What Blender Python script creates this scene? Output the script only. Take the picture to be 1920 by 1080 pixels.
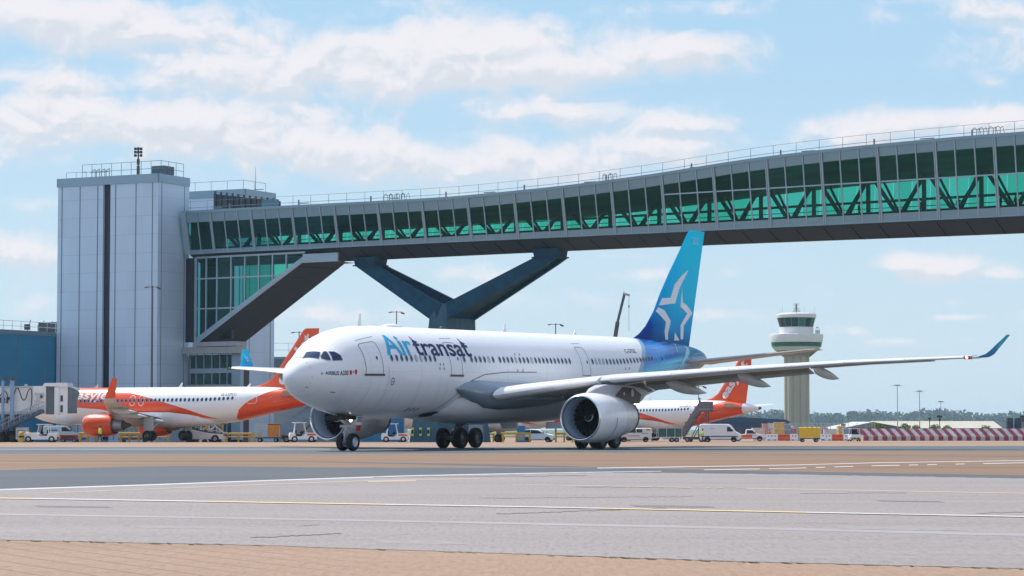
import bpy, bmesh, math, random
from mathutils import Vector, Matrix, Euler
from math import radians as rad, sin, cos, pi, atan2, sqrt

random.seed(7)
scene = bpy.context.scene
for o in list(bpy.data.objects):
    bpy.data.objects.remove(o, do_unlink=True)
COL = scene.collection

# ------------------------------------------------------------------ camera
CAM_H = 1.28
FPX = 4700.0
camd = bpy.data.cameras.new('camera')
camd.sensor_width = 36.0
camd.lens = 36.0 * FPX / 1920.0
camd.clip_start = 0.5
camd.clip_end = 20000
cam = bpy.data.objects.new('camera', camd)
cam.location = (0, 0, CAM_H)
PITCH = math.atan(265 / FPX)
cam.rotation_euler = (pi / 2 + PITCH, 0, 0)
COL.objects.link(cam)
scene.camera = cam

# ------------------------------------------------------------------ sun + sky
SUN_DIR = Vector((-0.42, 0.40, 0.815)).normalized()      # from the scene towards the sun
sund = bpy.data.lights.new('sun', 'SUN')
sund.energy = 4.0
sund.angle = rad(0.5)
sund.color = (1.0, 0.93, 0.83)
sun = bpy.data.objects.new('sun', sund)
sun.rotation_euler = SUN_DIR.to_track_quat('Z', 'Y').to_euler()
COL.objects.link(sun)

world = bpy.data.worlds.new('World')
scene.world = world
world.use_nodes = True
wn = world.node_tree
for n in list(wn.nodes):
    wn.nodes.remove(n)
SUN_EL = math.asin(SUN_DIR.z)
SUN_AZ = atan2(SUN_DIR.x, SUN_DIR.y)                      # clockwise from +Y


def pxdir(px, py):
    f = Vector((0, cos(PITCH), sin(PITCH)))
    u = Vector((0, -sin(PITCH), cos(PITCH)))
    return (f + Vector((1, 0, 0)) * ((px - 960) / FPX) - u * ((py - 540) / FPX)).normalized()


def build_sky():
    N = wn.nodes
    L = wn.links
    out = N.new('ShaderNodeOutputWorld')
    bg = N.new('ShaderNodeBackground')
    L.new(bg.outputs[0], out.inputs[0])
    sky = N.new('ShaderNodeTexSky')
    sky.sky_type = 'NISHITA'
    sky.sun_disc = False
    sky.sun_elevation = SUN_EL
    sky.sun_rotation = SUN_AZ
    sky.altitude = 60
    sky.air_density = 1.0
    sky.dust_density = 1.6
    sky.ozone_density = 1.3
    tc = N.new('ShaderNodeTexCoord')
    nrm = N.new('ShaderNodeVectorMath')
    nrm.operation = 'NORMALIZE'
    L.new(tc.outputs['Generated'], nrm.inputs[0])

    def m(op, a, b=None, c=None, clamp=False):
        n = N.new('ShaderNodeMath')
        n.operation = op
        n.use_clamp = clamp
        for i, v in enumerate((a, b, c)):
            if v is None:
                continue
            if isinstance(v, (int, float)):
                n.inputs[i].default_value = v
            else:
                L.new(v, n.inputs[i])
        return n.outputs[0]

    # clouds that stand in given directions of the sky: (px, py, half width, half height, strength)
    blobs = [
        (150, 40, 310, 56, 1.15), (20, 20, 200, 40, 0.8), (330, 60, 120, 26, 0.9), (110, 150, 190, 22, 0.75),
        (420, 130, 160, 42, 1.0), (640, 128, 270, 72, 1.15), (900, 85, 250, 66, 1.2), (900, 145, 330, 40, 0.9), (1120, 120, 220, 34, 0.85),
        (1290, 92, 130, 36, 1.0), (1330, 18, 190, 22, 0.55), (1850, 70, 110, 100, 0.62), (1740, 20, 160, 30, 0.5),
        (150, 225, 310, 66, 1.2), (360, 225, 130, 36, 1.0), (60, 300, 240, 26, 0.6), (560, 275, 240, 60, 1.1), (800, 300, 260, 50, 0.95),
        (1040, 330, 260, 46, 0.7), (1180, 275, 260, 44, 0.8), (1000, 205, 150, 30, 0.95), (1180, 215, 150, 32, 0.9), (1300, 232, 90, 18, 0.7),
        (1620, 245, 130, 36, 1.05), (1760, 225, 190, 30, 0.95), (1900, 235, 120, 40, 0.9),
        (40, 385, 90, 24, 0.6), (30, 480, 110, 50, 0.95), (60, 560, 160, 40, 0.5),
        (1745, 505, 140, 26, 0.95), (1690, 490, 60, 20, 0.8), (1880, 515, 60, 16, 0.7), (1240, 515, 150, 18, 0.65), (1330, 590, 110, 14, 0.5),
        (1790, 595, 62, 9, 0.8), (1800, 565, 60, 14, 0.45), (1700, 640, 160, 10, 0.5), (1590, 620, 80, 14, 0.5), (640, 590, 260, 26, 0.5), (1030, 560, 240, 24, 0.5),
        (860, 510, 120, 24, 0.6), (1140, 480, 100, 12, 0.55),
    ]
    g = bpy.data.node_groups.new('cloud_density', 'ShaderNodeTree')
    g.interface.new_socket('dir', in_out='INPUT', socket_type='NodeSocketVector')
    g.interface.new_socket('density', in_out='OUTPUT', socket_type='NodeSocketFloat')
    gi = g.nodes.new('NodeGroupInput')
    go = g.nodes.new('NodeGroupOutput')
    GN, GL = g.nodes, g.links

    def gm(op, a, b=None, clamp=False):
        n = GN.new('ShaderNodeMath')
        n.operation = op
        n.use_clamp = clamp
        for i, v in enumerate((a, b)):
            if v is None:
                continue
            if isinstance(v, (int, float)):
                n.inputs[i].default_value = v
            else:
                GL.new(v, n.inputs[i])
        return n.outputs[0]
    acc = None
    for (px, py, rx, ry, st) in blobs:
        d = pxdir(px, py)
        s = GN.new('ShaderNodeVectorMath')
        s.operation = 'SUBTRACT'
        GL.new(gi.outputs[0], s.inputs[0])
        s.inputs[1].default_value = d
        sc = GN.new('ShaderNodeVectorMath')
        sc.operation = 'MULTIPLY'
        GL.new(s.outputs[0], sc.inputs[0])
        sc.inputs[1].default_value = (FPX / rx, FPX / rx * 0.5, FPX / ry)
        ln = GN.new('ShaderNodeVectorMath')
        ln.operation = 'DOT_PRODUCT'
        GL.new(sc.outputs[0], ln.inputs[0])
        GL.new(sc.outputs[0], ln.inputs[1])
        v = gm('MULTIPLY', gm('EXPONENT', gm('MULTIPLY', ln.outputs['Value'], -0.9)), st)
        acc = v if acc is None else gm('MAXIMUM', gm('MULTIPLY', gm('ADD', acc, v), 0.72), gm('MAXIMUM', acc, v))
    sc = GN.new('ShaderNodeVectorMath')
    sc.operation = 'MULTIPLY'
    GL.new(gi.outputs[0], sc.inputs[0])
    sc.inputs[1].default_value = (42, 42, 60)
    nz = GN.new('ShaderNodeTexNoise')
    nz.inputs['Scale'].default_value = 1.0
    nz.inputs['Detail'].default_value = 9
    nz.inputs['Roughness'].default_value = 0.58
    nz.inputs['Distortion'].default_value = 0.35
    GL.new(sc.outputs[0], nz.inputs['Vector'])
    nn = gm('MULTIPLY', gm('SUBTRACT', nz.outputs[0], 0.5), 1.9)
    # unseen cloud cover overhead and behind the camera, thickened for white fill light
    sc2 = GN.new('ShaderNodeVectorMath')
    sc2.operation = 'MULTIPLY'
    GL.new(gi.outputs[0], sc2.inputs[0])
    sc2.inputs[1].default_value = (5, 5, 12)
    nz2 = GN.new('ShaderNodeTexNoise')
    nz2.inputs['Scale'].default_value = 1.0
    nz2.inputs['Detail'].default_value = 3
    GL.new(sc2.outputs[0], nz2.inputs['Vector'])
    sp = GN.new('ShaderNodeSeparateXYZ')
    GL.new(gi.outputs[0], sp.inputs[0])
    hi = gm('MULTIPLY', gm('SUBTRACT', sp.outputs[2], 0.175), 12, True)
    bk = gm('MULTIPLY', gm('SUBTRACT', 0.93, sp.outputs[1]), 12, True)
    far = gm('MAXIMUM', hi, bk)
    fill_clouds = gm('MULTIPLY', gm('MULTIPLY', gm('SUBTRACT', nz2.outputs[0], 0.30), 3.2), far)
    tot = gm('ADD', gm('MAXIMUM', acc, fill_clouds), nn)
    GL.new(tot, go.inputs[0])

    def dens(vec):
        n = N.new('ShaderNodeGroup')
        n.node_tree = g
        L.new(vec, n.inputs[0])
        return n.outputs[0]
    d0 = dens(nrm.outputs[0])
    ad = N.new('ShaderNodeVectorMath')
    ad.operation = 'ADD'
    L.new(nrm.outputs[0], ad.inputs[0])
    ad.inputs[1].default_value = (-0.0020, 0, 0.0040)
    d1 = dens(ad.outputs[0])

    def sstep(v, a, b):
        mr = N.new('ShaderNodeMapRange')
        mr.interpolation_type = 'SMOOTHSTEP'
        mr.inputs['From Min'].default_value = a
        mr.inputs['From Max'].default_value = b
        L.new(v, mr.inputs['Value'])
        return mr.outputs[0]
    mask = sstep(d0, 0.22, 0.98)
    body = sstep(d0, 0.45, 1.5)
    lit = sstep(m('SUBTRACT', d0, d1), -0.22, 0.20)
    # skylight: physical sky, softened towards the milky blue of a hazy summer day
    el = N.new('ShaderNodeSeparateXYZ')
    L.new(nrm.outputs[0], el.inputs[0])
    hs = N.new('ShaderNodeMixRGB')
    hs.blend_type = 'MULTIPLY'
    hs.inputs[0].default_value = 1.0
    L.new(sky.outputs[0], hs.inputs[1])
    hs.inputs[2].default_value = SKY_TINT
    mk = N.new('ShaderNodeMixRGB')
    L.new(sstep(el.outputs[2], -0.02, 0.20), mk.inputs[0])
    mk.inputs[1].default_value = MILK_LO
    mk.inputs[2].default_value = MILK_HI
    h2 = N.new('ShaderNodeMixRGB')
    L.new(m('SUBTRACT', 0.92, m('MULTIPLY', sstep(el.outputs[2], 0.165, 0.36), 0.9)), h2.inputs[0])
    L.new(hs.outputs[0], h2.inputs[1])
    L.new(mk.outputs[0], h2.inputs[2])
    cc = N.new('ShaderNodeMixRGB')
    L.new(m('ADD', m('MULTIPLY', lit, 0.72), 0.22), cc.inputs[0])
    cc.inputs[1].default_value = CLOUD_LO
    cc.inputs[2].default_value = CLOUD_HI
    mx = N.new('ShaderNodeMixRGB')
    L.new(m('MULTIPLY', mask, 0.93), mx.inputs[0])
    L.new(h2.outputs[0], mx.inputs[1])
    L.new(cc.outputs[0], mx.inputs[2])
    L.new(mx.outputs[0], bg.inputs['Color'])
    bg.inputs['Strength'].default_value = 0.12


SKY_TINT = (0.62, 1.08, 1.45, 1)
CLOUD_LO = (4.05, 4.4, 4.9, 1)
CLOUD_HI = (5.65, 5.45, 5.65, 1)
MILK_LO = (4.1, 4.85, 5.35, 1)
MILK_HI = (2.65, 4.02, 5.2, 1)
build_sky()

scene.render.engine = 'CYCLES'
scene.view_settings.view_transform = 'Standard'
scene.view_settings.look = 'None'
scene.view_settings.exposure = 0.45
scene.view_settings.gamma = 1.0
scene.render.resolution_x = 1024
scene.render.resolution_y = 576
scene.cycles.max_bounces = 8
scene.cycles.transparent_max_bounces = 24
scene.cycles.volume_bounces = 0

# ------------------------------------------------------------------ helpers


def sl(c):
    """0-255 sRGB triple -> linear"""
    o = []
    for v in c:
        v /= 255.0
        o.append(v / 12.92 if v <= 0.04045 else ((v + 0.055) / 1.055) ** 2.4)
    return o


def tag(o, label=None, cat=None, group=None, kind=None):
    if label:
        o['label'] = label
    if cat:
        o['category'] = cat
    if group:
        o['group'] = group
    if kind:
        o['kind'] = kind
    return o


def thing(name, label, cat, loc=(0, 0, 0), rot=(0, 0, 0), group=None):
    o = bpy.data.objects.new(name, None)
    o.empty_display_size = 0.5
    COL.objects.link(o)
    o.location = loc
    o.rotation_euler = rot
    return tag(o, label, cat, group)


def copy_tree(o, parent=None):
    c = o.copy()
    COL.objects.link(c)
    c.parent = parent
    for ch in list(o.children):
        copy_tree(ch, c)
    return c


MATS = {}


def mat(name, col, rough=0.5, metal=0.0, noise=0.0, nscale=1.0, spec=0.5, bump=0.0, coat=0.0, streak=None, emit=0):
    """plain painted / metal surface with a little procedural wear"""
    if name in MATS:
        return MATS[name]
    m = bpy.data.materials.new(name)
    m.use_nodes = True
    nt = m.node_tree
    b = nt.nodes['Principled BSDF']
    c = list(col) + [1]
    b.inputs['Base Color'].default_value = c
    b.inputs['Roughness'].default_value = rough
    b.inputs['Metallic'].default_value = metal
    b.inputs['Specular IOR Level'].default_value = spec
    b.inputs['Coat Weight'].default_value = coat
    if emit:
        b.inputs['Emission Color'].default_value = c
        b.inputs['Emission Strength'].default_value = emit
    if noise or bump:
        tc = nt.nodes.new('ShaderNodeTexCoord')
        mp = nt.nodes.new('ShaderNodeMapping')
        if streak:
            mp.inputs['Scale'].default_value = streak
        nt.links.new(tc.outputs['Object'], mp.inputs[0])
        nz = nt.nodes.new('ShaderNodeTexNoise')
        nz.inputs['Scale'].default_value = nscale
        nz.inputs['Detail'].default_value = 6
        nt.links.new(mp.outputs[0], nz.inputs['Vector'])
        if noise:
            mr = nt.nodes.new('ShaderNodeMapRange')
            mr.inputs['From Min'].default_value = 0.3
            mr.inputs['From Max'].default_value = 0.7
            mr.inputs['To Min'].default_value = 1 - noise
            mr.inputs['To Max'].default_value = 1 + noise * 0.6
            nt.links.new(nz.outputs[0], mr.inputs['Value'])
            mx = nt.nodes.new('ShaderNodeMixRGB')
            mx.blend_type = 'MULTIPLY'
            mx.inputs[0].default_value = 1
            mx.inputs[1].default_value = c
            nt.links.new(mr.outputs[0], mx.inputs[2])
            nt.links.new(mx.outputs[0], b.inputs['Base Color'])
        if bump:
            bp = nt.nodes.new('ShaderNodeBump')
            bp.inputs['Strength'].default_value = bump
            bp.inputs['Distance'].default_value = 0.05
            nt.links.new(nz.outputs[0], bp.inputs['Height'])
            nt.links.new(bp.outputs[0], b.inputs['Normal'])
    MATS[name] = m
    return m


class MB:
    """collects shapes into one mesh; faces carry a material slot number"""

    def __init__(s):
        s.v = []
        s.f = []
        s.m = []

    def add(s, verts, faces, mi=0):
        b = len(s.v)
        s.v += [tuple(p) for p in verts]
        for f in faces:
            s.f.append([b + i for i in f])
            s.m.append(mi)
        return s

    def box(s, c, d, mi=0, rot=None, taper=None):
        """centre, full sizes"""
        x, y, z = d[0] / 2, d[1] / 2, d[2] / 2
        t = taper or (1, 1)
        vs = [(-x, -y, -z), (x, -y, -z), (x, y, -z), (-x, y, -z),
              (-x * t[0], -y * t[1], z), (x * t[0], -y * t[1], z), (x * t[0], y * t[1], z), (-x * t[0], y * t[1], z)]
        if rot is not None:
            R = rot if isinstance(rot, Matrix) else Euler(rot).to_matrix()
            vs = [R @ Vector(v) for v in vs]
        vs = [(v[0] + c[0], v[1] + c[1], v[2] + c[2]) for v in vs]
        return s.add(vs, [(0, 3, 2, 1), (4, 5, 6, 7), (0, 1, 5, 4), (1, 2, 6, 5), (2, 3, 7, 6), (3, 0, 4, 7)], mi)

    def bb(s, a, b, mi=0):
        """box from corner to corner"""
        return s.box([(a[i] + b[i]) / 2 for i in range(3)], [abs(b[i] - a[i]) for i in range(3)], mi)

    def tube(s, p0, p1, r, n=8, mi=0, r1=None, cap=True):
        p0, p1 = Vector(p0), Vector(p1)
        r1 = r if r1 is None else r1
        d = p1 - p0
        if d.length < 1e-6:
            return s
        q = d.to_track_quat('Z', 'Y').to_matrix()
        ring = lambda p, rr: [p + q @ Vector((rr * cos(2 * pi * i / n), rr * sin(2 * pi * i / n), 0)) for i in range(n)]
        vs = ring(p0, r) + ring(p1, r1)
        fs = [(i, (i + 1) % n, n + (i + 1) % n, n + i) for i in range(n)]
        if cap:
            fs += [tuple(reversed(range(n))), tuple(range(n, 2 * n))]
        return s.add(vs, fs, mi)

    def path(s, pts, r, n=6, mi=0):
        for a, b in zip(pts[:-1], pts[1:]):
            s.tube(a, b, r, n, mi)
        return s

    def beam(s, p0, p1, w, h, mi=0, up=(0, 0, 1)):
        """rectangular bar, w sideways, h along up"""
        p0, p1 = Vector(p0), Vector(p1)
        d = (p1 - p0).normalized()
        sd = d.cross(Vector(up))
        if sd.length < 1e-4:
            sd = Vector((1, 0, 0))
        sd.normalize()
        u = sd.cross(d)
        vs = []
        for p in (p0, p1):
            for a, b in ((-1, -1), (1, -1), (1, 1), (-1, 1)):
                vs.append(p + sd * (a * w / 2) + u * (b * h / 2))
        return s.add(vs, [(0, 3, 2, 1), (4, 5, 6, 7), (0, 1, 5, 4), (1, 2, 6, 5), (2, 3, 7, 6), (3, 0, 4, 7)], mi)

    def prism(s, poly, axis, a, b, mi=0):
        """polygon in the two other axes extruded along axis from a to b"""
        def P(p, t):
            if axis == 'x':
                return (t, p[0], p[1])
            if axis == 'y':
                return (p[0], t, p[1])
            return (p[0], p[1], t)
        n = len(poly)
        vs = [P(p, a) for p in poly] + [P(p, b) for p in poly]
        fs = [tuple(reversed(range(n))), tuple(range(n, 2 * n))] + [(i, (i + 1) % n, n + (i + 1) % n, n + i) for i in range(n)]
        return s.add(vs, fs, mi)

    def loft(s, rings, mi=0, cap0=False, cap1=False, close=True):
        n = len(rings[0])
        vs = [p for r in rings for p in r]
        fs = []
        for k in range(len(rings) - 1):
            for i in range(n if close else n - 1):
                j = (i + 1) % n
                fs.append((k * n + i, k * n + j, (k + 1) * n + j, (k + 1) * n + i))
        if cap0:
            fs.append(tuple(reversed(range(n))))
        if cap1:
            fs.append(tuple(range((len(rings) - 1) * n, len(rings) * n)))
        return s.add(vs, fs, mi)

    def lathe(s, prof, c=(0, 0, 0), axis='z', n=32, mi=0):
        """prof: list of (r, t) along the axis"""
        rings = []
        for r, t in prof:
            ring = []
            for i in range(n):
                a = 2 * pi * i / n
                if axis == 'z':
                    ring.append((c[0] + r * cos(a), c[1] + r * sin(a), c[2] + t))
                elif axis == 'x':
                    ring.append((c[0] + t, c[1] + r * cos(a), c[2] + r * sin(a)))
                else:
                    ring.append((c[0] + r * sin(a), c[1] + t, c[2] + r * cos(a)))
            rings.append(ring)
        return s.loft(rings, mi)

    def ball(s, c, r, mi=0, n=10, sq=(1, 1, 1)):
        rings = []
        for k in range(n + 1):
            t = -pi / 2 + pi * k / n
            rr = max(cos(t), 0.001) * r
            rings.append([(c[0] + rr * cos(2 * pi * i / (2 * n)) * sq[0], c[1] + rr * sin(2 * pi * i / (2 * n)) * sq[1], c[2] + sin(t) * r * sq[2]) for i in range(2 * n)])
        return s.loft(rings, mi)

    def build(s, name, mats, parent=None, smooth=None, loc=None, rot=None, label=None, bevel=0):
        me = bpy.data.meshes.new(name)
        me.from_pydata(s.v, [], s.f)
        if not isinstance(mats, (list, tuple)):
            mats = [mats]
        for m_ in mats:
            me.materials.append(m_)
        if len(mats) > 1:
            me.polygons.foreach_set('material_index', s.m)
        bm = bmesh.new()
        bm.from_mesh(me)
        bmesh.ops.recalc_face_normals(bm, faces=bm.faces)
        bm.to_mesh(me)
        bm.free()
        if smooth is not None:
            me.shade_smooth()
            me.set_sharp_from_angle(angle=rad(smooth))
        me.update()
        o = bpy.data.objects.new(name, me)
        COL.objects.link(o)
        if parent is not None:
            o.parent = parent
        if loc is not None:
            o.location = loc
        if rot is not None:
            o.rotation_euler = rot
        if label:
            o['label'] = label
        if bevel:
            md = o.modifiers.new('bevel', 'BEVEL')
            md.width = bevel
            md.segments = 2
            md.limit_method = 'ANGLE'
            md.angle_limit = rad(40)
        return o


#FUS
def lerp_tab(tab, x):
    if x <= tab[0][0]:
        return tab[0][1]
    for (a, va), (b, vb) in zip(tab[:-1], tab[1:]):
        if x <= b:
            return va + (vb - va) * (x - a) / (b - a)
    return tab[-1][1]


def smooth_tab(xs, ys):
    """monotone cubic interpolation"""
    n = len(xs)
    d = [(ys[i + 1] - ys[i]) / (xs[i + 1] - xs[i]) for i in range(n - 1)]
    m_ = [d[0]] + [0 if d[i - 1] * d[i] <= 0 else 2 * d[i - 1] * d[i] / (d[i - 1] + d[i]) for i in range(1, n - 1)] + [d[-1]]

    def f(x):
        x = min(max(x, xs[0]), xs[-1])
        for i in range(n - 1):
            if x <= xs[i + 1]:
                break
        h = xs[i + 1] - xs[i]
        t = (x - xs[i]) / h
        return ((1 + 2 * t) * (1 - t) ** 2 * ys[i] + t * (1 - t) ** 2 * h * m_[i] + t * t * (3 - 2 * t) * ys[i + 1] + t * t * (t - 1) * h * m_[i + 1])
    return f


class Fus:
    """fuselage surface: x aft from the nose, y to starboard, z up; th = degrees up from the port waterline"""

    def __init__(s, st):
        # the nose is blunt: interpolate over sqrt(x)
        x0 = st[0][0]
        q = lambda x: math.sqrt(max(x - x0, 0) + 1e-9)
        xs = [q(a[0]) for a in st]
        s.zt = smooth_tab(xs, [a[1] for a in st])
        s.zb = smooth_tab(xs, [a[2] for a in st])
        s.hw = smooth_tab(xs, [a[3] for a in st])
        s.zm = smooth_tab(xs, [a[4] if len(a) > 4 else (a[1] + a[2]) / 2 for a in st])
        s.q = q

    def pt(s, x, th, off=0.0, side=-1):
        k = s.q(x)
        zt, zb, hw, zm = s.zt(k), s.zb(k), s.hw(k), s.zm(k)
        t = math.radians(th)
        a = (zt - zm) if math.sin(t) >= 0 else (zm - zb)
        y = hw * math.cos(t)
        z = zm + a * math.sin(t)
        ny = math.cos(t) * max(a, .05)
        nz = math.sin(t) * max(hw, .05)
        l = math.sqrt(ny * ny + nz * nz) or 1
        return (x, side * (y + off * ny / l), z + off * nz / l)


A_FUS = Fus([(0.8, -0.3, -0.3, 0), (0.91, 0.07, -0.66, 0.42), (1.11, 0.36, -0.95, 0.74), (1.52, 0.7, -1.29, 1.14), (2.05, .97, -1.6, 1.52), (2.68, 1.26, -1.85, 1.84), (3.39, 1.67, -2.07, 2.12), (4.02, 2.12, -2.24, 2.32), (4.92, 2.42, -2.44, 2.53), (6.17, 2.66, -2.64, 2.71), (7.6, 2.79, -2.77, 2.8), (9.2, 2.82, -2.82, 2.82), (20, 2.82, -2.82, 2.82), (36, 2.82, -2.82, 2.82, 0), (40, 2.82, -2.45, 2.78), (44, 2.8, -1.78, 2.52), (48, 2.7, -1.02, 2.02), (52, 2.52, -0.28, 1.42), (54.5, 2.3, .25, 1.0), (56, 2.05, .68, .70), (56.7, 1.8, .95, .45), (56.95, 1.5, 1.25, .12)])
E_FUS = Fus([(0, -.60, -.60, 0), (.1, -.32, -.86, .28), (.3, -.10, -1.07, .50), (.7, .18, -1.28, .80), (1.3, .50, -1.50, 1.10), (2.0, .95, -1.68, 1.36),
             (2.8, 1.45, -1.83, 1.60), (3.6, 1.76, -1.94, 1.76), (4.8, 1.98, -2.03, 1.90), (6.2, 2.07, -2.07, 1.975), (12, 2.07, -2.07, 1.975), (22.5, 2.07, -2.07, 1.975),
             (26, 2.07, -1.80, 1.93), (29, 2.04, -1.22, 1.75), (32, 1.95, -.58, 1.38), (34.5, 1.72, -.06, .92), (36.5, 1.40, .36, .48), (37.5, 1.16, .60, .22)])
#ENDFUS

# ------------------------------------------------------------------ shader helper


class SN:
    def __init__(s, name, rough=0.4, metal=0, coat=0, spec=0.5):
        s.mat = bpy.data.materials.new(name)
        s.mat.use_nodes = True
        s.nt = s.mat.node_tree
        s.b = s.nt.nodes['Principled BSDF']
        s.b.inputs['Roughness'].default_value = rough
        s.b.inputs['Metallic'].default_value = metal
        s.b.inputs['Coat Weight'].default_value = coat
        s.b.inputs['Specular IOR Level'].default_value = spec
        tc = s.nt.nodes.new('ShaderNodeTexCoord')
        s.obj = tc.outputs['Object']
        sp = s.nt.nodes.new('ShaderNodeSeparateXYZ')
        s.nt.links.new(s.obj, sp.inputs[0])
        s.x, s.y, s.z = sp.outputs
        MATS[name] = s.mat

    def put(s, sock, v):
        if isinstance(v, (int, float)):
            sock.default_value = v
        elif isinstance(v, (tuple, list)):
            sock.default_value = tuple(v) if len(v) == 4 or sock.type == 'VECTOR' else tuple(v) + (1,)
        else:
            s.nt.links.new(v, sock)

    def m(s, op, a, b=None, c=None, clamp=False):
        n = s.nt.nodes.new('ShaderNodeMath')
        n.operation = op
        n.use_clamp = clamp
        for i, v in enumerate((a, b, c)):
            if v is not None:
                s.put(n.inputs[i], v)
        return n.outputs[0]

    def mix(s, f, a, b, mode='MIX'):
        n = s.nt.nodes.new('ShaderNodeMixRGB')
        n.blend_type = mode
        s.put(n.inputs[0], f)
        s.put(n.inputs[1], a)
        s.put(n.inputs[2], b)
        return n.outputs[0]

    def step(s, v, a, b):
        n = s.nt.nodes.new('ShaderNodeMapRange')
        s.put(n.inputs['Value'], v)
        n.inputs['From Min'].default_value = a
        n.inputs['From Max'].default_value = b
        return n.outputs[0]

    def ramp(s, v, stops):
        n = s.nt.nodes.new('ShaderNodeValToRGB')
        s.put(n.inputs[0], v)
        r = n.color_ramp
        fc = lambda c: (c, c, c, 1) if isinstance(c, (int, float)) else tuple(c) + (1,)
        r.elements[0].position, r.elements[1].position = stops[0][0], stops[-1][0]
        r.elements[0].color, r.elements[1].color = fc(stops[0][1]), fc(stops[-1][1])
        for p, c in stops[1:-1]:
            e = r.elements.new(p)
            e.color = fc(c)
        return n.outputs[0]

    def noise(s, scale, detail=5, stretch=None, rough=0.5, dist=0):
        n = s.nt.nodes.new('ShaderNodeTexNoise')
        n.inputs['Scale'].default_value = scale
        n.inputs['Detail'].default_value = detail
        n.inputs['Roughness'].default_value = rough
        n.inputs['Distortion'].default_value = dist
        if stretch:
            mp = s.nt.nodes.new('ShaderNodeMapping')
            mp.inputs['Scale'].default_value = stretch
            s.nt.links.new(s.obj, mp.inputs[0])
            s.nt.links.new(mp.outputs[0], n.inputs['Vector'])
        else:
            s.nt.links.new(s.obj, n.inputs['Vector'])
        return n.outputs[0]

    def lines(s, coord, pitch, width, phase=0.0):
        """1 on thin lines repeated every pitch"""
        a = s.m('FRACT', s.m('ADD', s.m('DIVIDE', coord, pitch), phase))
        return s.m('LESS_THAN', a, width / pitch)

    def out(s, col, bump=None, bstr=0.3, bdist=0.02, rough=None):
        s.put(s.b.inputs['Base Color'], col)
        if bump is not None:
            bp = s.nt.nodes.new('ShaderNodeBump')
            bp.inputs['Strength'].default_value = bstr
            bp.inputs['Distance'].default_value = bdist
            s.put(bp.inputs['Height'], bump)
            s.nt.links.new(bp.outputs[0], s.b.inputs['Normal'])
        if rough is not None:
            s.put(s.b.inputs['Roughness'], rough)
        return s.mat


WHITE = (0.79, 0.81, 0.83)
M_white = mat('white_gloss_paint', WHITE, 0.28, noise=0.04, nscale=0.6, coat=0.3)
M_white2 = mat('off_white_paint', (0.76, 0.79, 0.82), 0.45, noise=0.08, nscale=1.3)
M_grey = mat('grey_paint', (0.33, 0.36, 0.39), 0.4, noise=0.08, nscale=1.0)
M_lgrey = mat('light_grey_paint', (0.52, 0.55, 0.58), 0.4, noise=0.08, nscale=1.0)
M_dgrey = mat('dark_grey_metal', (0.06, 0.065, 0.075), 0.5, noise=0.2, nscale=2)
M_black = mat('black_rubber', (0.008, 0.008, 0.010), 0.8, noise=0.15, nscale=4)
M_steel = mat('bare_steel', (0.55, 0.56, 0.58), 0.3, 0.9, noise=0.1, nscale=3)
M_lip = mat('polished_lip', (0.78, 0.80, 0.83), 0.22, 0.85, noise=0.05, nscale=2)
M_dark = mat('dark_void', (0.006, 0.007, 0.01), 0.7)
M_pane = mat('cabin_window_pane', (0.018, 0.035, 0.06), 0.12)
M_shade = mat('window_shade', (0.42, 0.46, 0.50), 0.4)
M_cock = mat('cockpit_glass', (0.006, 0.022, 0.075), 0.08)
M_line = mat('panel_line', (0.10, 0.11, 0.13), 0.6)
M_softline = mat('soft_panel_line', (0.42, 0.43, 0.45), 0.6)
M_cyan = mat('cyan_paint', sl((0, 170, 210)), 0.4, spec=.2)
M_navy = mat('navy_paint', sl((16, 10, 82)), 0.4, spec=.2)
M_red = mat('red_paint', sl((190, 22, 40)), 0.35)
M_orange = mat('orange_paint', (0.78, 0.085, 0.012), 0.3, noise=0.04, nscale=1, coat=0.3)
M_yellow = mat('yellow_paint', (0.52, 0.34, 0.03), 0.5, noise=0.15, nscale=3)
M_hiviz = mat('hi_vis_fabric', (0.55, 0.85, 0.04), 0.8)
M_tan = mat('primer_tan', (0.50, 0.42, 0.30), 0.5, noise=0.1, nscale=2)
M_lamp = mat('lit_lamp', (1.0, 0.75, 0.42), 0.3, emit=9)
M_bluepaint = mat('blue_equipment_paint', sl((40, 120, 170)), 0.5, noise=0.12, nscale=1.5)
M_palestair = mat('pale_blue_paint', sl((130, 165, 195)), 0.5, noise=0.1, nscale=1.5)
M_carglass = mat('vehicle_glass', (0.02, 0.035, 0.045), 0.08)


# ------------------------------------------------------------------ aircraft pieces
def fus_mesh(F, xs, n=72):
    b = MB()
    rings = []
    for x in xs:
        rings.append([F.pt(x, -90 + 360.0 * i / n) if True else None for i in range(n)])
    b.loft(rings, cap0=True, cap1=True)
    return b


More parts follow.
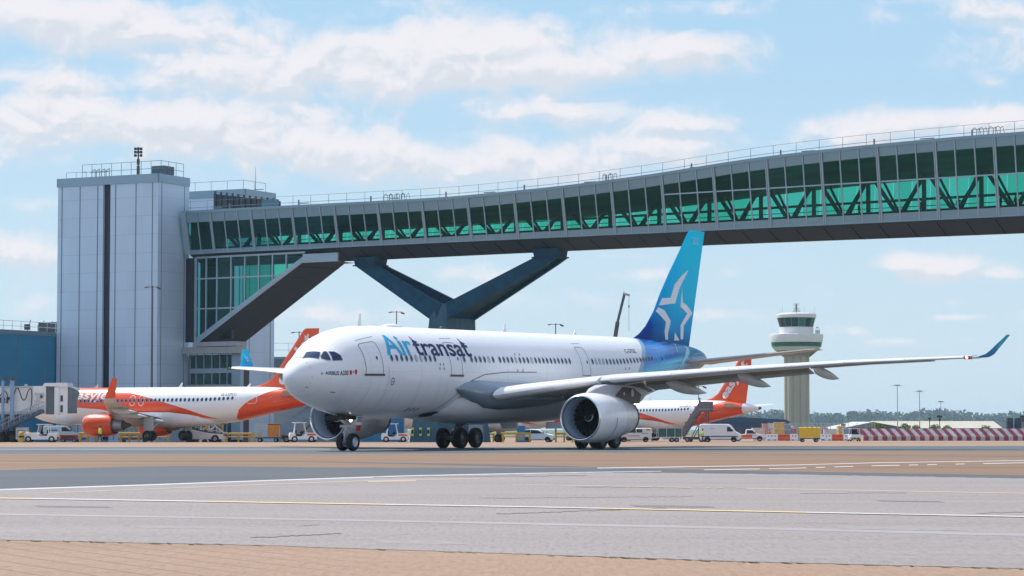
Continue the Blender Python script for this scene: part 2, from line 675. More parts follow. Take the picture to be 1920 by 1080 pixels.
def fus_strip(b, F, pts, w, off=0.012, mi=0, side=-1, closed=False, step=0.35):
    """line of width w (m) along points (x, th) on the skin"""
    pp = []
    seq = list(pts) + ([pts[0]] if closed else [])
    for (x0, t0), (x1, t1) in zip(seq[:-1], seq[1:]):
        r = F.hw(F.q((x0 + x1) / 2))
        L = math.hypot(x1 - x0, rad(t1 - t0) * r)
        n = max(1, int(L / step))
        for i in range(n):
            pp.append((x0 + (x1 - x0) * i / n, t0 + (t1 - t0) * i / n))
    pp.append(seq[-1])
    for a, c in zip(pp[:-1], pp[1:]):
        r = max(F.hw(F.q((a[0] + c[0]) / 2)), .3)
        dx, dt = c[0] - a[0], rad(c[1] - a[1]) * r
        l = math.hypot(dx, dt) or 1
        nx, nt = -dt / l * w / 2, math.degrees(dx / l * w / 2 / r)
        ex, et = dx / l * w * .3, math.degrees(dt / l * w * .3 / r)
        q = [(a[0] + nx - ex, a[1] + nt - et), (a[0] - nx - ex, a[1] - nt - et), (c[0] - nx + ex, c[1] - nt + et), (c[0] + nx + ex, c[1] + nt + et)]
        b.add([F.pt(x, t, off, side) for x, t in q], [(0, 1, 2, 3)], mi)


def fus_poly(b, F, pts, off=0.012, mi=0, side=-1):
    b.add([F.pt(x, t, off, side) for x, t in pts], [tuple(range(len(pts)))], mi)


def sliced(polys_mesh, mapper, step):
    """cut a flat bmesh in a grid so that it can be wrapped on a curved surface"""
    bm = polys_mesh
    xs = [v.co.x for v in bm.verts]
    ys = [v.co.y for v in bm.verts]
    for lo, hi, ax in ((min(xs), max(xs), 0), (min(ys), max(ys), 1)):
        k = math.ceil(lo / step) * step
        while k < hi:
            co = [0, 0, 0]
            co[ax] = k
            no = [0, 0, 0]
            no[ax] = 1
            bmesh.ops.bisect_plane(bm, geom=bm.verts[:] + bm.edges[:] + bm.faces[:], plane_co=co, plane_no=no)
            k += step
    for v in bm.verts:
        v.co = mapper(v.co.x, v.co.y)


def text_bm(txt, width=None, height=1.0, bold=0.0, shear=0.0, space=1.0):
    """flat lettering: baseline at y=0, starts at x=0; height is the capital height"""
    cu = bpy.data.curves.new('lettering', 'FONT')
    cu.body = txt
    cu.size = 1.0
    cu.offset = bold
    cu.shear = shear
    cu.space_character = space
    cu.resolution_u = 4
    ob = bpy.data.objects.new('lettering', cu)
    COL.objects.link(ob)
    dg = bpy.context.evaluated_depsgraph_get()
    me = bpy.data.meshes.new_from_object(ob.evaluated_get(dg))
    bm = bmesh.new()
    bm.from_mesh(me)
    bpy.data.objects.remove(ob, do_unlink=True)
    bpy.data.meshes.remove(me)
    bpy.data.curves.remove(cu)
    x0 = min(v.co.x for v in bm.verts)
    x1 = max(v.co.x for v in bm.verts)
    s = height / 0.69
    sx = s if width is None else width / (x1 - x0)
    for v in bm.verts:
        v.co.x = (v.co.x - x0) * sx
        v.co.y *= s
        v.co.z = 0
    return bm


def bm_obj(bm, name, m, parent, label=None):
    me = bpy.data.meshes.new(name)
    bmesh.ops.recalc_face_normals(bm, faces=bm.faces)
    bm.to_mesh(me)
    bm.free()
    me.materials.append(m)
    o = bpy.data.objects.new(name, me)
    COL.objects.link(o)
    o.parent = parent
    if label:
        o['label'] = label
    return o


def fus_text(F, txt, x, th, name, m, parent, width=None, height=1.0, bold=0.0, shear=0.0, off=0.014, space=1.0, label=None):
    bm = text_bm(txt, width, height, bold, shear, space)
    r = F.hw(F.q(x + 1))
    sliced(bm, lambda a, h: F.pt(x + a, th + math.degrees(h / r), off), 0.25)
    return bm_obj(bm, name, m, parent, label)


def foil(n=10):
    """unit aerofoil: list of (t, zup, zlow) with cosine spacing"""
    o = []
    for i in range(n + 1):
        t = (1 - cos(pi * i / n)) / 2
        y = 5 * (0.2969 * sqrt(t) - 0.126 * t - 0.3516 * t * t + 0.2843 * t ** 3 - 0.1036 * t ** 4)
        o.append((t, y))
    return o


def wing_mesh(secs, side, n=10, mi=0, t0=0.0, t1=1.0, dx=0, dz=0, grow=1.0, b=None):
    """secs: (y, xle, xte, z, thickness). Section ring runs over the top then back below."""
    b = b or MB()
    fo = foil(n)
    rings = []
    for (y, xl, xt, z, th) in secs:
        c = xt - xl
        up = []
        lo = []
        for t, yy in fo:
            if t < t0 - 1e-6 or t > t1 + 1e-6:
                continue
            cam_ = 0.02 * c * (1 - (2 * t - 1) ** 2)
            up.append((xl + t * c + dx, side * y, z + cam_ + yy * th * 0.62 * grow + dz))
            lo.append((xl + t * c + dx, side * y, z + cam_ - yy * th * 0.62 * grow * 0.8 + dz))
        rings.append(up[::-1] + lo[1:])
    b.loft(rings, mi, cap0=True, cap1=True)
    return b


def interp_secs(secs, y):
    for a, c in zip(secs[:-1], secs[1:]):
        if y <= c[0] + 1e-6:
            t = (y - a[0]) / (c[0] - a[0])
            return (y,) + tuple(a[i] + (c[i] - a[i]) * t for i in range(1, 5))
    return secs[-1]


def sub_secs(secs, y0, y1):
    ys = [y0] + [s[0] for s in secs if y0 < s[0] < y1] + [y1]
    return [interp_secs(secs, y) for y in ys]


def canoe(b, x0, x1, y, z0, z1, w, h, mi=0):
    """flap track fairing: a pointed boat from (x0, z0) to (x1, z1)"""
    rings = []
    n = 9
    for k in range(n + 1):
        t = k / n
        s = max(0.04, (math.sin(pi * min(1, t * 1.05) ** 0.75)) ** 0.6 if t < .95 else 0.12 * (1 - t) * 10 + .04)
        cx, cz = x0 + (x1 - x0) * t, z0 + (z1 - z0) * t ** 1.3
        rings.append([(cx, y + w / 2 * s * cos(2 * pi * i / 12), cz + h / 2 * s * sin(2 * pi * i / 12) - h * .15 * s) for i in range(12)])
    b.loft(rings, mi, cap0=True, cap1=True)


def wheel_mb(r, w, mi_t=0, mi_r=1, axis='y', rim=0.55, n=28):
    b = MB()
    b.lathe([(r * rim, -w * .42), (r * .86, -w * .5), (r * .97, -w * .36), (r, -w * .15), (r, w * .15), (r * .97, w * .36), (r * .86, w * .5), (r * rim, w * .42)], axis=axis, n=n, mi=mi_t)
    b.lathe([(0.001, -w * .25), (r * .25, -w * .3), (r * rim * .7, -w * .18), (r * rim, -w * .42)], axis=axis, n=n, mi=mi_r)
    b.lathe([(0.001, w * .25), (r * .25, w * .3), (r * rim * .7, w * .18), (r * rim, w * .42)], axis=axis, n=n, mi=mi_r)
    return b


# ------------------------------------------------------------------ wide-body airliner
def build_widebody():
    F = A_FUS
    root = thing('airliner', 'large white airliner with turquoise and blue tail taxiing in front of the bridge', 'airliner',
                 (-13.09, 144.11, 4.63), (0, rad(-0.67), rad(60.70)))
    # --- fuselage paint
    s = SN('airtransat_paint', 0.26, coat=0.1, spec=.35)
    x, y, z = s.x, s.y, s.z
    bx = s.m('ADD', s.m('ADD', 39.9, s.m('MULTIPLY', z, 0.68)), s.m('MULTIPLY', s.m('MULTIPLY', z, z), 0.24))
    d = s.m('SUBTRACT', x, bx)
    blue_up = s.ramp(s.step(d, 0, 9), [(0, sl((0, 120, 200))), (0.35, sl((0, 140, 220))), (0.75, sl((0, 100, 180))), (1, sl((0, 130, 180)))])
    blue_lo = s.ramp(s.step(d, 0, 12), [(0, sl((0, 190, 228))), (0.5, sl((0, 195, 228))), (1, sl((0, 110, 165)))])
    zz = s.m('SUBTRACT', z, s.m('MULTIPLY', s.m('SUBTRACT', x, 42), 0.13))
    blue = s.mix(s.step(zz, 0.35, 0.75), blue_lo, blue_up)
    blue = s.mix(s.step(z, 2.15, 2.72), blue, sl((0, 50, 130)))
    tailc = s.mix(s.step(x, 50.0, 50.6), blue, sl((0, 125, 165)))
    # thin swooshes
    wv = s.m('SINE', s.m('MULTIPLY', s.m('ADD', zz, s.m('MULTIPLY', x, 0.05)), 9.0))
    tailc = s.mix(s.m('MULTIPLY', s.step(wv, 0.93, 1.0), s.m('MULTIPLY', s.step(x, 43, 46), 0.16)), tailc, sl((170, 215, 235)))
    pale = s.mix(s.step(d, 0.0, 0.06), s.mix(0.0, WHITE, WHITE), sl((135, 170, 195)))
    base = s.mix(s.step(d, 0.62, 0.70), pale, tailc)
    # faint skin laps and dirt
    fine = s.m('MAXIMUM', s.lines(x, 1.06, 0.02), s.lines(s.m('ARCTAN2', z, s.m('ABSOLUTE', y)), 0.14, 0.003))
    laps = s.m('MAXIMUM', s.lines(x, 5.3, 0.035), s.lines(s.m('ARCTAN2', z, s.m('ABSOLUTE', y)), 0.42, 0.006))
    dirt = s.noise(0.7, 6, (0.25, 1, 1.2))
    grime = s.m('MULTIPLY', s.step(z, -1.0, -2.8), s.step(dirt, 0.35, 0.75))
    base = s.mix(s.m('MULTIPLY', laps, 0.30), base, (0.3, 0.32, 0.35))
    base = s.mix(s.m('MULTIPLY', fine, 0.10), base, (0.3, 0.32, 0.35))
    vst = s.step(s.noise(1.0, 6, (3.0, .3, .25)), .52, .75)
    base = s.mix(s.m('MULTIPLY', s.m('MULTIPLY', vst, s.step(z, 1.2, -1.5)), 0.16), base, (0.36, 0.34, 0.32))
    base = s.mix(s.m('MULTIPLY', grime, 0.34), base, (0.34, 0.32, 0.29))
    m_f = s.out(base, bump=s.m('ADD', s.noise(0.5, 2), s.m('MULTIPLY', laps, -0.3)), bstr=0.05, bdist=0.05)
    xs = [0.8 + 0.004 * k * k * 1.6 for k in range(1, 26)]
    while xs[-1] < 9:
        xs.append(xs[-1] + 0.35)
    while xs[-1] < 36:
        xs.append(xs[-1] + 1.5)
    while xs[-1] < 56.2:
        xs.append(xs[-1] + 0.6)
    xs += [56.7, 56.95]
    xs.sort()
    fus_mesh(F, [0.801] + xs, 80).build('fuselage', m_f, root, 40)

    # belly fairing (wing box)
    b = MB()
    rings = []
    for t, hw, zb, zt in [(14.4, 1.2, -2.70, -2.2), (15.6, 2.30, -2.93, -1.65), (17.2, 2.94, -3.08, -1.15), (19.5, 3.12, -3.2, -.85), (24, 3.2, -3.26, -.8), (29, 3.18, -3.2, -.9), (32.5, 2.95, -3.06, -1.2), (35.0, 2.2, -2.9, -1.8), (36.8, 1.1, -2.72, -2.2)]:
        ring = []
        for i in range(29):
            a = pi * i / 28
            e = 0.62
            ring.append((t, -hw * (abs(cos(a)) ** e) * (1 if cos(a) >= 0 else -1), zt + (zb - zt) * sin(a) ** 0.8))
        rings.append(ring)
    b.loft(rings, close=False)
    b.build('belly_fairing', mat('belly_paint', (0.62, 0.64, 0.66), 0.35, noise=0.14, nscale=0.7, streak=(0.3, 1, 1)), root, 50)
    b = MB()
    fus_strip(b, F, [(12.6, -78), (13.4, -60), (14.4, -46), (15.4, -25), (16.6, -10), (18.2, -2), (21, 1.5), (25, 2)], 0.05, 0.02)
    b.build('fairing_edge', M_line, root)
    b = MB()
    fus_poly(b, F, [(12.9, -66), (13.6, -60), (14.4, -58), (15.3, -60), (15.0, -70), (13.5, -74)], 0.04)
    b.build('belly_emblem', M_navy, root)

    # --- cockpit glazing
    W = {'a': [(2.62, 111), (2.41, 94), (1.62, 84), (1.80, 113)], 'b': [(2.36, 92.0), (2.61, 66.3), (2.10, 52.2), (1.60, 81.5)],
         'c': [(2.77, 63.1), (2.88, 58.9), (2.62, 37.1), (2.43, 40.5), (2.24, 50.2), (2.36, 56.1)], 'd': [(2.95, 56.3), (3.18, 49.9), (3.32, 38.0), (3.28, 27.9), (2.73, 34.8)]}
    for k, pl in W.items():
        b = MB()
        cx = sum(p[0] for p in pl) / len(pl)
        ct = sum(p[1] for p in pl) / len(pl)
        seg = []
        for (a, c) in zip(pl, pl[1:] + pl[:1]):
            for i in range(5):
                seg.append((a[0] + (c[0] - a[0]) * i / 5, a[1] + (c[1] - a[1]) * i / 5))
        for j in range(5):
            f0, f1 = j / 5, (j + 1) / 5
            for i in range(len(seg)):
                p, q = seg[i], seg[(i + 1) % len(seg)]
                quad = [(cx + (p[0] - cx) * f0, ct + (p[1] - ct) * f0), (cx + (q[0] - cx) * f0, ct + (q[1] - ct) * f0), (cx + (q[0] - cx) * f1, ct + (q[1] - ct) * f1), (cx + (p[0] - cx) * f1, ct + (p[1] - ct) * f1)]
                fus_poly(b, F, quad if j else [quad[0], quad[2], quad[3]], 0.02)
        o = b.build('cockpit_window', mat('painted_glare_glass', (0.62, 0.66, 0.68), 0.12) if k == 'a' else M_cock, root, 50)  # the pale pane has its glare painted into the glass colour
        e = MB()
        fus_strip(e, F, pl, 0.035, 0.024, closed=True, step=0.2)
        e.build('window_seal', M_line if k != 'a' else M_softline, o)

    # --- cabin windows
    rnd = random.Random(3)
    wxs = [(7.35 + .549 * i) for i in range(10)] + [15.84] + [16.76 + .55 * i for i in range(6)] + [20.38 + .53 * i for i in range(19)] + [33.27 + .54 * i for i in range(19)]
    for wx in wxs:
        th = lerp_tab([(7, 16.8), (15, 17.5), (30, 18.4), (43, 20.0)], wx)
        b = MB()
        ring = lambda rx, rz: [(wx + rx * cos(2 * pi * i / 14), th + math.degrees(rz / 2.82 * sin(2 * pi * i / 14))) for i in range(14)]
        fus_poly(b, F, ring(.165, .245), .012, 1)
        fus_poly(b, F, ring(.115, .185), .018, 0)
        b.build('cabin_window', [M_shade if rnd.random() < 0.22 else M_pane, M_grey], root)

    # --- doors
    for (x0, x1, tb, tt, w) in [(4.80, 6.36, -3.8, 41.5, 1), (14.08, 15.45, -3.1, 41.5, 1), (31.55, 32.75, -1.5, 41.5, 0), (44.0, 45.3, -0.5, 40, 2)]:
        b = MB()
        r_ = .22
        fus_strip(b, F, [(x0, tb), (x0, tt - 2.5), (x0 + .18, tt), (x1 - .18, tt), (x1, tt - 2.5), (x1, tb)], 0.045 if w < 2 else .05, closed=True, mi=0)
        fus_strip(b, F, [(x0 + .1, tt + 7), (x1 + .2, tt + 8.5)], 0.03, mi=0)
        if w == 1:
            fus_strip(b, F, [(x0 - .1, tb - .8), (x1 + .1, tb - .8)], 0.13, 0.03, mi=1)
        o = b.build('cabin_door', [mat('pale_line', sl((150, 200, 230)), 0.5) if w == 2 else M_line, M_dgrey], root)
        c = MB()
        wx = (x0 + x1) / 2 + .3
        fus_poly(c, F, [(wx + .085 * cos(2 * pi * i / 10), 17.5 + math.degrees(.12 / 2.8 * sin(2 * pi * i / 10))) for i in range(10)], .02)
        c.build('door_window', M_pane, o)
    # small service marks
    b = MB()
    for (cx, ct) in [(7.38, -12.6)]:
        fus_strip(b, F, [(cx + .17 * cos(2 * pi * i / 14), ct + math.degrees(.22 / 2.82 * sin(2 * pi * i / 14))) for i in range(14)], .05, closed=True)
        fus_strip(b, F, [(cx - .04, ct), (cx + .07, ct)], .06)
    for (px_, t_) in [(12.7, 4.5), (13.2, 4.5), (12.8, 9.8), (13.2, 9.8), (22.5, 4.0), (23.2, 4.0), (22.6, 26), (23.2, 26), (38.1, 8), (38.7, 8)]:
        fus_poly(b, F, [(px_ - .05, t_ - 1.6), (px_ + .05, t_ - 1.6), (px_ + .05, t_ + 1.6), (px_ - .05, t_ + 1.6)])
    for i in range(3):
        xx = 10.55 + i * .55
        fus_strip(b, F, [(xx, -57), (xx + .28, -51)], .13)
    fus_strip(b, F, [(2.6, -37), (2.9, -36)], .06)
    fus_strip(b, F, [(1.3, -51), (1.36, -46)], .05)
    b.build('service_marks', M_line, root)
    b = MB()
    fus_strip(b, F, [(1.42, 88), (1.43, 57), (1.40, 31), (1.36, -2), (1.36, -31), (1.40, -66), (1.42, -88)], .03)
    fus_strip(b, F, [(6.95, 5), (6.95, -20), (7.0, -45), (7.0, -70)], .03)
    b.build('radome_seam', M_softline, root)
    for xx, hgt in ((7.7, .75), (25.5, .6), (35.5, .35)):
        b = MB()
        b.add([(xx, -.03, 2.8), (xx + .45, -.03, 2.8), (xx + .42, -.02, 2.8 + hgt), (xx + .28, -.02, 2.8 + hgt), (xx, .03, 2.8), (xx + .45, .03, 2.8), (xx + .42, .02, 2.8 + hgt), (xx + .28, .02, 2.8 + hgt)],
              [(0, 1, 2, 3), (4, 5, 6, 7), (0, 3, 7, 4), (1, 2, 6, 5), (3, 2, 6, 7)])
        b.build('antenna_blade', M_white, root)
    b = MB()
    b.ball((11.6, 0, 2.78), 1.0, sq=(1.1, .45, .22))
    b.build('satcom_radome', M_white, root, 60)
    b = MB()
    b.ball((17.6, 0, 2.86), .13, n=6)
    b.build('beacon', M_dgrey, root)

    # --- lettering
    fus_text(F, 'Air', 7.0, 21.4, 'air_lettering', M_cyan, root, width=3.2, height=1.44, bold=0.02)
    fus_text(F, 'transat', 10.32, 21.6, 'transat_lettering', M_navy, root, width=6.65, height=1.2, bold=0.018)
    for xx in (10.62, 16.38):
        b = MB()
        fus_poly(b, F, [(xx - .06, 43), (xx + .08, 51.5), (xx + .20, 43.5), (xx + .5, 40.5), (xx + .2, 37.5), (xx - .1, 37)], .016)
        b.build('star_tip', M_navy, root)
    bm = text_bm('AIRBUS A330', 1.46, .32, .024, .15)
    sliced(bm, lambda a, h: F.pt(1.99 + a, 5.2 - 4.45 * a + math.degrees(h / 2.6) * 1.15, .014), .25)
    bm_obj(bm, 'type_lettering', M_dgrey, root)
    b = MB()
    fus_strip(b, F, [(1.88, 10.2), (1.80, 9.9), (1.80, 8.2), (1.88, 7.6), (1.86, 6), (1.78, 5.5)], .05, step=.1)
    b.build('small_swirl', M_grey, root)
    b = MB()
    fus_poly(b, F, [(3.54, -1.6), (3.70, -2.0), (3.70, 5.2), (3.54, 5.6)], .016)
    fus_poly(b, F, [(3.92, -2.7), (4.08, -3.1), (4.08, 3.7), (3.92, 4.2)], .016)
    leaf = [(0, 1), (.2, .45), (.65, .5), (.45, .1), (.7, -.2), (.15, -.3), (.05, -.8), (-.05, -.8), (-.15, -.3), (-.7, -.2), (-.45, .1), (-.65, .5), (-.2, .45)]
    fus_poly(b, F, [(3.81 + .085 * p, 1.2 + 2.4 * q) for p, q in leaf], .018)
    b.build('flag_emblem', M_red, root)
    fus_text(F, 'C-GTSZ', 39.0, 32.5, 'registration', M_dgrey, root, width=1.75, height=.34, bold=0.01)

    # --- wings
    secs = [(2.2, 17.0, 29.4, -1.62, 1.75), (3.4, 17.7, 29.5, -1.45, 1.6), (6.2, 19.6, 29.4, -.98, 1.25), (9.4, 21.75, 29.5, -.52, .98), (16, 26.0, 32.0, .06, .68), (22.5, 30.2, 34.5, .53, .48), (29.0, 35.0, 37.6, .85, .30)]
    sw = SN('wing_paint', 0.3, coat=0.2)
    wb = sw.mix(sw.m('MULTIPLY', sw.step(sw.noise(0.8, 5, (1, .3, 1)), 0.4, 0.8), 0.25), (0.60, 0.62, 0.64), (0.45, 0.46, 0.47))
    wb = sw.mix(sw.m('MULTIPLY', sw.lines(s.y if False else sw.y, 2.6, 0.03), 0.4), wb, (0.25, 0.26, 0.28))
    m_w = sw.out(wb)
    m_slat = mat('slat_metal', (0.80, 0.81, 0.82), 0.32, 0.08, noise=0.05, nscale=1)
    for side in (-1, 1):
        wing = wing_mesh(secs, side, 12).build('wing', m_w, root, 40)
        for (y0, y1) in [(3.7, 9.15), (9.75, 13.0), (13.05, 16.1), (16.15, 19.2), (19.25, 22.3), (22.35, 25.5), (25.55, 28.6)]:
            ss = sub_secs(secs, y0, y1)
            inb = y0 < 9
            wing_mesh(ss, side, 16, t0=0, t1=0.12, dx=-.22 if inb else -.10, dz=-.03 if inb else -.008, grow=1.25).build('slat', m_slat, wing, 45)
        # trailing flaps, slightly lowered
        for (y0, y1) in [(3.4, 9.0), (9.2, 19.0)]:
            ss = sub_secs(secs, y0, y1)
            b = MB()
            r = []
            for (yy, xl, xt, zz_, th) in ss:
                c = xt - xl
                a0 = (xt - .16 * c, side * yy, zz_ - .02)
                r.append([a0, (xt + .02 * c, side * yy, zz_ - .13 * c * .5), (xt + .04 * c, side * yy, zz_ - .13 * c * .58), (xt - .14 * c, side * yy, zz_ - .28)])
            b.loft(r, cap0=True, cap1=True)
            b.build('flap', mat('flap_paint', (0.42, 0.36, 0.28), 0.45, noise=0.1, nscale=1), wing)
        ss = sub_secs(secs, 19.2, 26.2)
        b = MB()
        r = []
        for (yy, xl, xt, zz_, th) in ss:
            c = xt - xl
            r.append([(xt - .2 * c, side * yy, zz_ + .03), (xt + .01, side * yy, zz_ - .02), (xt, side * yy, zz_ - .08), (xt - .2 * c, side * yy, zz_ - .1)])
        b.loft(r, cap0=True, cap1=True)
        b.build('aileron', M_lgrey, wing)
        for (yy, L) in [(5.9, 5.2), (11.9, 6.2), (16.2, 5.4), (20.6, 4.4)]:
            se = interp_secs(secs, yy)
            b = MB()
            x1 = {5.9: 31.9, 11.9: 31.9, 16.2: 32.6, 20.6: 33.6}[yy]
            zt = se[3] - se[4] * .38
            canoe(b, x1 - L, x1, side * yy, zt - .02, se[3] - {5.9: .62, 11.9: 1.02, 16.2: 1.0, 20.6: .85}[yy], .62 - .012 * yy, .95 - .015 * yy)
            b.build('flap_track_fairing', mat('fairing_paint', (0.60, 0.58, 0.54), 0.35, noise=0.1, nscale=1), wing, 50)
        # winglet
        b = MB()
        st = [(29.0, 35.0, 37.6, .85, .30), (29.2, 36.0, 38.2, .90, .25), (29.4, 36.9, 38.6, 1.08, .2), (29.6, 37.3, 38.7, 1.35, .16), (30.3, 38.5, 39.2, 2.35, .10)]
        fo = foil(8)
        rings = []
        for (yy, xl, xt, zz_, th) in st:
            c = xt - xl
            k = 0 if yy <= 29 else .5 if yy < 29.3 else .9
            up = [(xl + t * c, side * (yy - k * f * th * .6), zz_ + (1 - k) * f * th * .6) for t, f in fo]
            lo = [(xl + t * c, side * (yy + k * f * th * .6), zz_ - (1 - k) * f * th * .6) for t, f in fo]
            rings.append(up[::-1] + lo[1:])
        b.loft(rings[:2], 1, cap0=False)
        b.loft(rings[1:], 0, cap1=True)
        sm = MATS.get('winglet_paint')
        if not sm:
            q = SN('winglet_paint', .4, coat=0, spec=.1)
            sm = q.out(q.mix(q.step(q.z, .9, 1.9), sl((0, 120, 190)), sl((0, 188, 220))))
        wl = b.build('winglet', [sm, M_white], root, 45)
        b = MB()
        cx, cz = 38.15, 1.6
        star = [(-.1, .75), (.05, .2), (.45, .25), (.2, -.05), (.5, -.6), (.05, -.25), (-.35, -.5), (-.2, -.05), (-.6, .2), (-.2, .2)]
        for sgn in (1, -1):
            dd = .13 * sgn
            yb = lambda z_: 29.6 + (z_ - 1.35) * .7
            pts = [(cx + p * .5, side * (yb(cz + q_ * .45) + dd), cz + q_ * .45) for p, q_ in star]
            ins = [(cx + p * .33, side * (yb(cz + q_ * .29) + dd), cz + q_ * .29) for p, q_ in star]
            n = len(star)
            b.add(pts + ins, [(i, (i + 1) % n, n + (i + 1) % n, n + i) for i in range(n)])
        b.build('star_emblem', M_white, wl)
        b = MB()
        b.box((35.05, side * 28.85, .82), (.5, .4, .2), 0)
        nav = b.build('navigation_light', mat('nav_housing', (.05, .04, .04), .2), root)
        b = MB()
        b.ball((34.78, side * 28.85, .82), .09, n=6)
        b.build('lens', mat('lens_red' if side < 0 else 'lens_green', (1, .22, .08) if side < 0 else (.05, .3, .12), .2, emit=4 if side < 0 else 0), nav)
        # engine
        ex, ey, ez = 18.6, side * 9.37, -2.86
        b = MB()
        b.lathe([(1.43, .12), (1.50, .35), (1.555, .9), (1.575, 1.6), (1.56, 2.5), (1.48, 3.5), (1.36, 4.4), (1.20, 5.3), (1.06, 6.0), (1.02, 6.25), (.98, 6.25), (.97, 5.3)], (ex, ey, ez), 'x', 56)
        q = MATS.get('nacelle_paint')
        if not q:
            sn = SN('nacelle_paint', .26, coat=.3)
            cc = sn.mix(sn.step(sn.x, 22.35, 22.4), (.88, .88, .88), (.78, .76, .75))
            ln = sn.m('MAXIMUM', sn.m('MULTIPLY', sn.lines(sn.m('SUBTRACT', sn.x, 18.6), 3.78, .03), 1), sn.lines(sn.m('SUBTRACT', sn.x, 18.6), 1.9, .02))
            cc = sn.mix(sn.m('MULTIPLY', ln, .35), cc, (.25, .25, .27))
            cc = sn.mix(sn.m('MULTIPLY', sn.step(sn.noise(1.1, 5, (.4, 1, 1)), .45, .8), .2), cc, (.5, .47, .44))
            q = sn.out(cc)
        eng = b.build('engine', q, root, 50)
        b = MB()
        b.lathe([(1.43, .12), (1.405, .03), (1.37, 0), (1.335, .02), (1.30, .10), (1.26, .28)], (ex, ey, ez), 'x', 56)
        b.build('intake_lip', M_lip, eng, 60)
        b = MB()
        b.lathe([(1.26, .28), (1.235, .7), (1.24, 1.25), (1.25, 1.75)], (ex, ey, ez), 'x', 56)
        b.build('intake_duct', mat('duct_paint', (.34, .44, .56), .35, noise=.06, nscale=2), eng, 60)
        b = MB()
        b.lathe([(1.25, 1.75), (.001, 1.76)], (ex, ey, ez), 'x', 40, 0)
        for i in range(26):
            a = 2 * pi * i / 26
            a2 = a + .17
            b.add([(ex + 1.42, ey + .36 * cos(a), ez + .36 * sin(a)), (ex + 1.45, ey + 1.23 * cos(a + .1), ez + 1.23 * sin(a + .1)),
                   (ex + 1.70, ey + 1.23 * cos(a2 + .1), ez + 1.23 * sin(a2 + .1)), (ex + 1.62, ey + .36 * cos(a2), ez + .36 * sin(a2))], [(0, 1, 2, 3)], 1)
        b.build('fan', [M_dark, mat('fan_blade', (.008, .009, .012), .5, .2)], eng)
        b = MB()
        b.lathe([(.001, .78), (.10, .86), (.20, 1.02), (.31, 1.25), (.38, 1.5)], (ex, ey, ez), 'x', 24, 0)
        pr = []
        for i in range(15):
            a = 1.2 - i * .36
            rr = .045 + .018 * i
            pr.append((rr, a))
        xof = lambda r_: lerp_tab([(0, .78), (.10, .86), (.20, 1.02), (.31, 1.25), (.38, 1.5)], r_) - .015
        for (r0, a0), (r1, a1) in zip(pr[:-1], pr[1:]):
            b.add([(ex + xof(r0), ey + r0 * cos(a0), ez + r0 * sin(a0)), (ex + xof(r0 + .035), ey + (r0 + .035) * cos(a0), ez + (r0 + .035) * sin(a0)),
                   (ex + xof(r1 + .035), ey + (r1 + .035) * cos(a1), ez + (r1 + .035) * sin(a1)), (ex + xof(r1), ey + r1 * cos(a1), ez + r1 * sin(a1))], [(0, 1, 2, 3)], 1)
        b.build('spinner', [M_dark, M_white], eng, 50)
        b = MB()
        b.lathe([(.97, 5.3), (.5, 5.35), (.42, 6.0), (.12, 6.8), (.001, 6.9)], (ex, ey, ez), 'x', 24)
        b.build('exhaust_cone', M_dgrey, eng, 50)
        b = MB()
        b.lathe([(1.075, 5.98), (1.06, 6.1), (1.035, 6.27), (.99, 6.28)], (ex, ey, ez), 'x', 48)
        b.build('exhaust_ring', M_dgrey, eng, 60)
        b = MB()
        for a_, x_, L_ in ((radians_(-28), 2.0, .0), ):
            pass
        for k in range(9):
            a0 = rad(180 - 8 - k * 8) if side < 0 else rad(8 + k * 8)
            xx = ex + 2.05 - .0009 * (k - 1) ** 3
            rr = 1.60
            a1 = a0 + rad(8.5) * (1 if side < 0 else -1)
            b.add([(xx, ey + rr * cos(a0), ez - rr * sin(abs(a0))), (xx + .05, ey + rr * cos(a0), ez - rr * sin(abs(a0))), (xx + .05, ey + rr * cos(a1), ez - rr * sin(abs(a1))), (xx, ey + rr * cos(a1), ez - rr * sin(abs(a1)))], [(0, 1, 2, 3)])
        b.build('cowl_seam', M_line, eng)
        # pylon
        b = MB()
        rings = []
        for (px_, zb, zt, w) in [(ex + .9, 1.50, 1.56, .06), (ex + 1.7, 1.45, 1.86, .26), (ex + 2.6, 1.3, 2.06, .34), (ex + 3.8, 1.1, 2.12, .36), (ex + 6, .7, 2.08, .36), (ex + 8.2, 1.0, 1.9, .22), (ex + 9.4, 1.55, 1.75, .06)]:
            rings.append([(px_, ey - w, ez + zb), (px_, ey + w, ez + zb), (px_, ey + w, ez + zt - .05), (px_, ey + w * .6, ez + zt), (px_, ey - w * .6, ez + zt), (px_, ey - w, ez + zt - .05)])
        b.loft(rings, cap0=True, cap1=True)
        pyl = b.build('pylon', mat('pylon_paint', (.50, .52, .55), .35, noise=.08, nscale=1), root, 40)
        b = MB()
        yy = ey + side * .375
        b.add([(ex + 3.9, yy, ez + 1.22), (ex + 5.2, yy, ez + .85), (ex + 7.6, yy, ez + .85), (ex + 7.9, yy, ez + 1.45), (ex + 6.8, yy, ez + 1.85), (ex + 5.2, yy, ez + 1.95)], [(0, 1, 2, 3, 4, 5)])
        b.build('pylon_panel', mat('heat_panel', (.055, .035, .035), .4), pyl)
        for (cx, cz, rx, rz) in ((ex + 5.4, 1.5, .12, .12), (ex + 6.6, 1.55, .22, .26)):
            b = MB()
            b.add([(cx + rx * cos(2 * pi * i / 12), yy + side * .01, ez + cz + rz * sin(2 * pi * i / 12)) for i in range(12)], [tuple(range(12))])
            b.build('access_cover', M_lgrey, pyl)

